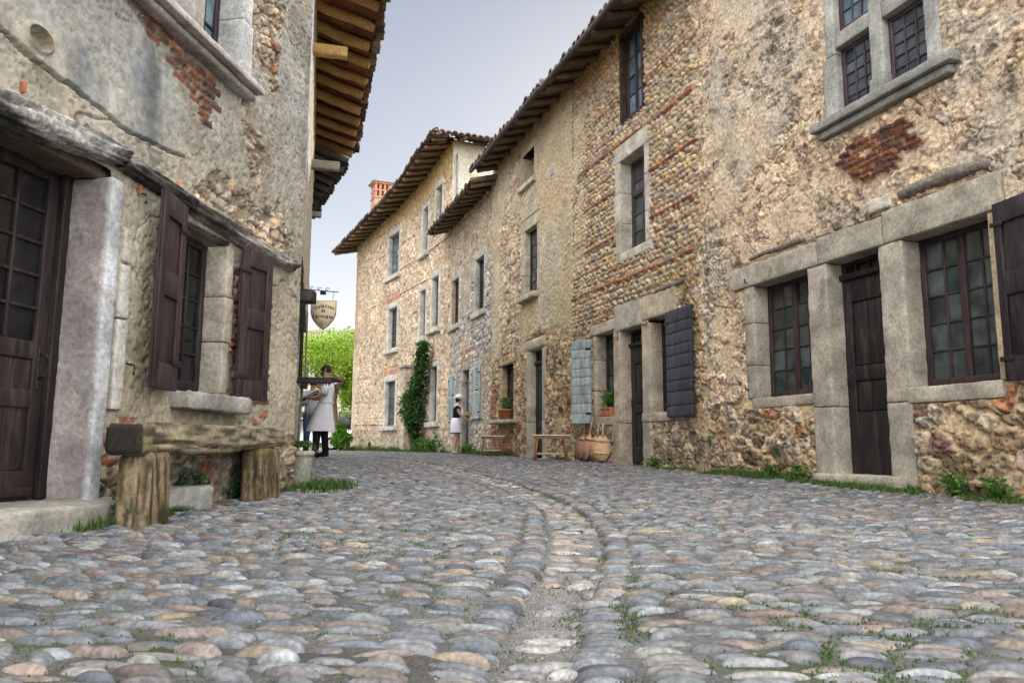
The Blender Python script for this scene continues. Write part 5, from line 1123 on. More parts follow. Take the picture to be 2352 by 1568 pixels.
# ---- the houses beyond it on the left
W2 = Wall([[-2.02, 7.06], [-3.84, 14.1]], -1)
h2 = thing('stone_house', (*W2.W([3.5, 0, -.6])[:2], 0), 'pale house behind the close left house, seen mostly as its deep timber eave', 'house')
fP = lambda U, Z: L_plaster(U, Z, (.46, .40, .30), (.50, .45, .36), 401, .02)
relief(h2, W2, 0, W2.u[-1], 2.5, 6.45, .05, fP, [], mat=PLAST, depth=5)
W2b = Wall([W2.W([0, 0, -.62])[:2], W2.W([W2.u[-1], 0, -.62])[:2]], -1)
relief(h2, W2b, 0, W2.u[-1], -.1, 2.6, .05, fP, [], mat=PLAST, depth=4, back=False, name='shop_front')
roof(h2, W2, .5, W2.u[-1] + .5, 6.45, .92, 17, 3.4, 21, raf=.50, oh1=.80, wood=(.50, .31, .14), tiles_under=(.24, .11, .055), rr=.075, tp=.2, tile=((.16, .10, .08), (.22, .13, .10), (.12, .09, .08), (.28, .22, .17)))
for k, (z_, c_) in enumerate(((5.35, (.50, .33, .13)), (4.65, (.30, .27, .24)))):
    m = MB(); u_ = 2.0 + 2.2 * k; blk(m, u_ - .06, u_ + .06, z_ - .07, z_ + .07, -.05, .42, W2.W, c_, .08, .02, .01, k, 9, .2); m.build('corbel', WOODO, h2)
W3 = Wall([[-3.95, 14.2], [-5.45, 17.7]], -1)
h3 = thing('stone_house', (*W3.W([1.5, 0, -.4])[:2], 0), 'farther left house seen only as a small dark eave under the big one', 'house')
relief(h3, W3, 0, W3.u[-1], -.1, 6.0, .08, lambda U, Z: L_plaster(U, Z, (.36, .33, .28), (.42, .38, .30), 402, .02), [], mat=PLAST, depth=5)
roof(h3, W3, -.1, W3.u[-1] + .1, 6.05, .72, 17, 3., 22, raf=.42, oh1=.66, wood=(.14, .12, .11), rr=.07, tile=((.12, .11, .11), (.16, .14, .13), (.10, .09, .09)))
m = MB(); u_ = 1.9; blk(m, u_ - .06, u_ + .06, 5.35, 5.47, -.05, .55, W3.W, (.28, .28, .30), .08, .02, .01, 4); m.build('corbel', WOODO, h3)
# ------------------------------------------------------------------ oak bench by the left wall
bench = thing('oak_bench', (-1.98, 5.1, float(gz(-1.98, 5.1))), 'thick weathered oak log bench against the left wall', 'bench')
bA, bB = np.array([-1.94, 3.99]), np.array([-1.88, 6.38]); bd = (bB - bA) / np.linalg.norm(bB - bA); bn = np.array([bd[1], -bd[0]]); bL = np.linalg.norm(bB - bA)
def bf(p): # a along, b up, c towards the street
    x = bA[0] + bd[0] * p[:, 0] + bn[0] * p[:, 2]; y = bA[1] + bd[1] * p[:, 0] + bn[1] * p[:, 2]; return np.stack([x, y, p[:, 1]], 1)
def woodcol(V, base, along, seed, lo=.55, hi=1.5, moss=.0):
    k = np.array([60., 60., 60.]); k[along] = 4.
    g = fb3(V * k, 1., 3, seed); g2 = fb3(V, 6., 3, seed + 1); c = np.array(base)[None] * (lo + (hi - lo) * ss(.3, .7, g))[:, None] * (.75 + .5 * g2)[:, None]
    if moss: c = mixc(c, np.array([.13, .14, .03]), moss * ss(.50, .68, fb3(V, 8., 3, seed + 2)))
    return c
def bsec(p):   # waney seat slab: sagging edge, split end, rising slightly to the far end
    q = p.copy(); a = p[:, 0]; n1 = fb3(np.stack([a, p[:, 1] * 2, p[:, 2]], 1), 2.2, 3, 71) - .5
    top = ss(.42, .53, p[:, 1]); q[:, 2] -= .06 * top * (.5 + n1 * 2) * ss(-.06, .02, p[:, 2]) ; q[:, 1] += .028 * a / bL + .02 * n1 + .018 * (1 - top) * np.sin(a * 2.0) * -1
    cr_ = np.abs(((p[:, 1] - .40) - .02 * np.sin(a * 3) + .02 * (a - 1.2)))
    q[:, 2] -= .028 * ss(.012, .003, cr_) * ss(-.10, .02, p[:, 2]) * (a > .15) * (a < 2.1)
    return bf(q)
m = MB(); blk(m, .03, bL, .365, .535, -.20, .012, bsec, (.20, .17, .12), .012, .03, .005, 5, 12); m.c[0] = woodcol(m.v[0], (.165, .14, .10), 1, 11, .35, 1.7, .45)
e_ = m.v[0][:, 1] < bA[1] + .045; m.c[0][e_] = np.array([.030, .026, .022]); m.build('seat', WOODO, bench)
def leg(a0, a1, z0, z1, c0, c1, seed, fl=.05):
    def f(p):
        q = p.copy(); t = 1 - (p[:, 1] - z0) / (z1 - z0); mid = (a0 + a1) / 2; q[:, 0] = mid + (p[:, 0] - mid) * (1 + fl * 2.6 * t) - .05 * t; q[:, 2] += .03 * t
        th_ = p[:, 0] * 40; q[:, 2] += .007 * (vn2(p[:, 0] * 30, p[:, 1] * 1.2, 1., seed) - .5) * 2; q[:, 0] += .007 * (vn2(p[:, 2] * 30, p[:, 1] * 1.2, 1., seed + 1) - .5) * 2; return bf(q)
    m = MB(); blk(m, a0, a1, z0, z1, c0, c1, f, (.2, .16, .1), .012, .035, .004, seed, 10); m.c[0] = woodcol(m.v[0], (.125, .096, .060), 2, seed, .35, 1.7, .3); return m.build('leg', WOODO, bench)
leg(.085, .35, -.04, .385, -.15, .022, 21); leg(1.82, 2.26, -.02, .40, -.15, .016, 22, .02)

# stone trough piece under the bench
m = MB(); sb = np.array([-2.11, 4.98]); an = math.radians(63)
def sf(p):
    q = p.copy(); q[:, 1] = p[:, 1] * (1 - .25 * ss(.1, .19, p[:, 0])); q[:, 2] = p[:, 2] + .035 * ss(.10, -.05, p[:, 0]) * ss(.05, .0, p[:, 2]); return np.stack([sb[0] + math.cos(an) * q[:, 0] - math.sin(an) * q[:, 1], sb[1] + math.sin(an) * q[:, 0] + math.cos(an) * q[:, 1], q[:, 2]], 1)
blk(m, -.28, .20, -.09, .09, -.02, .155, sf, (.31, .31, .29), .02, .03, .014, 31, 9, .3); alone(m, 'stone_block', DRESS, (-2.11, 4.98, 0), 'worn pale grey stone lying under the oak bench', 'stone block')
m = MB(); blk(m, -2.0, -1.86, 7.30, 7.48, .03, .15, None, (.13, .125, .11), .02, .03, .02, 33, 9, .3); alone(m, 'stone_block', DRESS, (-1.93, 7.4, .04), 'small dark mossy stone beside the round concrete planter', 'stone block')

# round concrete planter
pz_ = float(gz(-1.99, 7.22)); pot = thing('concrete_planter', (-1.985, 7.22, pz_), 'mossy round concrete planter with trailing greenery past the bench', 'planter')
m = MB(); lathe(m, [(0, 0), (.108, 0), (.112, .03), (.122, .27), (.124, .29), (.136, .295), (.140, .31), (.137, .335), (.125, .34), (.118, .32), (.11, .28), (0, .28)], (-1.985, 7.22, pz_), 40, (.33, .32, .28))
V = m.v[0]; m.v[0] = V + .004 * (fb3(V, 20., 3, 5)[:, None] - .5); m.c[0] = mixc(m.c[0], np.array([.10, .13, .05]), ss(.42, .60, fb3(V, 6., 3, 41)) * .75 * ss(.35, .2, V[:, 2] - pz_)); m.build('pot', DRESS, pot)
r_ = np.random.RandomState(3); C = np.stack([r_.normal(0, .060, 520), r_.normal(0, .05, 520), .345 + .055 * r_.rand(520)], 1); C[:, 2] += .03 - .9 * np.clip(np.hypot(C[:, 0], C[:, 1]) - .12, 0, .1)
m = MB(); leaves(m, C + np.array([-1.985, 7.22, pz_]), .034, r_, [(.06, .15, .06), (.08, .20, .09), (.05, .12, .05)], .1, .32); m.build('foliage', LEAF, pot)

# ------------------------------------------------------------------ shop sign, lamp box, posts, hatch shelf
dark = (.018, .016, .016)
sg = thing('shop_sign', at_y(742, 680, 9.0), 'hanging cream shield sign lettered Galettes de Perouges on an iron bracket', 'sign')
SW, SH, sy = .305, .355, 9.0; c_ = at_y(742.5, 724, sy)
def shield(t):
    P = [(-1, 1), (1, 1)]; th = np.linspace(0, 1, 14)
    P += [((1 - q ** 2.1) ** .95, .30 - 1.30 * q) for q in th]
    P += [(-x, y) for x, y in P[2:-1][::-1]]; return np.array([[c_[0] + x * SW / 2 * t, 0, c_[2] + y * SH / 2 * t] for x, y in P])
def plate(mb, P, y0, y1, col):
    n = len(P); A = P.copy(); A[:, 1] = y0; B = P.copy(); B[:, 1] = y1; c = np.mean(P, 0)
    ca = c.copy(); ca[1] = y0; cb = c.copy(); cb[1] = y1; i = np.arange(n); j = (i + 1) % n
    mb.add(np.concatenate([A, B, [ca], [cb]]), [np.stack([i, j, n + j, n + i], 1), np.stack([j, i, np.full(n, 2 * n)], 1), np.stack([n + i, n + j, np.full(n, 2 * n + 1)], 1)], col)
m = MB(); plate(m, shield(1.0), sy - .010, sy + .012, (.20, .15, .09)); rim = m.build('board', SIGN, sg, False)
m = MB(); plate(m, shield(.965), sy - .014, sy - .0105, (.62, .52, .36)); m.build('face', SIGN, sg, False)
def lettering(txt, x, z, size, parent, y, arc=0., col=(.09, .055, .05), sp=None):
    n = len(txt); w = []; 
    for k, ch_ in enumerate(txt):
        cu = bpy.data.curves.new('letter', 'FONT'); cu.body = ch_; cu.size = size; cu.extrude = .0015; cu.offset = size * .012; cu.resolution_u = 3
        ob = bpy.data.objects.new('letter', cu); COL.objects.link(ob); dg = bpy.context.evaluated_depsgraph_get(); dg.update()
        me = bpy.data.meshes.new_from_object(ob.evaluated_get(dg)); bpy.data.objects.remove(ob); bpy.data.curves.remove(cu)
        co = np.zeros(len(me.vertices) * 3, np.float32); me.vertices.foreach_get('co', co); co = co.reshape(-1, 3); fs = [np.array([list(p.vertices)]) for p in me.polygons]
        w.append((co, fs, co[:, 0].min(), co[:, 0].max())); bpy.data.meshes.remove(me)
    tot = sum(b_ - a_ for _, _, a_, b_ in w) + (n - 1) * size * .09; X = -tot / 2; b = MB()
    for co, fs, a_, b_ in w:
        xc_ = X + (b_ - a_) / 2; px_ = co[:, 0] - (a_ + b_) / 2; an_ = -arc * xc_ * 2; xx = px_ * math.cos(an_) - co[:, 1] * math.sin(an_); zz = px_ * math.sin(an_) + co[:, 1] * math.cos(an_)
        b.add(np.stack([x + xc_ + xx, y - co[:, 2], z - arc * xc_ ** 2 + zz], 1), fs, col); X += (b_ - a_) + size * .09
    o_ = b.build('lettering', SIGN, parent, False); return o_
lettering('Galettes', c_[0] + .012, c_[2] + .092, .062, sg, sy - .0165, 2.2); lettering('de', c_[0], c_[2] + .040, .052, sg, sy - .0165); lettering('P\u00e9rouges', c_[0], c_[2] - .028, .060, sg, sy - .0165, 1.2)
m = MB()
for k in range(9):   # small vine-leaf ornament under the words
    a_ = k * .7; P = np.array([[c_[0] + .028 * math.cos(a_ + t) * (.3 + .12 * k) * (1 - t * .1), sy - .0165, c_[2] - .095 + .028 * math.sin(a_ + t * 1.3) * (.4 + .10 * k)] for t in np.linspace(0, 1.2, 5)]); tube(m, P, .0022, 4, (.16, .10, .08))
m.build('ornament', SIGN, sg)
m = MB(); a_, b_ = at_y(700, 664, sy), at_y(778, 671, sy); tube(m, np.stack([a_ + (b_ - a_) * t for t in np.linspace(0, 1, 8)]), .006, 6, dark)
for q in (.18, .42, .66):
    c0 = a_ + (b_ - a_) * q; P = np.array([c0 + np.array([.030 * math.cos(t) * (1 - t / 9), 0, .022 + .020 * math.sin(t) * (1 - t / 9)]) for t in np.linspace(0, 6, 14)]); tube(m, P, .004, 5, dark)
for xs_ in (-.11, .11): tube(m, np.array([[c_[0] + xs_, sy, c_[2] + SH / 2], [c_[0] + xs_, sy, at_y(742, 668, sy)[2]]]), .003, 5, dark)
blk(m, c_[0] - .045, c_[0] + .02, sy - .02, sy + .02, a_[2] - .065, a_[2] - .025, None, dark, None, .004)
m.build('bracket', IRON, sg)
# dark wall lantern box
lp = at_y(703, 684, 7.75); lb = thing('lamp_box', lp, 'dark boxy wall lamp fixed to the corner post left of the shield sign', 'lamp')
m = MB(); blk(m, lp[0] - .10, lp[0] + .09, lp[1] - .08, lp[1] + .08, lp[2] - .055, lp[2] + .075, None, (.022, .020, .020), None, .012); m.build('body', IRON, lb)
m = MB(); blk(m, lp[0] - .085, lp[0] + .075, lp[1] - .082, lp[1] - .0805, lp[2] - .045, lp[2] + .055, None, (.05, .045, .04), None, .0005); m.build('lens', IRON, lb)
# posts by the shop front
for nm, x0, x1, y0, y1, Yd, c0, lab in (('timber_post', 686, 699, 700, 872, 7.7, (.020, .018, .018), 'dark timber post under the lamp box'), ('timber_post', 672, 681, 740, 1010, 7.55, (.30, .27, .22), 'thin pale weathered post at the corner of the left house'), ('timber_post', 700, 706, 715, 870, 8.6, (.17, .16, .15), 'grey weathered post behind the dark timber post')):
    A = at_y(x0, y1, Yd); B = at_y(x1, y0, Yd); m = MB(); blk(m, A[0], B[0], Yd - .03, Yd + .04, (.05 if y1 > 900 else A[2]), B[2], None, c0, .06, .008, .004, int(x0), 9, .25)
    alone(m, nm, WOODO, ((A[0] + B[0]) / 2, Yd, .05 if y1 > 900 else A[2]), lab, 'post')
A, B = at_y(668, 886, 7.75), at_y(775, 869, 7.75); hs = thing('serving_shelf', ((A[0] + B[0]) / 2, 7.75, A[2]), 'dark horizontal hatch shelf sticking out in front of the waiter', 'shelf')
m = MB(); blk(m, A[0], B[0], 7.6, 7.95, B[2] - .026, B[2] - .0, None, (.030, .022, .024), .05, .005, .002, 3); m.build('board', PAINT, hs)
m = MB(); blk(m, A[0], B[0] - .02, 7.58, 7.61, A[2] + .012, B[2] - .027, None, (.020, .016, .018), .05, .005, .003, 4)
rj = np.random.RandomState(8)
for k in range(11): x_ = A[0] + .12 + k * .03; blk(m, x_, x_ + .012, 7.578, 7.60, A[2] - .012 * rj.rand(), A[2] + .011, None, (.03, .025, .025), None, .002)
m.build('rail', PAINT, hs)
for x_ in (A[0] + .01, A[0] + .10):
    m = MB(); tube(m, np.array([[x_, 7.8, A[2] + .01], [x_ - .02, 7.8, float(gz(x_, 7.8))]]), .014, 6, (.16, .14, .11)); m.build('leg', WOODO, hs)
# pale drain pipe and corner board high on the corner
m = MB(); p0_ = at_y(716, 200, 7.3); blk(m, p0_[0] - .035, p0_[0] + .02, 7.14, 7.2, 3.0, 5.4, None, (.42, .46, .54), .1, .01, .004, 5, 9, .2); alone(m, 'corner_board', DRESS, (p0_[0], 7.17, 3.0), 'pale blue grey board running up the corner of the left house', 'board')

# ------------------------------------------------------------------ two low wooden stool-tables
def stool_table():
    t = thing('low_table', (0, 0, 0), 'x', 'table', 'low wooden tables along the right wall')
    m = MB(); blk(m, -.34, .34, -.17, .17, .440, .462, None, (.62, .58, .52), .1, .004, .001, 1); m.build('top', PWOOD, t)
    m = MB()
    for a in (-1, 1): blk(m, -.30, .30, a * .13 - .012, a * .13 + .012, .385, .438, None, (.32, .15, .05), None, .004)
    m.build('apron', PWOOD, t)
    for sx in (-1, 1):
        for sy_ in (-1, 1):
            m = MB(); tube(m, np.array([[sx * .24, sy_ * .125, .44], [sx * .29, sy_ * .155, 0]]), .020, 4, (.36, .17, .06)); m.build('leg', PWOOD, t, False)
    m = MB(); blk(m, -.27, .27, -.012, .012, .105, .135, None, (.5, .42, .33), None, .004)
    for sx in (-1, 1): blk(m, sx * .275 - .01, sx * .275 + .01, -.14, .14, .10, .13, None, (.34, .16, .055), None, .004)
    m.build('stretcher', PWOOD, t); return t
T1 = stool_table(); T2 = copy_tree(T1)
for T, (px_, py_, Yd), lab, an_ in ((T1, (1131, 1040, 18.0), 'low wooden table with a pale edge, nearer the waitress', 158), (T2, (1265, 1048, 14.0), 'low wooden table with a pale edge, in front of the narrow arched door', 160)):
    p = at_y(px_, py_, Yd); T.location = (p[0], p[1], float(gz(p[0], p[1])) + .02); T.rotation_euler = (0, 0, math.radians(an_ + 20)); T['label'] = lab
T1.scale = (.85, .85, 1.)

# ------------------------------------------------------------------ wooden bread paddles leaning on the wall
def paddle(u, o_foot, tilt, col, yaw, lab, w=.21, L=.44, hL_=.20, lean=.18, batt=True, seed=0):
    base = RW.W([u, 0, o_foot]); zf = float(gz(base[0], base[1])) + .035; t = thing('bread_paddle', (base[0], base[1], zf), lab, 'paddle', 'bread paddles leaning by the dark door')
    d = np.array([*RW.seg[0], 0.]); nn = np.array([-RW.seg[0][1], RW.seg[0][0], 0.]); cy_, sy_ = math.cos(yaw), math.sin(yaw)
    ax = d * cy_ + nn * sy_; nz = -d * sy_ + nn * cy_; up = np.array([0, 0, math.cos(lean)]) - nz * math.sin(lean); up = up * math.cos(tilt) + ax * math.sin(tilt); ax2 = ax * math.cos(tilt) - np.array([0, 0, 1]) * math.sin(tilt); nrm_ = nz * math.cos(lean) + np.array([0, 0, 1]) * math.sin(lean)
    O = np.array([base[0], base[1], zf])
    def f(x, y, z): return O + np.outer(x, ax2) + np.outer(y, up) + np.outer(z, nrm_)
    th = np.linspace(-math.pi / 2, 1.5 * math.pi, 30, endpoint=False); x = w * np.cos(th); y = L / 2 + L / 2 * np.sin(th) * 1.0; x = np.where(y > L * .8, x * .86, x)
    n = 30; F = f(x, y, 0 * x + .009); B = f(x, y, 0 * x - .009); cF = f(np.array([0.]), np.array([L / 2]), np.array([.009])); cB = f(np.array([0.]), np.array([L / 2]), np.array([-.009])); i = np.arange(n); j = (i + 1) % n
    m = MB(); m.add(np.concatenate([F, B, cF, cB]), [np.stack([i, n + i, n + j, j], 1), np.stack([i, j, np.full(n, 2 * n)], 1), np.stack([n + j, n + i, np.full(n, 2 * n + 1)], 1)], col); m.build('blade', PWOOD, t, False)
    m = MB(); y_ = np.array([L - .03, L + .04, L + hL_ * .6, L + hL_]); tube(m, f(0 * y_, y_, 0 * y_), (.026, .017, .015, .020), 8, np.array(col) * .95); m.build('handle', PWOOD, t)
    if batt:
        for yy in ((L * .30, L * .78) if w > .15 and yaw > .5 else (L * .80,)):
            m = MB(); hw = w * .82; V = f(np.array([-hw, hw, hw, -hw] * 2), np.array([yy - .018, yy - .018, yy + .018, yy + .018] * 2), np.array([.0095] * 4 + [.026] * 4)); m.add(V, [[4, 5, 6, 7], [0, 1, 5, 4], [1, 2, 6, 5], [2, 3, 7, 6], [3, 0, 4, 7]], (.52, .36, .20)); m.build('batten', PWOOD, t, False)
up_ = lambda x: RW.hit(x, 1050)[0]
paddle(up_(1401), .17, -.06, (.52, .34, .20), 1.07, 'widest pale paddle with two battens, closest to the dark door', .155, .45, seed=1)
paddle(up_(1384), .14, -.04, (.44, .25, .15), .75, 'pale paddle half hidden behind the widest one', .14, .46, seed=2)
paddle(up_(1362), .17, -.10, (.50, .27, .19), .08, 'reddish paddle just left of the pale ones', .145, .48, seed=3)
paddle(up_(1348), .17, -.12, (.40, .19, .13), .05, 'darker reddish paddle second from the left end', .145, .48, seed=4)
paddle(up_(1336), .13, .22, (.22, .13, .08), -.2, 'dark brown paddle leaning edge-on at the far left of the row', .13, .42, batt=False, seed=5)

# ------------------------------------------------------------------ people
def loft(mb, secs, n=16, col=(.5, .5, .5), cap=True):
    """stack of ellipses: (x, y, z, rx, ry)"""
    th = np.linspace(0, 2 * math.pi, n, endpoint=False); V = np.concatenate([np.stack([x + rx * np.cos(th), y + ry * np.sin(th), np.full(n, z)], 1) for x, y, z, rx, ry in secs])
    m = len(secs); i = np.arange(m - 1)[:, None] * n; j = np.arange(n)[None]; j2 = (j + 1) % n; fs = [np.stack([(i + j).ravel(), (i + j2).ravel(), (i + n + j2).ravel(), (i + n + j).ravel()], 1)]
    if cap:
        s0, s1 = secs[0], secs[-1]; V = np.concatenate([V, [[s0[0], s0[1], s0[2]]], [[s1[0], s1[1], s1[2]]]]); jj = np.arange(n); jn = (jj + 1) % n
        fs += [np.stack([jn, jj, np.full(n, m * n)], 1), np.stack([(m - 1) * n + jj, (m - 1) * n + jn, np.full(n, m * n + 1)], 1)]
    mb.add(V, fs, col)
def blob(mb, c, r, col, n=12, rot=None):
    t = np.linspace(-math.pi / 2, math.pi / 2, 8); m2 = MB(); loft(m2, [(0, 0, math.sin(a) * r[2], math.cos(a) * r[0] + 1e-4, math.cos(a) * r[1] + 1e-4) for a in t], n, col); V = m2.v[0]
    if rot is not None: V = V @ np.array(Matrix.Rotation(rot[1], 3, rot[0])).T
    mb.add(V + np.array(c), m2.f, col)
def body_mesh(verts, edges, radii, skin=(.42, .25, .17)):
    """one continuous body: skinned joint graph"""
    me = bpy.data.meshes.new('body'); me.from_pydata(verts, edges, []); ob = bpy.data.objects.new('body', me); COL.objects.link(ob)
    sk = ob.modifiers.new('s', 'SKIN'); sd = ob.modifiers.new('d', 'SUBSURF'); sd.levels = 1; sd.render_levels = 1
    lay = me.skin_vertices[0].data
    for k, r in enumerate(radii): lay[k].radius = (r if isinstance(r, tuple) else (r, r)); lay[k].use_root = (k == 0)
    dg = bpy.context.evaluated_depsgraph_get(); dg.update(); m2 = bpy.data.meshes.new_from_object(ob.evaluated_get(dg)); bpy.data.objects.remove(ob)
    co = np.zeros(len(m2.vertices) * 3, np.float32); m2.vertices.foreach_get('co', co); co = co.reshape(-1, 3).astype(float)
    q4 = [list(p.vertices) for p in m2.polygons if len(p.vertices) == 4]; q3 = [list(p.vertices) for p in m2.polygons if len(p.vertices) == 3]; fs = []
    if q4: fs.append(np.array(q4))
    if q3: fs.append(np.array(q3))
    b = MB(); b.add(co, fs, skin); return b
def person(loc, rot, H, lab, J, skin, dress):
    """J: joints in a local frame, facing +y, right +x; H scales"""
    s_ = H / 1.78; n = list(J.keys()); P = {k: np.array(v, float) * s_ for k, v in J.items()}
    E = [('pelvis', 'belly'), ('belly', 'chest'), ('chest', 'neck'), ('neck', 'jaw'), ('jaw', 'crown'), ('chest', 'shR'), ('shR', 'elR'), ('elR', 'wrR'), ('wrR', 'haR'), ('chest', 'shL'), ('shL', 'elL'), ('elL', 'wrL'), ('wrL', 'haL'),
         ('pelvis', 'hiR'), ('hiR', 'knR'), ('knR', 'anR'), ('anR', 'toR'), ('pelvis', 'hiL'), ('hiL', 'knL'), ('knL', 'anL'), ('anL', 'toL')]
    R_ = dict(pelvis=(.13, .10), belly=(.12, .09), chest=(.14, .10), neck=.052, jaw=(.062, .070), crown=(.078, .088), shR=.056, elR=.042, wrR=.030, haR=(.036, .020), shL=.056, elL=.042, wrL=.030, haL=(.036, .020), hiR=.085, knR=.058, anR=.040, toR=.036, hiL=.085, knL=.058, anL=.040, toL=.036)
    t = thing('person', loc, lab, 'person')
    def X(V): # local to world
        c, s2 = math.cos(rot), math.sin(rot); V = np.asarray(V, float); return np.stack([loc[0] + V[:, 0] * c - V[:, 1] * s2, loc[1] + V[:, 0] * s2 + V[:, 1] * c, loc[2] + V[:, 2]], 1)
    b = body_mesh([tuple(P[k]) for k in n], [(n.index(a), n.index(c)) for a, c in E], [tuple(np.array(R_[k]) * s_) if isinstance(R_[k], tuple) else R_[k] * s_ for k in n], skin)
    hd = (P['jaw'] + P['crown']) / 2; fy = np.array([0, .092, -.005]) * s_
    blob(b, hd + fy + np.array([0, .004, -.004]), (.011, .018, .022), skin, 8)                              # nose
    for sx in (-1, 1):
        blob(b, hd + np.array([sx * .078, .0, 0]) * s_, (.010, .018, .030), skin, 8)                       # ears
        for side in ('R', 'L'): pass
    for side, sx in (('R', 1), ('L', -1)):                                                                # five curled fingers and a thumb side
        w_, h_ = P['wr' + side], P['ha' + side]; d = (h_ - w_) / (np.linalg.norm(h_ - w_) + 1e-9); lat = np.cross(d, [0, 0, 1]); lat /= np.linalg.norm(lat) + 1e-9; dn = np.cross(lat, d)
        for k, (o_, L_) in enumerate(((-.027, .060), (-.009, .074), (.009, .078), (.026, .070))):
            a0 = h_ + lat * o_ + d * .01; tube(b, np.array([a0, a0 + d * L_ * .5 - dn * .004, a0 + d * L_ * .8 - dn * .02, a0 + d * L_ * .85 - dn * .035]), (.010, .0095, .0085, .006), 6, skin)
        a0 = w_ + d * .03 + lat * .028 * -sx; tube(b, np.array([a0, a0 + d * .025 - lat * sx * .022, a0 + d * .055 - lat * sx * .028]), (.012, .0105, .008), 6, skin)
    b.v = [X(v) for v in b.v]; b.build('body', SKIN, t)
    m = MB()
    for sx in (-1, 1): blob(m, hd + np.array([sx * .030, .086, .012]) * s_, (.010, .006, .007), (.03, .02, .02), 8)
    blob(m, hd + np.array([0, .082, -.048]) * s_, (.024, .008, .006), (.30, .11, .09), 8); m.v = [X(v) for v in m.v]; m.build('face', SKIN, t)
    dress(t, P, s_, X, hd); return t
def put(mb, X, name, mat, t):
    mb.v = [X(v) for v in mb.v]; return mb.build(name, mat, t)
def limbs(mb, P, ks, rad, col, n=12, jit=.05, seed=1): tube(mb, np.array([P[k] if isinstance(k, str) else k for k in ks]), rad, n, col, True, jit, seed)
def fine(P, a, b, t): return P[a] + (P[b] - P[a]) * t

# waiter: side on, striding left, white shirt, long pale apron, carrying papers
W_J = dict(pelvis=(0, 0, .95), belly=(0, .01, 1.08), chest=(0, -.01, 1.34), neck=(0, .01, 1.50), jaw=(0, .035, 1.60), crown=(0, .025, 1.70), shR=(.19, -.02, 1.42), elR=(.26, .02, 1.16), wrR=(.15, .22, 1.10), haR=(.09, .29, 1.12), shL=(-.19, -.01, 1.42), elL=(-.25, .04, 1.17), wrL=(-.13, .24, 1.12), haL=(-.07, .30, 1.12),
           hiR=(.09, 0, .90), knR=(.10, .02, .50), anR=(.10, -.02, .09), toR=(.11, .13, .03), hiL=(-.09, .02, .90), knL=(-.10, .13, .51), anL=(-.10, .16, .10), toL=(-.11, .30, .04))
def dress_waiter(t, P, s, X, hd):
    wh = (.76, .77, .86); m = MB(); loft(m, [(0, 0, .94, .175, .135), (0, 0, 1.02, .165, .130), (0, 0, 1.15, .170, .130), (0, -.01, 1.30, .195, .140), (0, -.01, 1.40, .205, .125), (0, 0, 1.46, .12, .09), (0, .01, 1.50, .068, .066)], 20, wh)
    for sd in 'RL': limbs(m, P, ['sh' + sd, fine(P, 'sh' + sd, 'el' + sd, .5), fine(P, 'sh' + sd, 'el' + sd, .95)], (.082, .078, .082), wh)
    put(m, X, 'shirt', CLOTH, t)
    m = MB(); ap = (.70, .70, .76); th = np.linspace(-2.5, 2.5, 26); V = []; zs = np.linspace(1.04, .50, 9)
    for i, z_ in enumerate(zs):
        q = i / 8.; rx, ry = .195 + .085 * q, .150 + .16 * q; fold = 1 + .05 * q * np.sin(th * 5) ; V.append(np.stack([rx * np.sin(th) * fold, ry * np.cos(th) * fold + .05 * q, np.full(26, z_)], 1))
    V = np.concatenate(V); i = np.arange(8)[:, None] * 26; j = np.arange(25)[None]; m.add(V, np.stack([(i + j).ravel(), (i + j + 1).ravel(), (i + 27 + j).ravel(), (i + 26 + j).ravel()], 1), ap); tube(m, np.array([[  .197 * math.sin(a), .152 * math.cos(a), 1.035] for a in np.linspace(0, 6.28, 24)]), .012, 6, (.5, .5, .54)); put(m, X, 'apron', CLOTH, t)
    m = MB(); bk = (.020, .020, .026)
    for sd in 'RL': limbs(m, P, [P['hi' + sd] + np.array([0, 0, .05]), 'hi' + sd, fine(P, 'hi' + sd, 'kn' + sd, .5), 'kn' + sd, fine(P, 'kn' + sd, 'an' + sd, .5), 'an' + sd], (.10, .105, .090, .075, .066, .062), bk)
    put(m, X, 'trousers', CLOTH, t)
    for sd in 'RL':
        m = MB(); a_ = P['an' + sd]; b_ = P['to' + sd]; limbs(m, P, [a_ + np.array([0, -.05, -.045]), a_ + np.array([0, .0, -.02]), (a_ + b_) / 2 + np.array([0, .01, .0]), b_ + np.array([0, .02, .01]), b_ + np.array([0, .05, .0])], (.036, .05, .046, .04, .018), (.018, .018, .02)); put(m, X, 'shoe', CLOTH, t)
    m = MB(); blob(m, hd + np.array([0, -.012, .030]), (.086, .100, .088), (.05, .035, .028), 14); put(m, X, 'hair', CLOTH, t)
    m = MB(); blob(m, hd + np.array([0, .045, -.062]), (.058, .055, .040), (.06, .035, .025), 12); put(m, X, 'beard', CLOTH, t)
    m = MB()
    for sx in (-1, 1):
        a_ = np.linspace(0, 6.28, 12); tube(m, np.array([hd + np.array([sx * .033 + .024 * math.cos(q), .102, .014 + .018 * math.sin(q)]) for q in a_]), .003, 5, (.01, .01, .01), False); tube(m, np.array([hd + np.array([sx * .057, .10, .016]), hd + np.array([sx * .085, 0, .018])]), .003, 5, (.01, .01, .01))
    put(m, X, 'glasses', IRON, t)
wl = at_y(744, 1052, 14.7); wl[2] = float(gz(wl[0], wl[1])) + .02
waiter = person(wl, math.radians(100), 1.80, 'man in white shirt and long pale apron striding left with papers', W_J, (.40, .24, .17), dress_waiter)
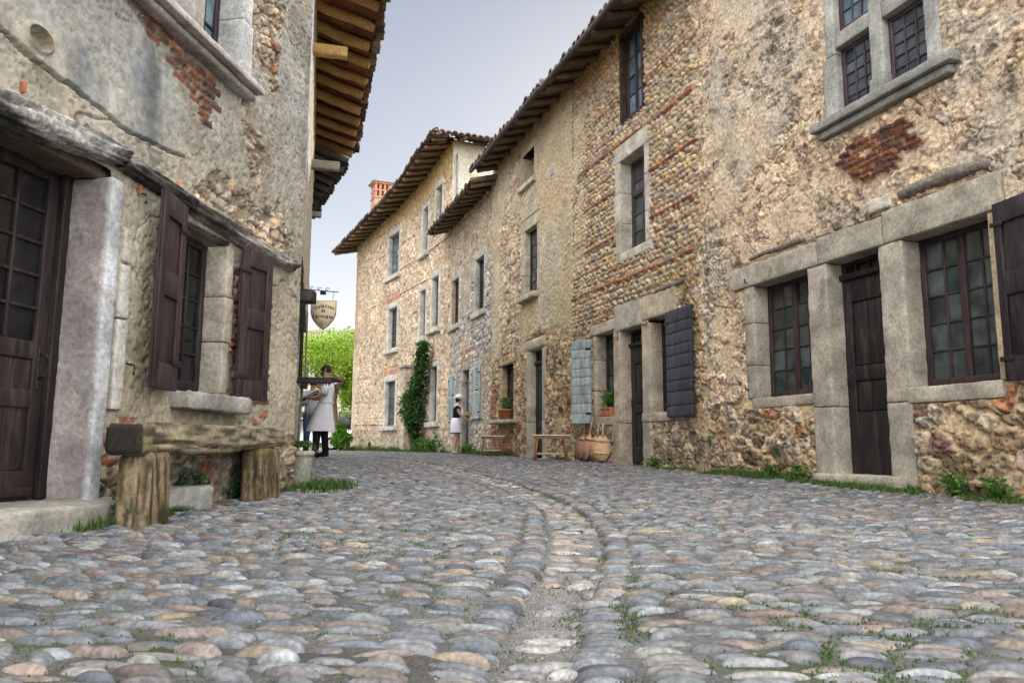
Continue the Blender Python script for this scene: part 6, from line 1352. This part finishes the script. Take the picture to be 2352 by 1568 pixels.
# what he carries
hp = np.array([wl[0] - .36, wl[1] - .02, wl[2] + 1.12]); t = thing('menu_stack', hp, 'stack of white sheets and a dark tray carried by the aproned man', 'papers'); rj = np.random.RandomState(4)
for k in range(5):
    an_ = math.radians(100 + rj.uniform(-14, 14)); ti = -.35 + .05 * k; w_, h2_ = .15, .11; ax = np.array([math.cos(an_) * math.cos(ti), math.sin(an_) * .3, math.sin(ti) * 1.0]) if False else np.array([-math.cos(.4 + ti * .4), .12 * rj.randn(), -math.sin(.42 + .04 * k)]); ay = np.array([.1, 1, 0.]); O = hp + np.array([0.03, 0, .02 + .014 * k])
    m = MB(); V = np.array([O + ax * a_ * w_ * 1.15 + ay * b_ * h2_ for a_, b_ in ((-1, -1), (1, -1), (1, 1), (-1, 1))]); V = np.concatenate([V, V + np.array([0, 0, .006])]); m.add(V, [[3, 2, 1, 0], [4, 5, 6, 7], [0, 1, 5, 4], [1, 2, 6, 5], [2, 3, 7, 6], [3, 0, 4, 7]], (.72, .73, .78) if k in (1, 3, 4) else (.05, .05, .06)); m.build('sheet' if k in (1, 3, 4) else 'tray', CLOTH, t, False)

# waitress: white cap, scarf and apron-skirt, black top, hands on the door
F_J = dict(pelvis=(0, 0, .93), belly=(0, .01, 1.06), chest=(0, .02, 1.28), neck=(0, .05, 1.45), jaw=(0, .085, 1.55), crown=(0, .085, 1.65), shR=(.16, .03, 1.36), elR=(.20, .16, 1.12), wrR=(.13, .36, .98), haR=(.11, .43, .96), shL=(-.16, .03, 1.36), elL=(-.20, .18, 1.14), wrL=(-.08, .34, 1.12), haL=(-.04, .40, 1.13),
           hiR=(.085, 0, .88), knR=(.085, .02, .48), anR=(.09, -.03, .08), toR=(.10, .11, .03), hiL=(-.085, 0, .88), knL=(-.09, .05, .48), anL=(-.10, .06, .08), toL=(-.12, .19, .03))
def dress_maid(t, P, s, X, hd):
    k_ = s; sc = lambda L_: [(x * k_, y * k_, z * k_, a * k_, b * k_) for x, y, z, a, b in L_]
    m = MB(); bk = (.012, .012, .018); loft(m, sc([(0, 0, .92, .15, .12), (0, 0, 1.02, .125, .10), (0, .02, 1.18, .145, .125), (0, .02, 1.30, .165, .12), (0, .03, 1.37, .14, .085), (0, .05, 1.42, .06, .06)]), 18, bk)
    for sd in 'RL': limbs(m, P, ['sh' + sd, fine(P, 'sh' + sd, 'el' + sd, .28)], (.066, .062), bk)
    put(m, X, 'top', CLOTH, t)
    m = MB(); loft(m, sc([(0, 0, 1.03, .135, .112), (0, -.01, .95, .175, .155), (0, -.01, .82, .20, .175), (0, 0, .66, .205, .175), (0, 0, .60, .20, .17)]), 22, (.72, .72, .80), False); put(m, X, 'apron', CLOTH, t)
    m = MB(); loft(m, sc([(0, 0, .70, .185, .155), (0, 0, .575, .185, .155)]), 18, (.02, .02, .04), False); put(m, X, 'skirt', CLOTH, t)
    m = MB(); blob(m, hd + np.array([0, -.035, .012]) * k_, (.090, .090, .105), (.03, .018, .015), 14); blob(m, hd + np.array([0, -.06, -.05]) * k_, (.05, .05, .06), (.03, .018, .015), 10); put(m, X, 'hair', CLOTH, t)
    m = MB(); blob(m, hd + np.array([0, -.025, .062]) * k_, (.100, .112, .082), (.78, .78, .85), 16); put(m, X, 'cap', CLOTH, t)
    m = MB(); limbs(m, P, [np.array([-.09, -.05, 1.40]) * k_, np.array([-.10, .03, 1.43]) * k_, np.array([-.04, .13, 1.36]) * k_, np.array([.0, .17, 1.20]) * k_, np.array([.0, .16, 1.06]) * k_], (.028, .035, .032, .040, .055), (.72, .73, .80)); limbs(m, P, [np.array([.10, -.05, 1.40]) * k_, np.array([.09, .04, 1.43]) * k_, np.array([.03, .14, 1.34]) * k_], (.028, .032, .026), (.72, .73, .80)); put(m, X, 'scarf', CLOTH, t)
    for sd in 'RL':
        m = MB(); a_ = P['an' + sd]; b_ = P['to' + sd]; limbs(m, P, [a_ + np.array([0, -.06, -.055]), a_ + np.array([0, 0, -.055]), b_ + np.array([0, .0, -.012]), b_ + np.array([0, .05, -.012])], (.018, .03, .034, .02), (.55, .52, .5) if sd == 'R' else (.03, .02, .02)); put(m, X, 'sandal', CLOTH, t)
fl = at_y(1047, 1035, 21.6); fl[2] = float(gz(fl[0], fl[1])) + .02
person(fl, math.radians(-96), 1.68, 'woman in white cap and white apron skirt standing at the blue grey door', F_J, (.42, .24, .16), dress_maid)
bp_ = fl + np.array([.22, .12, 1.10]); m = MB(); blk(m, -.10, .10, -.012, .012, -.05, .06, lambda p: p @ np.array([[.8, .6, 0], [-.6, .8, 0], [0, .3, .95]]).T.T + bp_, (.62, .45, .22), None, .01); alone(m, 'paper_bag', CLOTH, bp_, 'small yellow tan bag in the capped woman\'s hand', 'bag')

# half hidden passer-by behind the waiter
S_J = dict(W_J); S_J.update(elR=(.24, .06, 1.15), wrR=(.12, .24, 1.30), haR=(.08, .28, 1.38), knL=(-.10, .06, .50), anL=(-.10, .02, .09), toL=(-.11, .16, .03))
def dress_pass(t, P, s, X, hd):
    m = MB(); c = (.42, .43, .50); loft(m, [(x * s, y * s, z * s, a * s, b * s) for x, y, z, a, b in [(0, 0, .92, .17, .13), (0, 0, 1.10, .165, .13), (0, 0, 1.32, .19, .13), (0, 0, 1.42, .18, .11), (0, .01, 1.48, .07, .07)]], 18, c)
    for sd in 'RL': limbs(m, P, ['sh' + sd, 'el' + sd, fine(P, 'el' + sd, 'wr' + sd, .8)], (.075, .062, .05), c)
    put(m, X, 'jumper', CLOTH, t); m = MB()
    for sd in 'RL': limbs(m, P, [P['hi' + sd] + np.array([0, 0, .06]), 'hi' + sd, fine(P, 'hi' + sd, 'kn' + sd, .5), 'kn' + sd, 'an' + sd], (.095, .10, .088, .07, .058), (.06, .11, .22))
    put(m, X, 'jeans', CLOTH, t); m = MB(); blob(m, hd + np.array([0, -.015, .025]), (.09, .105, .095), (.035, .022, .016), 14); put(m, X, 'hair', CLOTH, t)
    m = MB(); blk(m, -.30, -.20, -.12, .14, .86, 1.08, None, (.20, .13, .08), None, .03); tube(m, np.array([[-.25, 0, 1.08], [-.12, -.02, 1.30], [.08, 0, 1.47]]) * s, .014, 6, (.18, .12, .08)); put(m, X, 'bag', CLOTH, t)
sl = at_y(712, 1040, 16.3); sl[2] = float(gz(sl[0], sl[1])) + .02
person(sl, math.radians(-150), 1.66, 'passer-by in grey jumper and blue jeans, half hidden behind the aproned man', S_J, (.45, .28, .20), dress_pass)
# ------------------------------------------------------------------ climbing shrub on the tall house
rs = np.random.RandomState(77)
IVY = [(.030, .085, .018), (.045, .12, .022), (.022, .06, .015), (.065, .16, .03), (.038, .10, .03)]
uE = lambda x, y: EW.hit(x, y)
cl = thing('climbing_shrub', (*EW.W([uE(970, 1030)[0], 0, .35])[:2], .2), 'dark green climbing shrub trained up the tall curved house', 'shrub')
path = [(980, 1032, .10), (976, 1010, .14), (974, 985, .28), (974, 955, .54), (974, 925, .56), (982, 895, .42), (988, 865, .30), (992, 835, .26), (994, 808, .22), (996, 790, .12)]
C = []
for k in range(len(path) - 1):
    (x0, y0, r0), (x1, y1, r1) = path[k], path[k + 1]; a, b = uE(x0, y0), uE(x1, y1)
    if k < 1: continue
    n = int(620 * (r0 + r1) * 1.6); t = rs.rand(n); rr = (r0 + (r1 - r0) * t); cl_ = rs.randint(0, 14, n); off = np.random.RandomState(k).normal(0, .45, (14, 2))
    du = (off[cl_, 0] + rs.normal(0, .32, n)) * rr; dz = (off[cl_, 1] * .5 + rs.normal(0, .3, n)) * rr * .7
    C.append(np.stack([a[0] + (b[0] - a[0]) * t + du, a[1] + (b[1] - a[1]) * t + dz, .28 + .28 * rr + rs.normal(0, .14, n) * (.5 + rr)], 1))
C = np.concatenate(C); C[:, 2] = np.maximum(C[:, 2], .08); m = MB(); leaves(m, EW.W(C), .115, rs, IVY, .2, .55); m.build('foliage', LEAF, cl)
m = MB(); P = [uE(x, y) for x, y in ((970, 1035), (966, 1015), (961, 990), (960, 950), (966, 905), (976, 860), (983, 800))]; tube(m, EW.W(np.array([[u, z, .35] for u, z in P])), (.07, .06, .05, .045, .035, .03, .015), 8, (.12, .09, .06), True, .3, 3)
P = [uE(x, y) for x, y in ((970, 1037), (976, 1020), (972, 1000))]; tube(m, EW.W(np.array([[u, z, .40] for u, z in P])), (.05, .04, .02), 7, (.12, .09, .06), True, .3, 4); m.build('stem', WOODO, cl)

# ------------------------------------------------------------------ grass along the walls and in the joints (nobody could count it)
def blades(C, h, lean, rs, pal, w=.006):
    n = len(C); th = rs.rand(n) * 6.28; H_ = h * rs.uniform(.5, 1.3, n); d = np.stack([np.cos(th), np.sin(th), 0 * th], 1); ln = (lean * H_ * rs.rand(n))[:, None]; pr = np.stack([-d[:, 1], d[:, 0], d[:, 2]], 1) * (w * rs.uniform(.6, 1.4, n))[:, None]
    up = np.array([[0, 0, 1.]]); A = C - pr; B = C + pr; M1 = C + d * ln * .4 + up * (H_ * .6)[:, None]; T = C + d * ln + up * (H_ * .95)[:, None]
    V = np.stack([A, B, M1 + pr * .7, M1 - pr * .7, T], 1).reshape(-1, 3); o = (np.arange(n) * 5)[:, None]
    c = np.asarray(pal)[rs.randint(0, len(pal), n)] * (1 + .4 * (rs.rand(n, 1) - .5)); return V, [o + np.array([[0, 1, 2, 3]]), o + np.array([[3, 2, 4]])], np.repeat(c, 5, 0)
GR = [(.04, .095, .016), (.06, .135, .022), (.03, .07, .014), (.09, .17, .035), (.075, .11, .03)]
gm = MB()
def strip(W, u0, u1, o0, o1, n, h, seed, clump=.5, w=.006):
    r = np.random.RandomState(seed); u = r.uniform(u0, u1, n * 3); o = r.uniform(0, 1, n * 3) ** 1.8 * (o1 - o0) + o0; k = vn2(u, o * 0, 1.6, seed) * .6 + vn2(u, o * 3, 5., seed + 1) * .4
    s_ = k > clump; u, o, k = u[s_][:n], o[s_][:n], k[s_][:n]; P = W.W(np.stack([u, 0 * u, o], 1)); P[:, 2] = gz(P[:, 0], P[:, 1]) - .005; hh = h * (.6 + 1.6 * (k - clump))
    V, f, c = blades(P, 1., .7, r, GR, w); 
    V = V.reshape(-1, 5, 3); V[:, :, 2] = P[:, None, 2] + (V[:, :, 2] - P[:, None, 2]) * hh[:, None]; V[:, :, :2] = P[:, None, :2] + (V[:, :, :2] - P[:, None, :2]) * np.where(np.arange(5)[None, :, None] > 1, hh[:, None, None], 1); gm.add(V.reshape(-1, 3), f, c)
strip(RW, 1.2, 8.0, .03, .42, 11000, .085, 1, .42); strip(RW, 10.4, 11.6, .02, .25, 400, .10, 2, .5); strip(RW, 13.6, 19.5, .03, .45, 3000, .16, 3, .42, .009)
strip(EW, .2, 11, .05, .6, 4200, .22, 4, .38, .012); strip(LW, 1.7, 4.4, .02, .42, 2600, .10, 5, .50)
def joints(n, fx, fy, thr, h, seed, w=.004):
    r = np.random.RandomState(seed); x = fx(r, n * 5); y = fy(r, n * 5); k = vn2(x, y, 1.1, seed) * .55 + vn2(x, y, 4., seed + 1) * .45; s_ = (k > thr) & (x < right_x(y) - .1) & (x > left_x(y) + .05); x, y = x[s_][:n], y[s_][:n]; z = gz(x, y)
    V, f, c = blades(np.stack([x, y, z - .004], 1), h, .9, r, GR, w); gm.add(V, f, c)
joints(8500, lambda r, n: r.uniform(-1.6, 3.5, n), lambda r, n: r.uniform(1.1, 6.5, n), .58, .009, 11, .0022)
joints(6500, lambda r, n: r.uniform(.15, 1.6, n), lambda r, n: r.uniform(1.2, 2.8, n), .54, .009, 12, .0022)
joints(3500, lambda r, n: r.uniform(-1.2, -.2, n), lambda r, n: r.uniform(3.0, 4.6, n), .52, .010, 13, .0022)
r = np.random.RandomState(9); y = r.uniform(1.3, 8, 2600); x = gut_x(y) + np.where(r.rand(2600) < .72, .135, -.135) + r.normal(0, .018, 2600); k = vn2(x, y, 2.2, 9) > .55; x, y = x[k], y[k]; V, f, c = blades(np.stack([x, y, gz(x, y)], 1), .012, .9, r, GR, .0025); gm.add(V, f, c)
r = np.random.RandomState(10); P = np.array([-1.78, 7.2]) + r.normal(0, 1, (1500, 2)) * np.array([.13, .22]); V, f, c = blades(np.stack([P[:, 0], P[:, 1], gz(P[:, 0], P[:, 1])], 1), .07, .8, r, GR, .006); gm.add(V, f, c)
tag(gm.build('grass', GRASS), kind='stuff')
# broad-leaved weeds that stand out one by one
def weed(name, c, r_, h, n, size, lab, pal=None, seed=0, asp=.5, stems=6, grp=None):
    r = np.random.RandomState(seed); t = thing(name, c, lab, 'weed', grp); m = MB(); S = MB(); tips = []
    for k in range(stems):
        a = r.rand() * 6.28; q = np.array([c[0] + r_ * math.cos(a) * r.rand(), c[1] + r_ * math.sin(a) * r.rand(), c[2] + h * r.uniform(.5, 1.)]); tips.append(q); tube(S, np.array([c, (np.array(c) + q) / 2 + np.array([0, 0, h * .1]), q]), (.004, .003, .002), 4, (.08, .13, .04))
    tips = np.array(tips); i = r.randint(0, stems, n); f = r.rand(n)[:, None] ** .6; C = np.array(c) + (tips[i] - np.array(c)) * f + r.normal(0, size * .5, (n, 3)); C[:, 2] = np.maximum(C[:, 2], c[2] + .005)
    leaves(m, C, size, r, pal or [(.05, .13, .04), (.07, .17, .05), (.04, .10, .035)], .1, asp); m.build('foliage', LEAF, t); S.build('stem', LEAF, t)
def gp(x, y, d=0.): return (x, y, float(gz(x, y)) + d)
weed('weed_plant', gp(-2.16, 4.42), .13, .24, 150, .055, 'leafy blue-green weed between the doorstep and the bench', [(.05, .13, .07), (.06, .16, .08), (.04, .11, .05)], 1)
weed('weed_plant', gp(-2.03, 4.10), .08, .12, 60, .06, 'low broad-leaved weed in front of the near bench leg', [(.06, .15, .07), (.05, .13, .06)], 2)
weed('weed_plant', gp(-2.16, 5.25), .14, .30, 190, .045, 'tall leafy weed behind the bench near the pale stone', [(.04, .11, .05), (.05, .14, .06), (.03, .08, .035)], 3)
weed('weed_plant', gp(-2.12, 5.90), .10, .16, 110, .04, 'small dark weed against the wall near the far bench leg', [(.04, .11, .05), (.03, .08, .035)], 4)
for k, (px_, hh, rr, lab) in enumerate(((2210, .20, .16, 'spiky dandelion-like weed under the wide many-paned window'), (2310, .17, .13, 'low weed under the dark shutter at the right edge'), (1850, .16, .14, 'weed clump at the foot of the stone pier left of the tall door'), (1518, .14, .12, 'weed clump beside the dark plank shutter wall'), (1790, .13, .14, 'weed tuft under the small dusty-paned window'))):
    u_ = RW.hit(px_, 1090)[0]; p = RW.W([u_, 0, .12]); weed('weed_plant', gp(p[0], p[1]), rr, hh, 130, .075, lab, [(.07, .17, .03), (.10, .23, .04), (.05, .12, .03)], 20 + k, .28, 9)
for k, (px_, py_, lab) in enumerate(((1796, 1032, 'little ivy sprig growing on the wall under the dusty-paned window'), (1640, 1010, 'tiny green tuft growing on the wall between the two doors'))):
    u_, z_ = RW.hit(px_, py_); p = RW.W([u_, z_ - .07, .07]); weed('wall_plant', tuple(p), .05, .14, 45, .035, lab, [(.05, .13, .06), (.06, .15, .07)], 30 + k, .6, 4)
for k, (px_, hh, rr, lab) in enumerate(((1015, .55, .55, 'bushy weed clump at the foot of the house left of the waitress'), (1092, .25, .18, 'small low bush right of the blue grey door'), (990, .40, .35, 'low green clump beside the climbing shrub'))):
    if px_ > 1030: u_ = RW.hit(px_, 1030)[0]; p = RW.W([u_, 0, .25])
    else: u_ = EW.hit(px_, 1030)[0]; p = EW.W([u_, 0, .35])
    weed('weed_plant', gp(p[0], p[1]), rr, hh, 380, .10, lab, [(.07, .18, .03), (.11, .26, .05), (.05, .12, .03)], 40 + k, .45, 12)

# ------------------------------------------------------------------ the square beyond: tree, bushes, car, house, hill
TL = [(.30, .46, .06), (.38, .56, .08), (.20, .36, .05), (.48, .62, .14), (.10, .22, .03)]
def crown(mb, cen, rad, n, size, rs, pal, k=40, shell=.75):
    d = rs.normal(size=(k, 3)); d /= np.linalg.norm(d, axis=1, keepdims=True); cc = np.array(cen) + d * np.array(rad) * (shell * rs.rand(k, 1) ** .4); i = rs.randint(0, k, n)
    leaves(mb, cc[i] + rs.normal(size=(n, 3)) * np.array(rad) * .17, size, rs, pal, .2, .6)
r = np.random.RandomState(12); tb = at_y(765, 1030, 38.); tb[2] = float(gz(tb[0], tb[1])); tree = thing('plane_tree', tb, 'bright lime green pollarded tree beyond the end of the street', 'tree')
m = MB(); crown(m, tb + np.array([-.6, .8, 4.95]), (3.6, 2.4, 1.25), 14500, .13, r, TL, 48, .95); crown(m, tb + np.array([.75, .4, 3.0]), (.8, .8, 1.5), 5500, .12, r, TL[:3], 26); m.build('crown', LEAF, tree)
m = MB(); tube(m, np.array([tb, tb + [.05, 0, 1.2], tb + [-.1, .1, 2.4], tb + [-.05, .1, 3.2]]), (.24, .2, .19, .22), 10, (.16, .11, .07), True, .25, 1)
for a, e_, l in ((0, .35, 2.4), (.9, .5, 2.2), (2.1, .6, 2.0), (3.1, .3, 2.8), (4.2, .5, 2.0), (5.2, .6, 2.0), (2.7, .7, 1.9)):
    t = np.linspace(0, 1, 7); P = tb + np.array([-.05, .1, 3.0]) + np.stack([np.cos(a + .5 * np.sin(t * 5)) * l * t, np.sin(a) * l * t, l * e_ * .7 * t + .14 * np.sin(t * 9 + a)], 1); tube(m, P, np.linspace(.15, .04, 7), 8, (.16, .11, .07), True, .3, int(a * 7))
m.build('trunk', WOODO, tree)
def bush(x, y, Yd, rad, n, lab, seed, pal): 
    c = at_y(x, y, Yd); c[2] = float(gz(c[0], c[1])); t = thing('round_bush', c, lab, 'bush'); r = np.random.RandomState(seed); m = MB(); crown(m, c + np.array([0, 0, rad[2] * .95]), rad, n, .10, r, pal, 26, .9); m.build('foliage', LEAF, t); m = MB()
    for k in range(5): tube(m, np.array([c, c + [r.normal(0, .2), r.normal(0, .2), rad[2]]]), (.03, .015), 5, (.1, .07, .04))
    m.build('stem', WOODO, t)
bush(784, 1030, 31.5, (.42, .42, .56), 3000, 'rounded green bush at the corner of the tall curved house', 5, [(.07, .20, .02), (.11, .30, .03), (.05, .13, .02)])
bush(722, 1030, 40., (.9, .6, .7), 2200, 'low hedge bush behind the parked car', 6, [(.10, .26, .03), (.14, .34, .04)])
# pale house and hillside roof far behind the tree
bhc = at_y(745, 1020, 52.); bh = thing('background_house', (bhc[0], 52., 0), 'pale house with a grey tiled roof far behind the tree', 'house')
m = MB(); blk(m, bhc[0] - 8, bhc[0] + 8, 52, 60, -.5, 7.2, None, (.52, .47, .38), .8, .03, .02, 2, 2, .15); m.build('wall', PLAST, bh)
m = MB(); xs_ = np.arange(bhc[0] - 8.6, bhc[0] + 8.6, .06); yr = np.array([51.3, 56.2]); zt_ = np.array([7.0, 8.9]); cor = .05 * np.abs(np.sin(xs_ * math.pi / .24)); V = np.concatenate([np.stack([xs_, 0 * xs_ + yr[q], zt_[q] + cor], 1) for q in (0, 1)]); n = len(xs_); j = np.arange(n - 1); m.add(V, np.stack([j, j + 1, n + j + 1, n + j], 1), (.20, .17, .15))
V = np.array([[bhc[0] - 8.6, 56.2, 8.9], [bhc[0] + 8.6, 56.2, 8.9], [bhc[0] + 8.6, 61, 7.0], [bhc[0] - 8.6, 61, 7.0]]); m.add(V, [[0, 1, 2, 3]], (.2, .17, .15)); m.build('roof', TILE, bh)
for k in range(4):
    for z_ in (1.2, 4.2):
        x_ = bhc[0] - 5 + 3.2 * k; m = MB(); blk(m, x_ - .5, x_ + .5, 51.95, 52.02, z_, z_ + 1.5, None, (.06, .06, .07), None, .01); w = m.build('window', GLASS, bh); m = MB(); blk(m, x_ - .6, x_ + .6, 51.9, 52.05, z_ - .12, z_ - .002, None, (.5, .48, .44), None, .01); m.build('sill', DRESS, w)
m = MB(); gxx = np.linspace(-160, 40, 60); gyy = np.linspace(0, 1, 12)
XX, TT = np.meshgrid(gxx, gyy, indexing='ij'); YY = 90 + 90 * TT; ZZ = (6 + 5 * np.sin(XX * .03 + 1) + 2.5 * fb2(XX, YY, .05, 3, 4)) * np.sin(TT * math.pi / 2) - 1; i = np.arange(720).reshape(60, 12)
m.add(np.stack([XX, YY, ZZ], -1).reshape(-1, 3), np.stack([i[:-1, :-1].ravel(), i[1:, :-1].ravel(), i[1:, 1:].ravel(), i[:-1, 1:].ravel()], 1), (.07, .10, .05)); tag(m.build('hills', GRASS), kind='structure')
# parked car
cc = at_y(716, 1030, 36.); cz = float(gz(cc[0], cc[1])); car = thing('parked_car', (cc[0], cc[1], cz), 'white parked car behind the aproned man, mostly hidden', 'car'); ca = math.radians(172)
def cfx(p): return np.stack([cc[0] + p[:, 0] * math.cos(ca) - p[:, 1] * math.sin(ca), cc[1] + p[:, 0] * math.sin(ca) + p[:, 1] * math.cos(ca), cz + p[:, 2]], 1)
prof = np.array([[-2.0, .35], [-2.05, .60], [-1.95, .85], [-1.65, .95], [-1.15, 1.02], [-.62, 1.42], [.1, 1.50], [1.05, 1.46], [1.75, 1.05], [1.98, .98], [2.02, .60], [1.98, .32]]); ysec = [(-.84, .93), (-.80, 1.), (.80, 1.), (.84, .93)]
V = []
for y_, k_ in ((-.86, 0), (-.70, 1), (.70, 1), (.86, 0)):
    for x_, z_ in prof: V.append([x_, y_ if z_ < 1.1 else y_ * .82, z_ if k_ or z_ < 1.1 else z_ - .06])
V = np.array(V); n = 12; fs = []
for s_ in range(3):
    for k in range(n): fs.append([s_ * n + k, s_ * n + (k + 1) % n, (s_ + 1) * n + (k + 1) % n, (s_ + 1) * n + k])
m = MB(); m.add(cfx(V), [np.array(fs), np.array([[*range(0, 12)]]), np.array([[*range(47, 35, -1)]])], (.70, .71, .72)); m.build('body', CARP, car)
m = MB()
for y_ in (-.715, .715):
    s_ = np.sign(y_); V = np.array([[-.95, y_ * 1.03, 1.06], [-.52, y_ * 1.0, 1.36], [.95, y_ * 1.0, 1.38], [1.45, y_ * 1.03, 1.08]]); V[:, 1] += s_ * .04; m.add(cfx(V), [[0, 1, 2, 3]], (.02, .02, .025))
m.add(cfx(np.array([[-1.16, -.62, 1.04], [-1.16, .62, 1.04], [-.66, .56, 1.405], [-.66, -.56, 1.405]]) + np.array([-.012, 0, .012])), [[0, 1, 2, 3]], (.02, .02, .025)); m.build('side_window', GLASS, car, False)
for x_ in (-1.28, 1.28):
    for s_ in (-1, 1):
        th = np.linspace(0, 2 * math.pi, 24, endpoint=False); m = MB(); ring = lambda rad, y_: cfx(np.stack([x_ + rad * np.cos(th), 0 * th + y_, .31 + rad * np.sin(th)], 1)); j = np.arange(24); j2 = (j + 1) % 24
        V = np.concatenate([ring(.31, s_ * .68), ring(.31, s_ * .875), ring(.20, s_ * .885)]); m.add(V, np.concatenate([np.stack([j, j2, 24 + j2, 24 + j], 1), np.stack([24 + j, 24 + j2, 48 + j2, 48 + j], 1)]), (.02, .02, .02)); w = m.build('wheel', IRON, car)
        m = MB(); V = np.concatenate([ring(.20, s_ * .882), ring(.05, s_ * .865)]); m.add(V, [np.stack([j, j2, 24 + j2, 24 + j], 1), (24 + j)[None]], (.45, .46, .48)); m.build('rim', CARP, w)
for s_ in (-1, 1):
    m = MB(); blk(m, 1.93, 2.03, s_ * .62 - .12, s_ * .62 + .12, .72, .92, cfx, (.45, .03, .03), None, .02); m.build('tail_light', CARP, car)
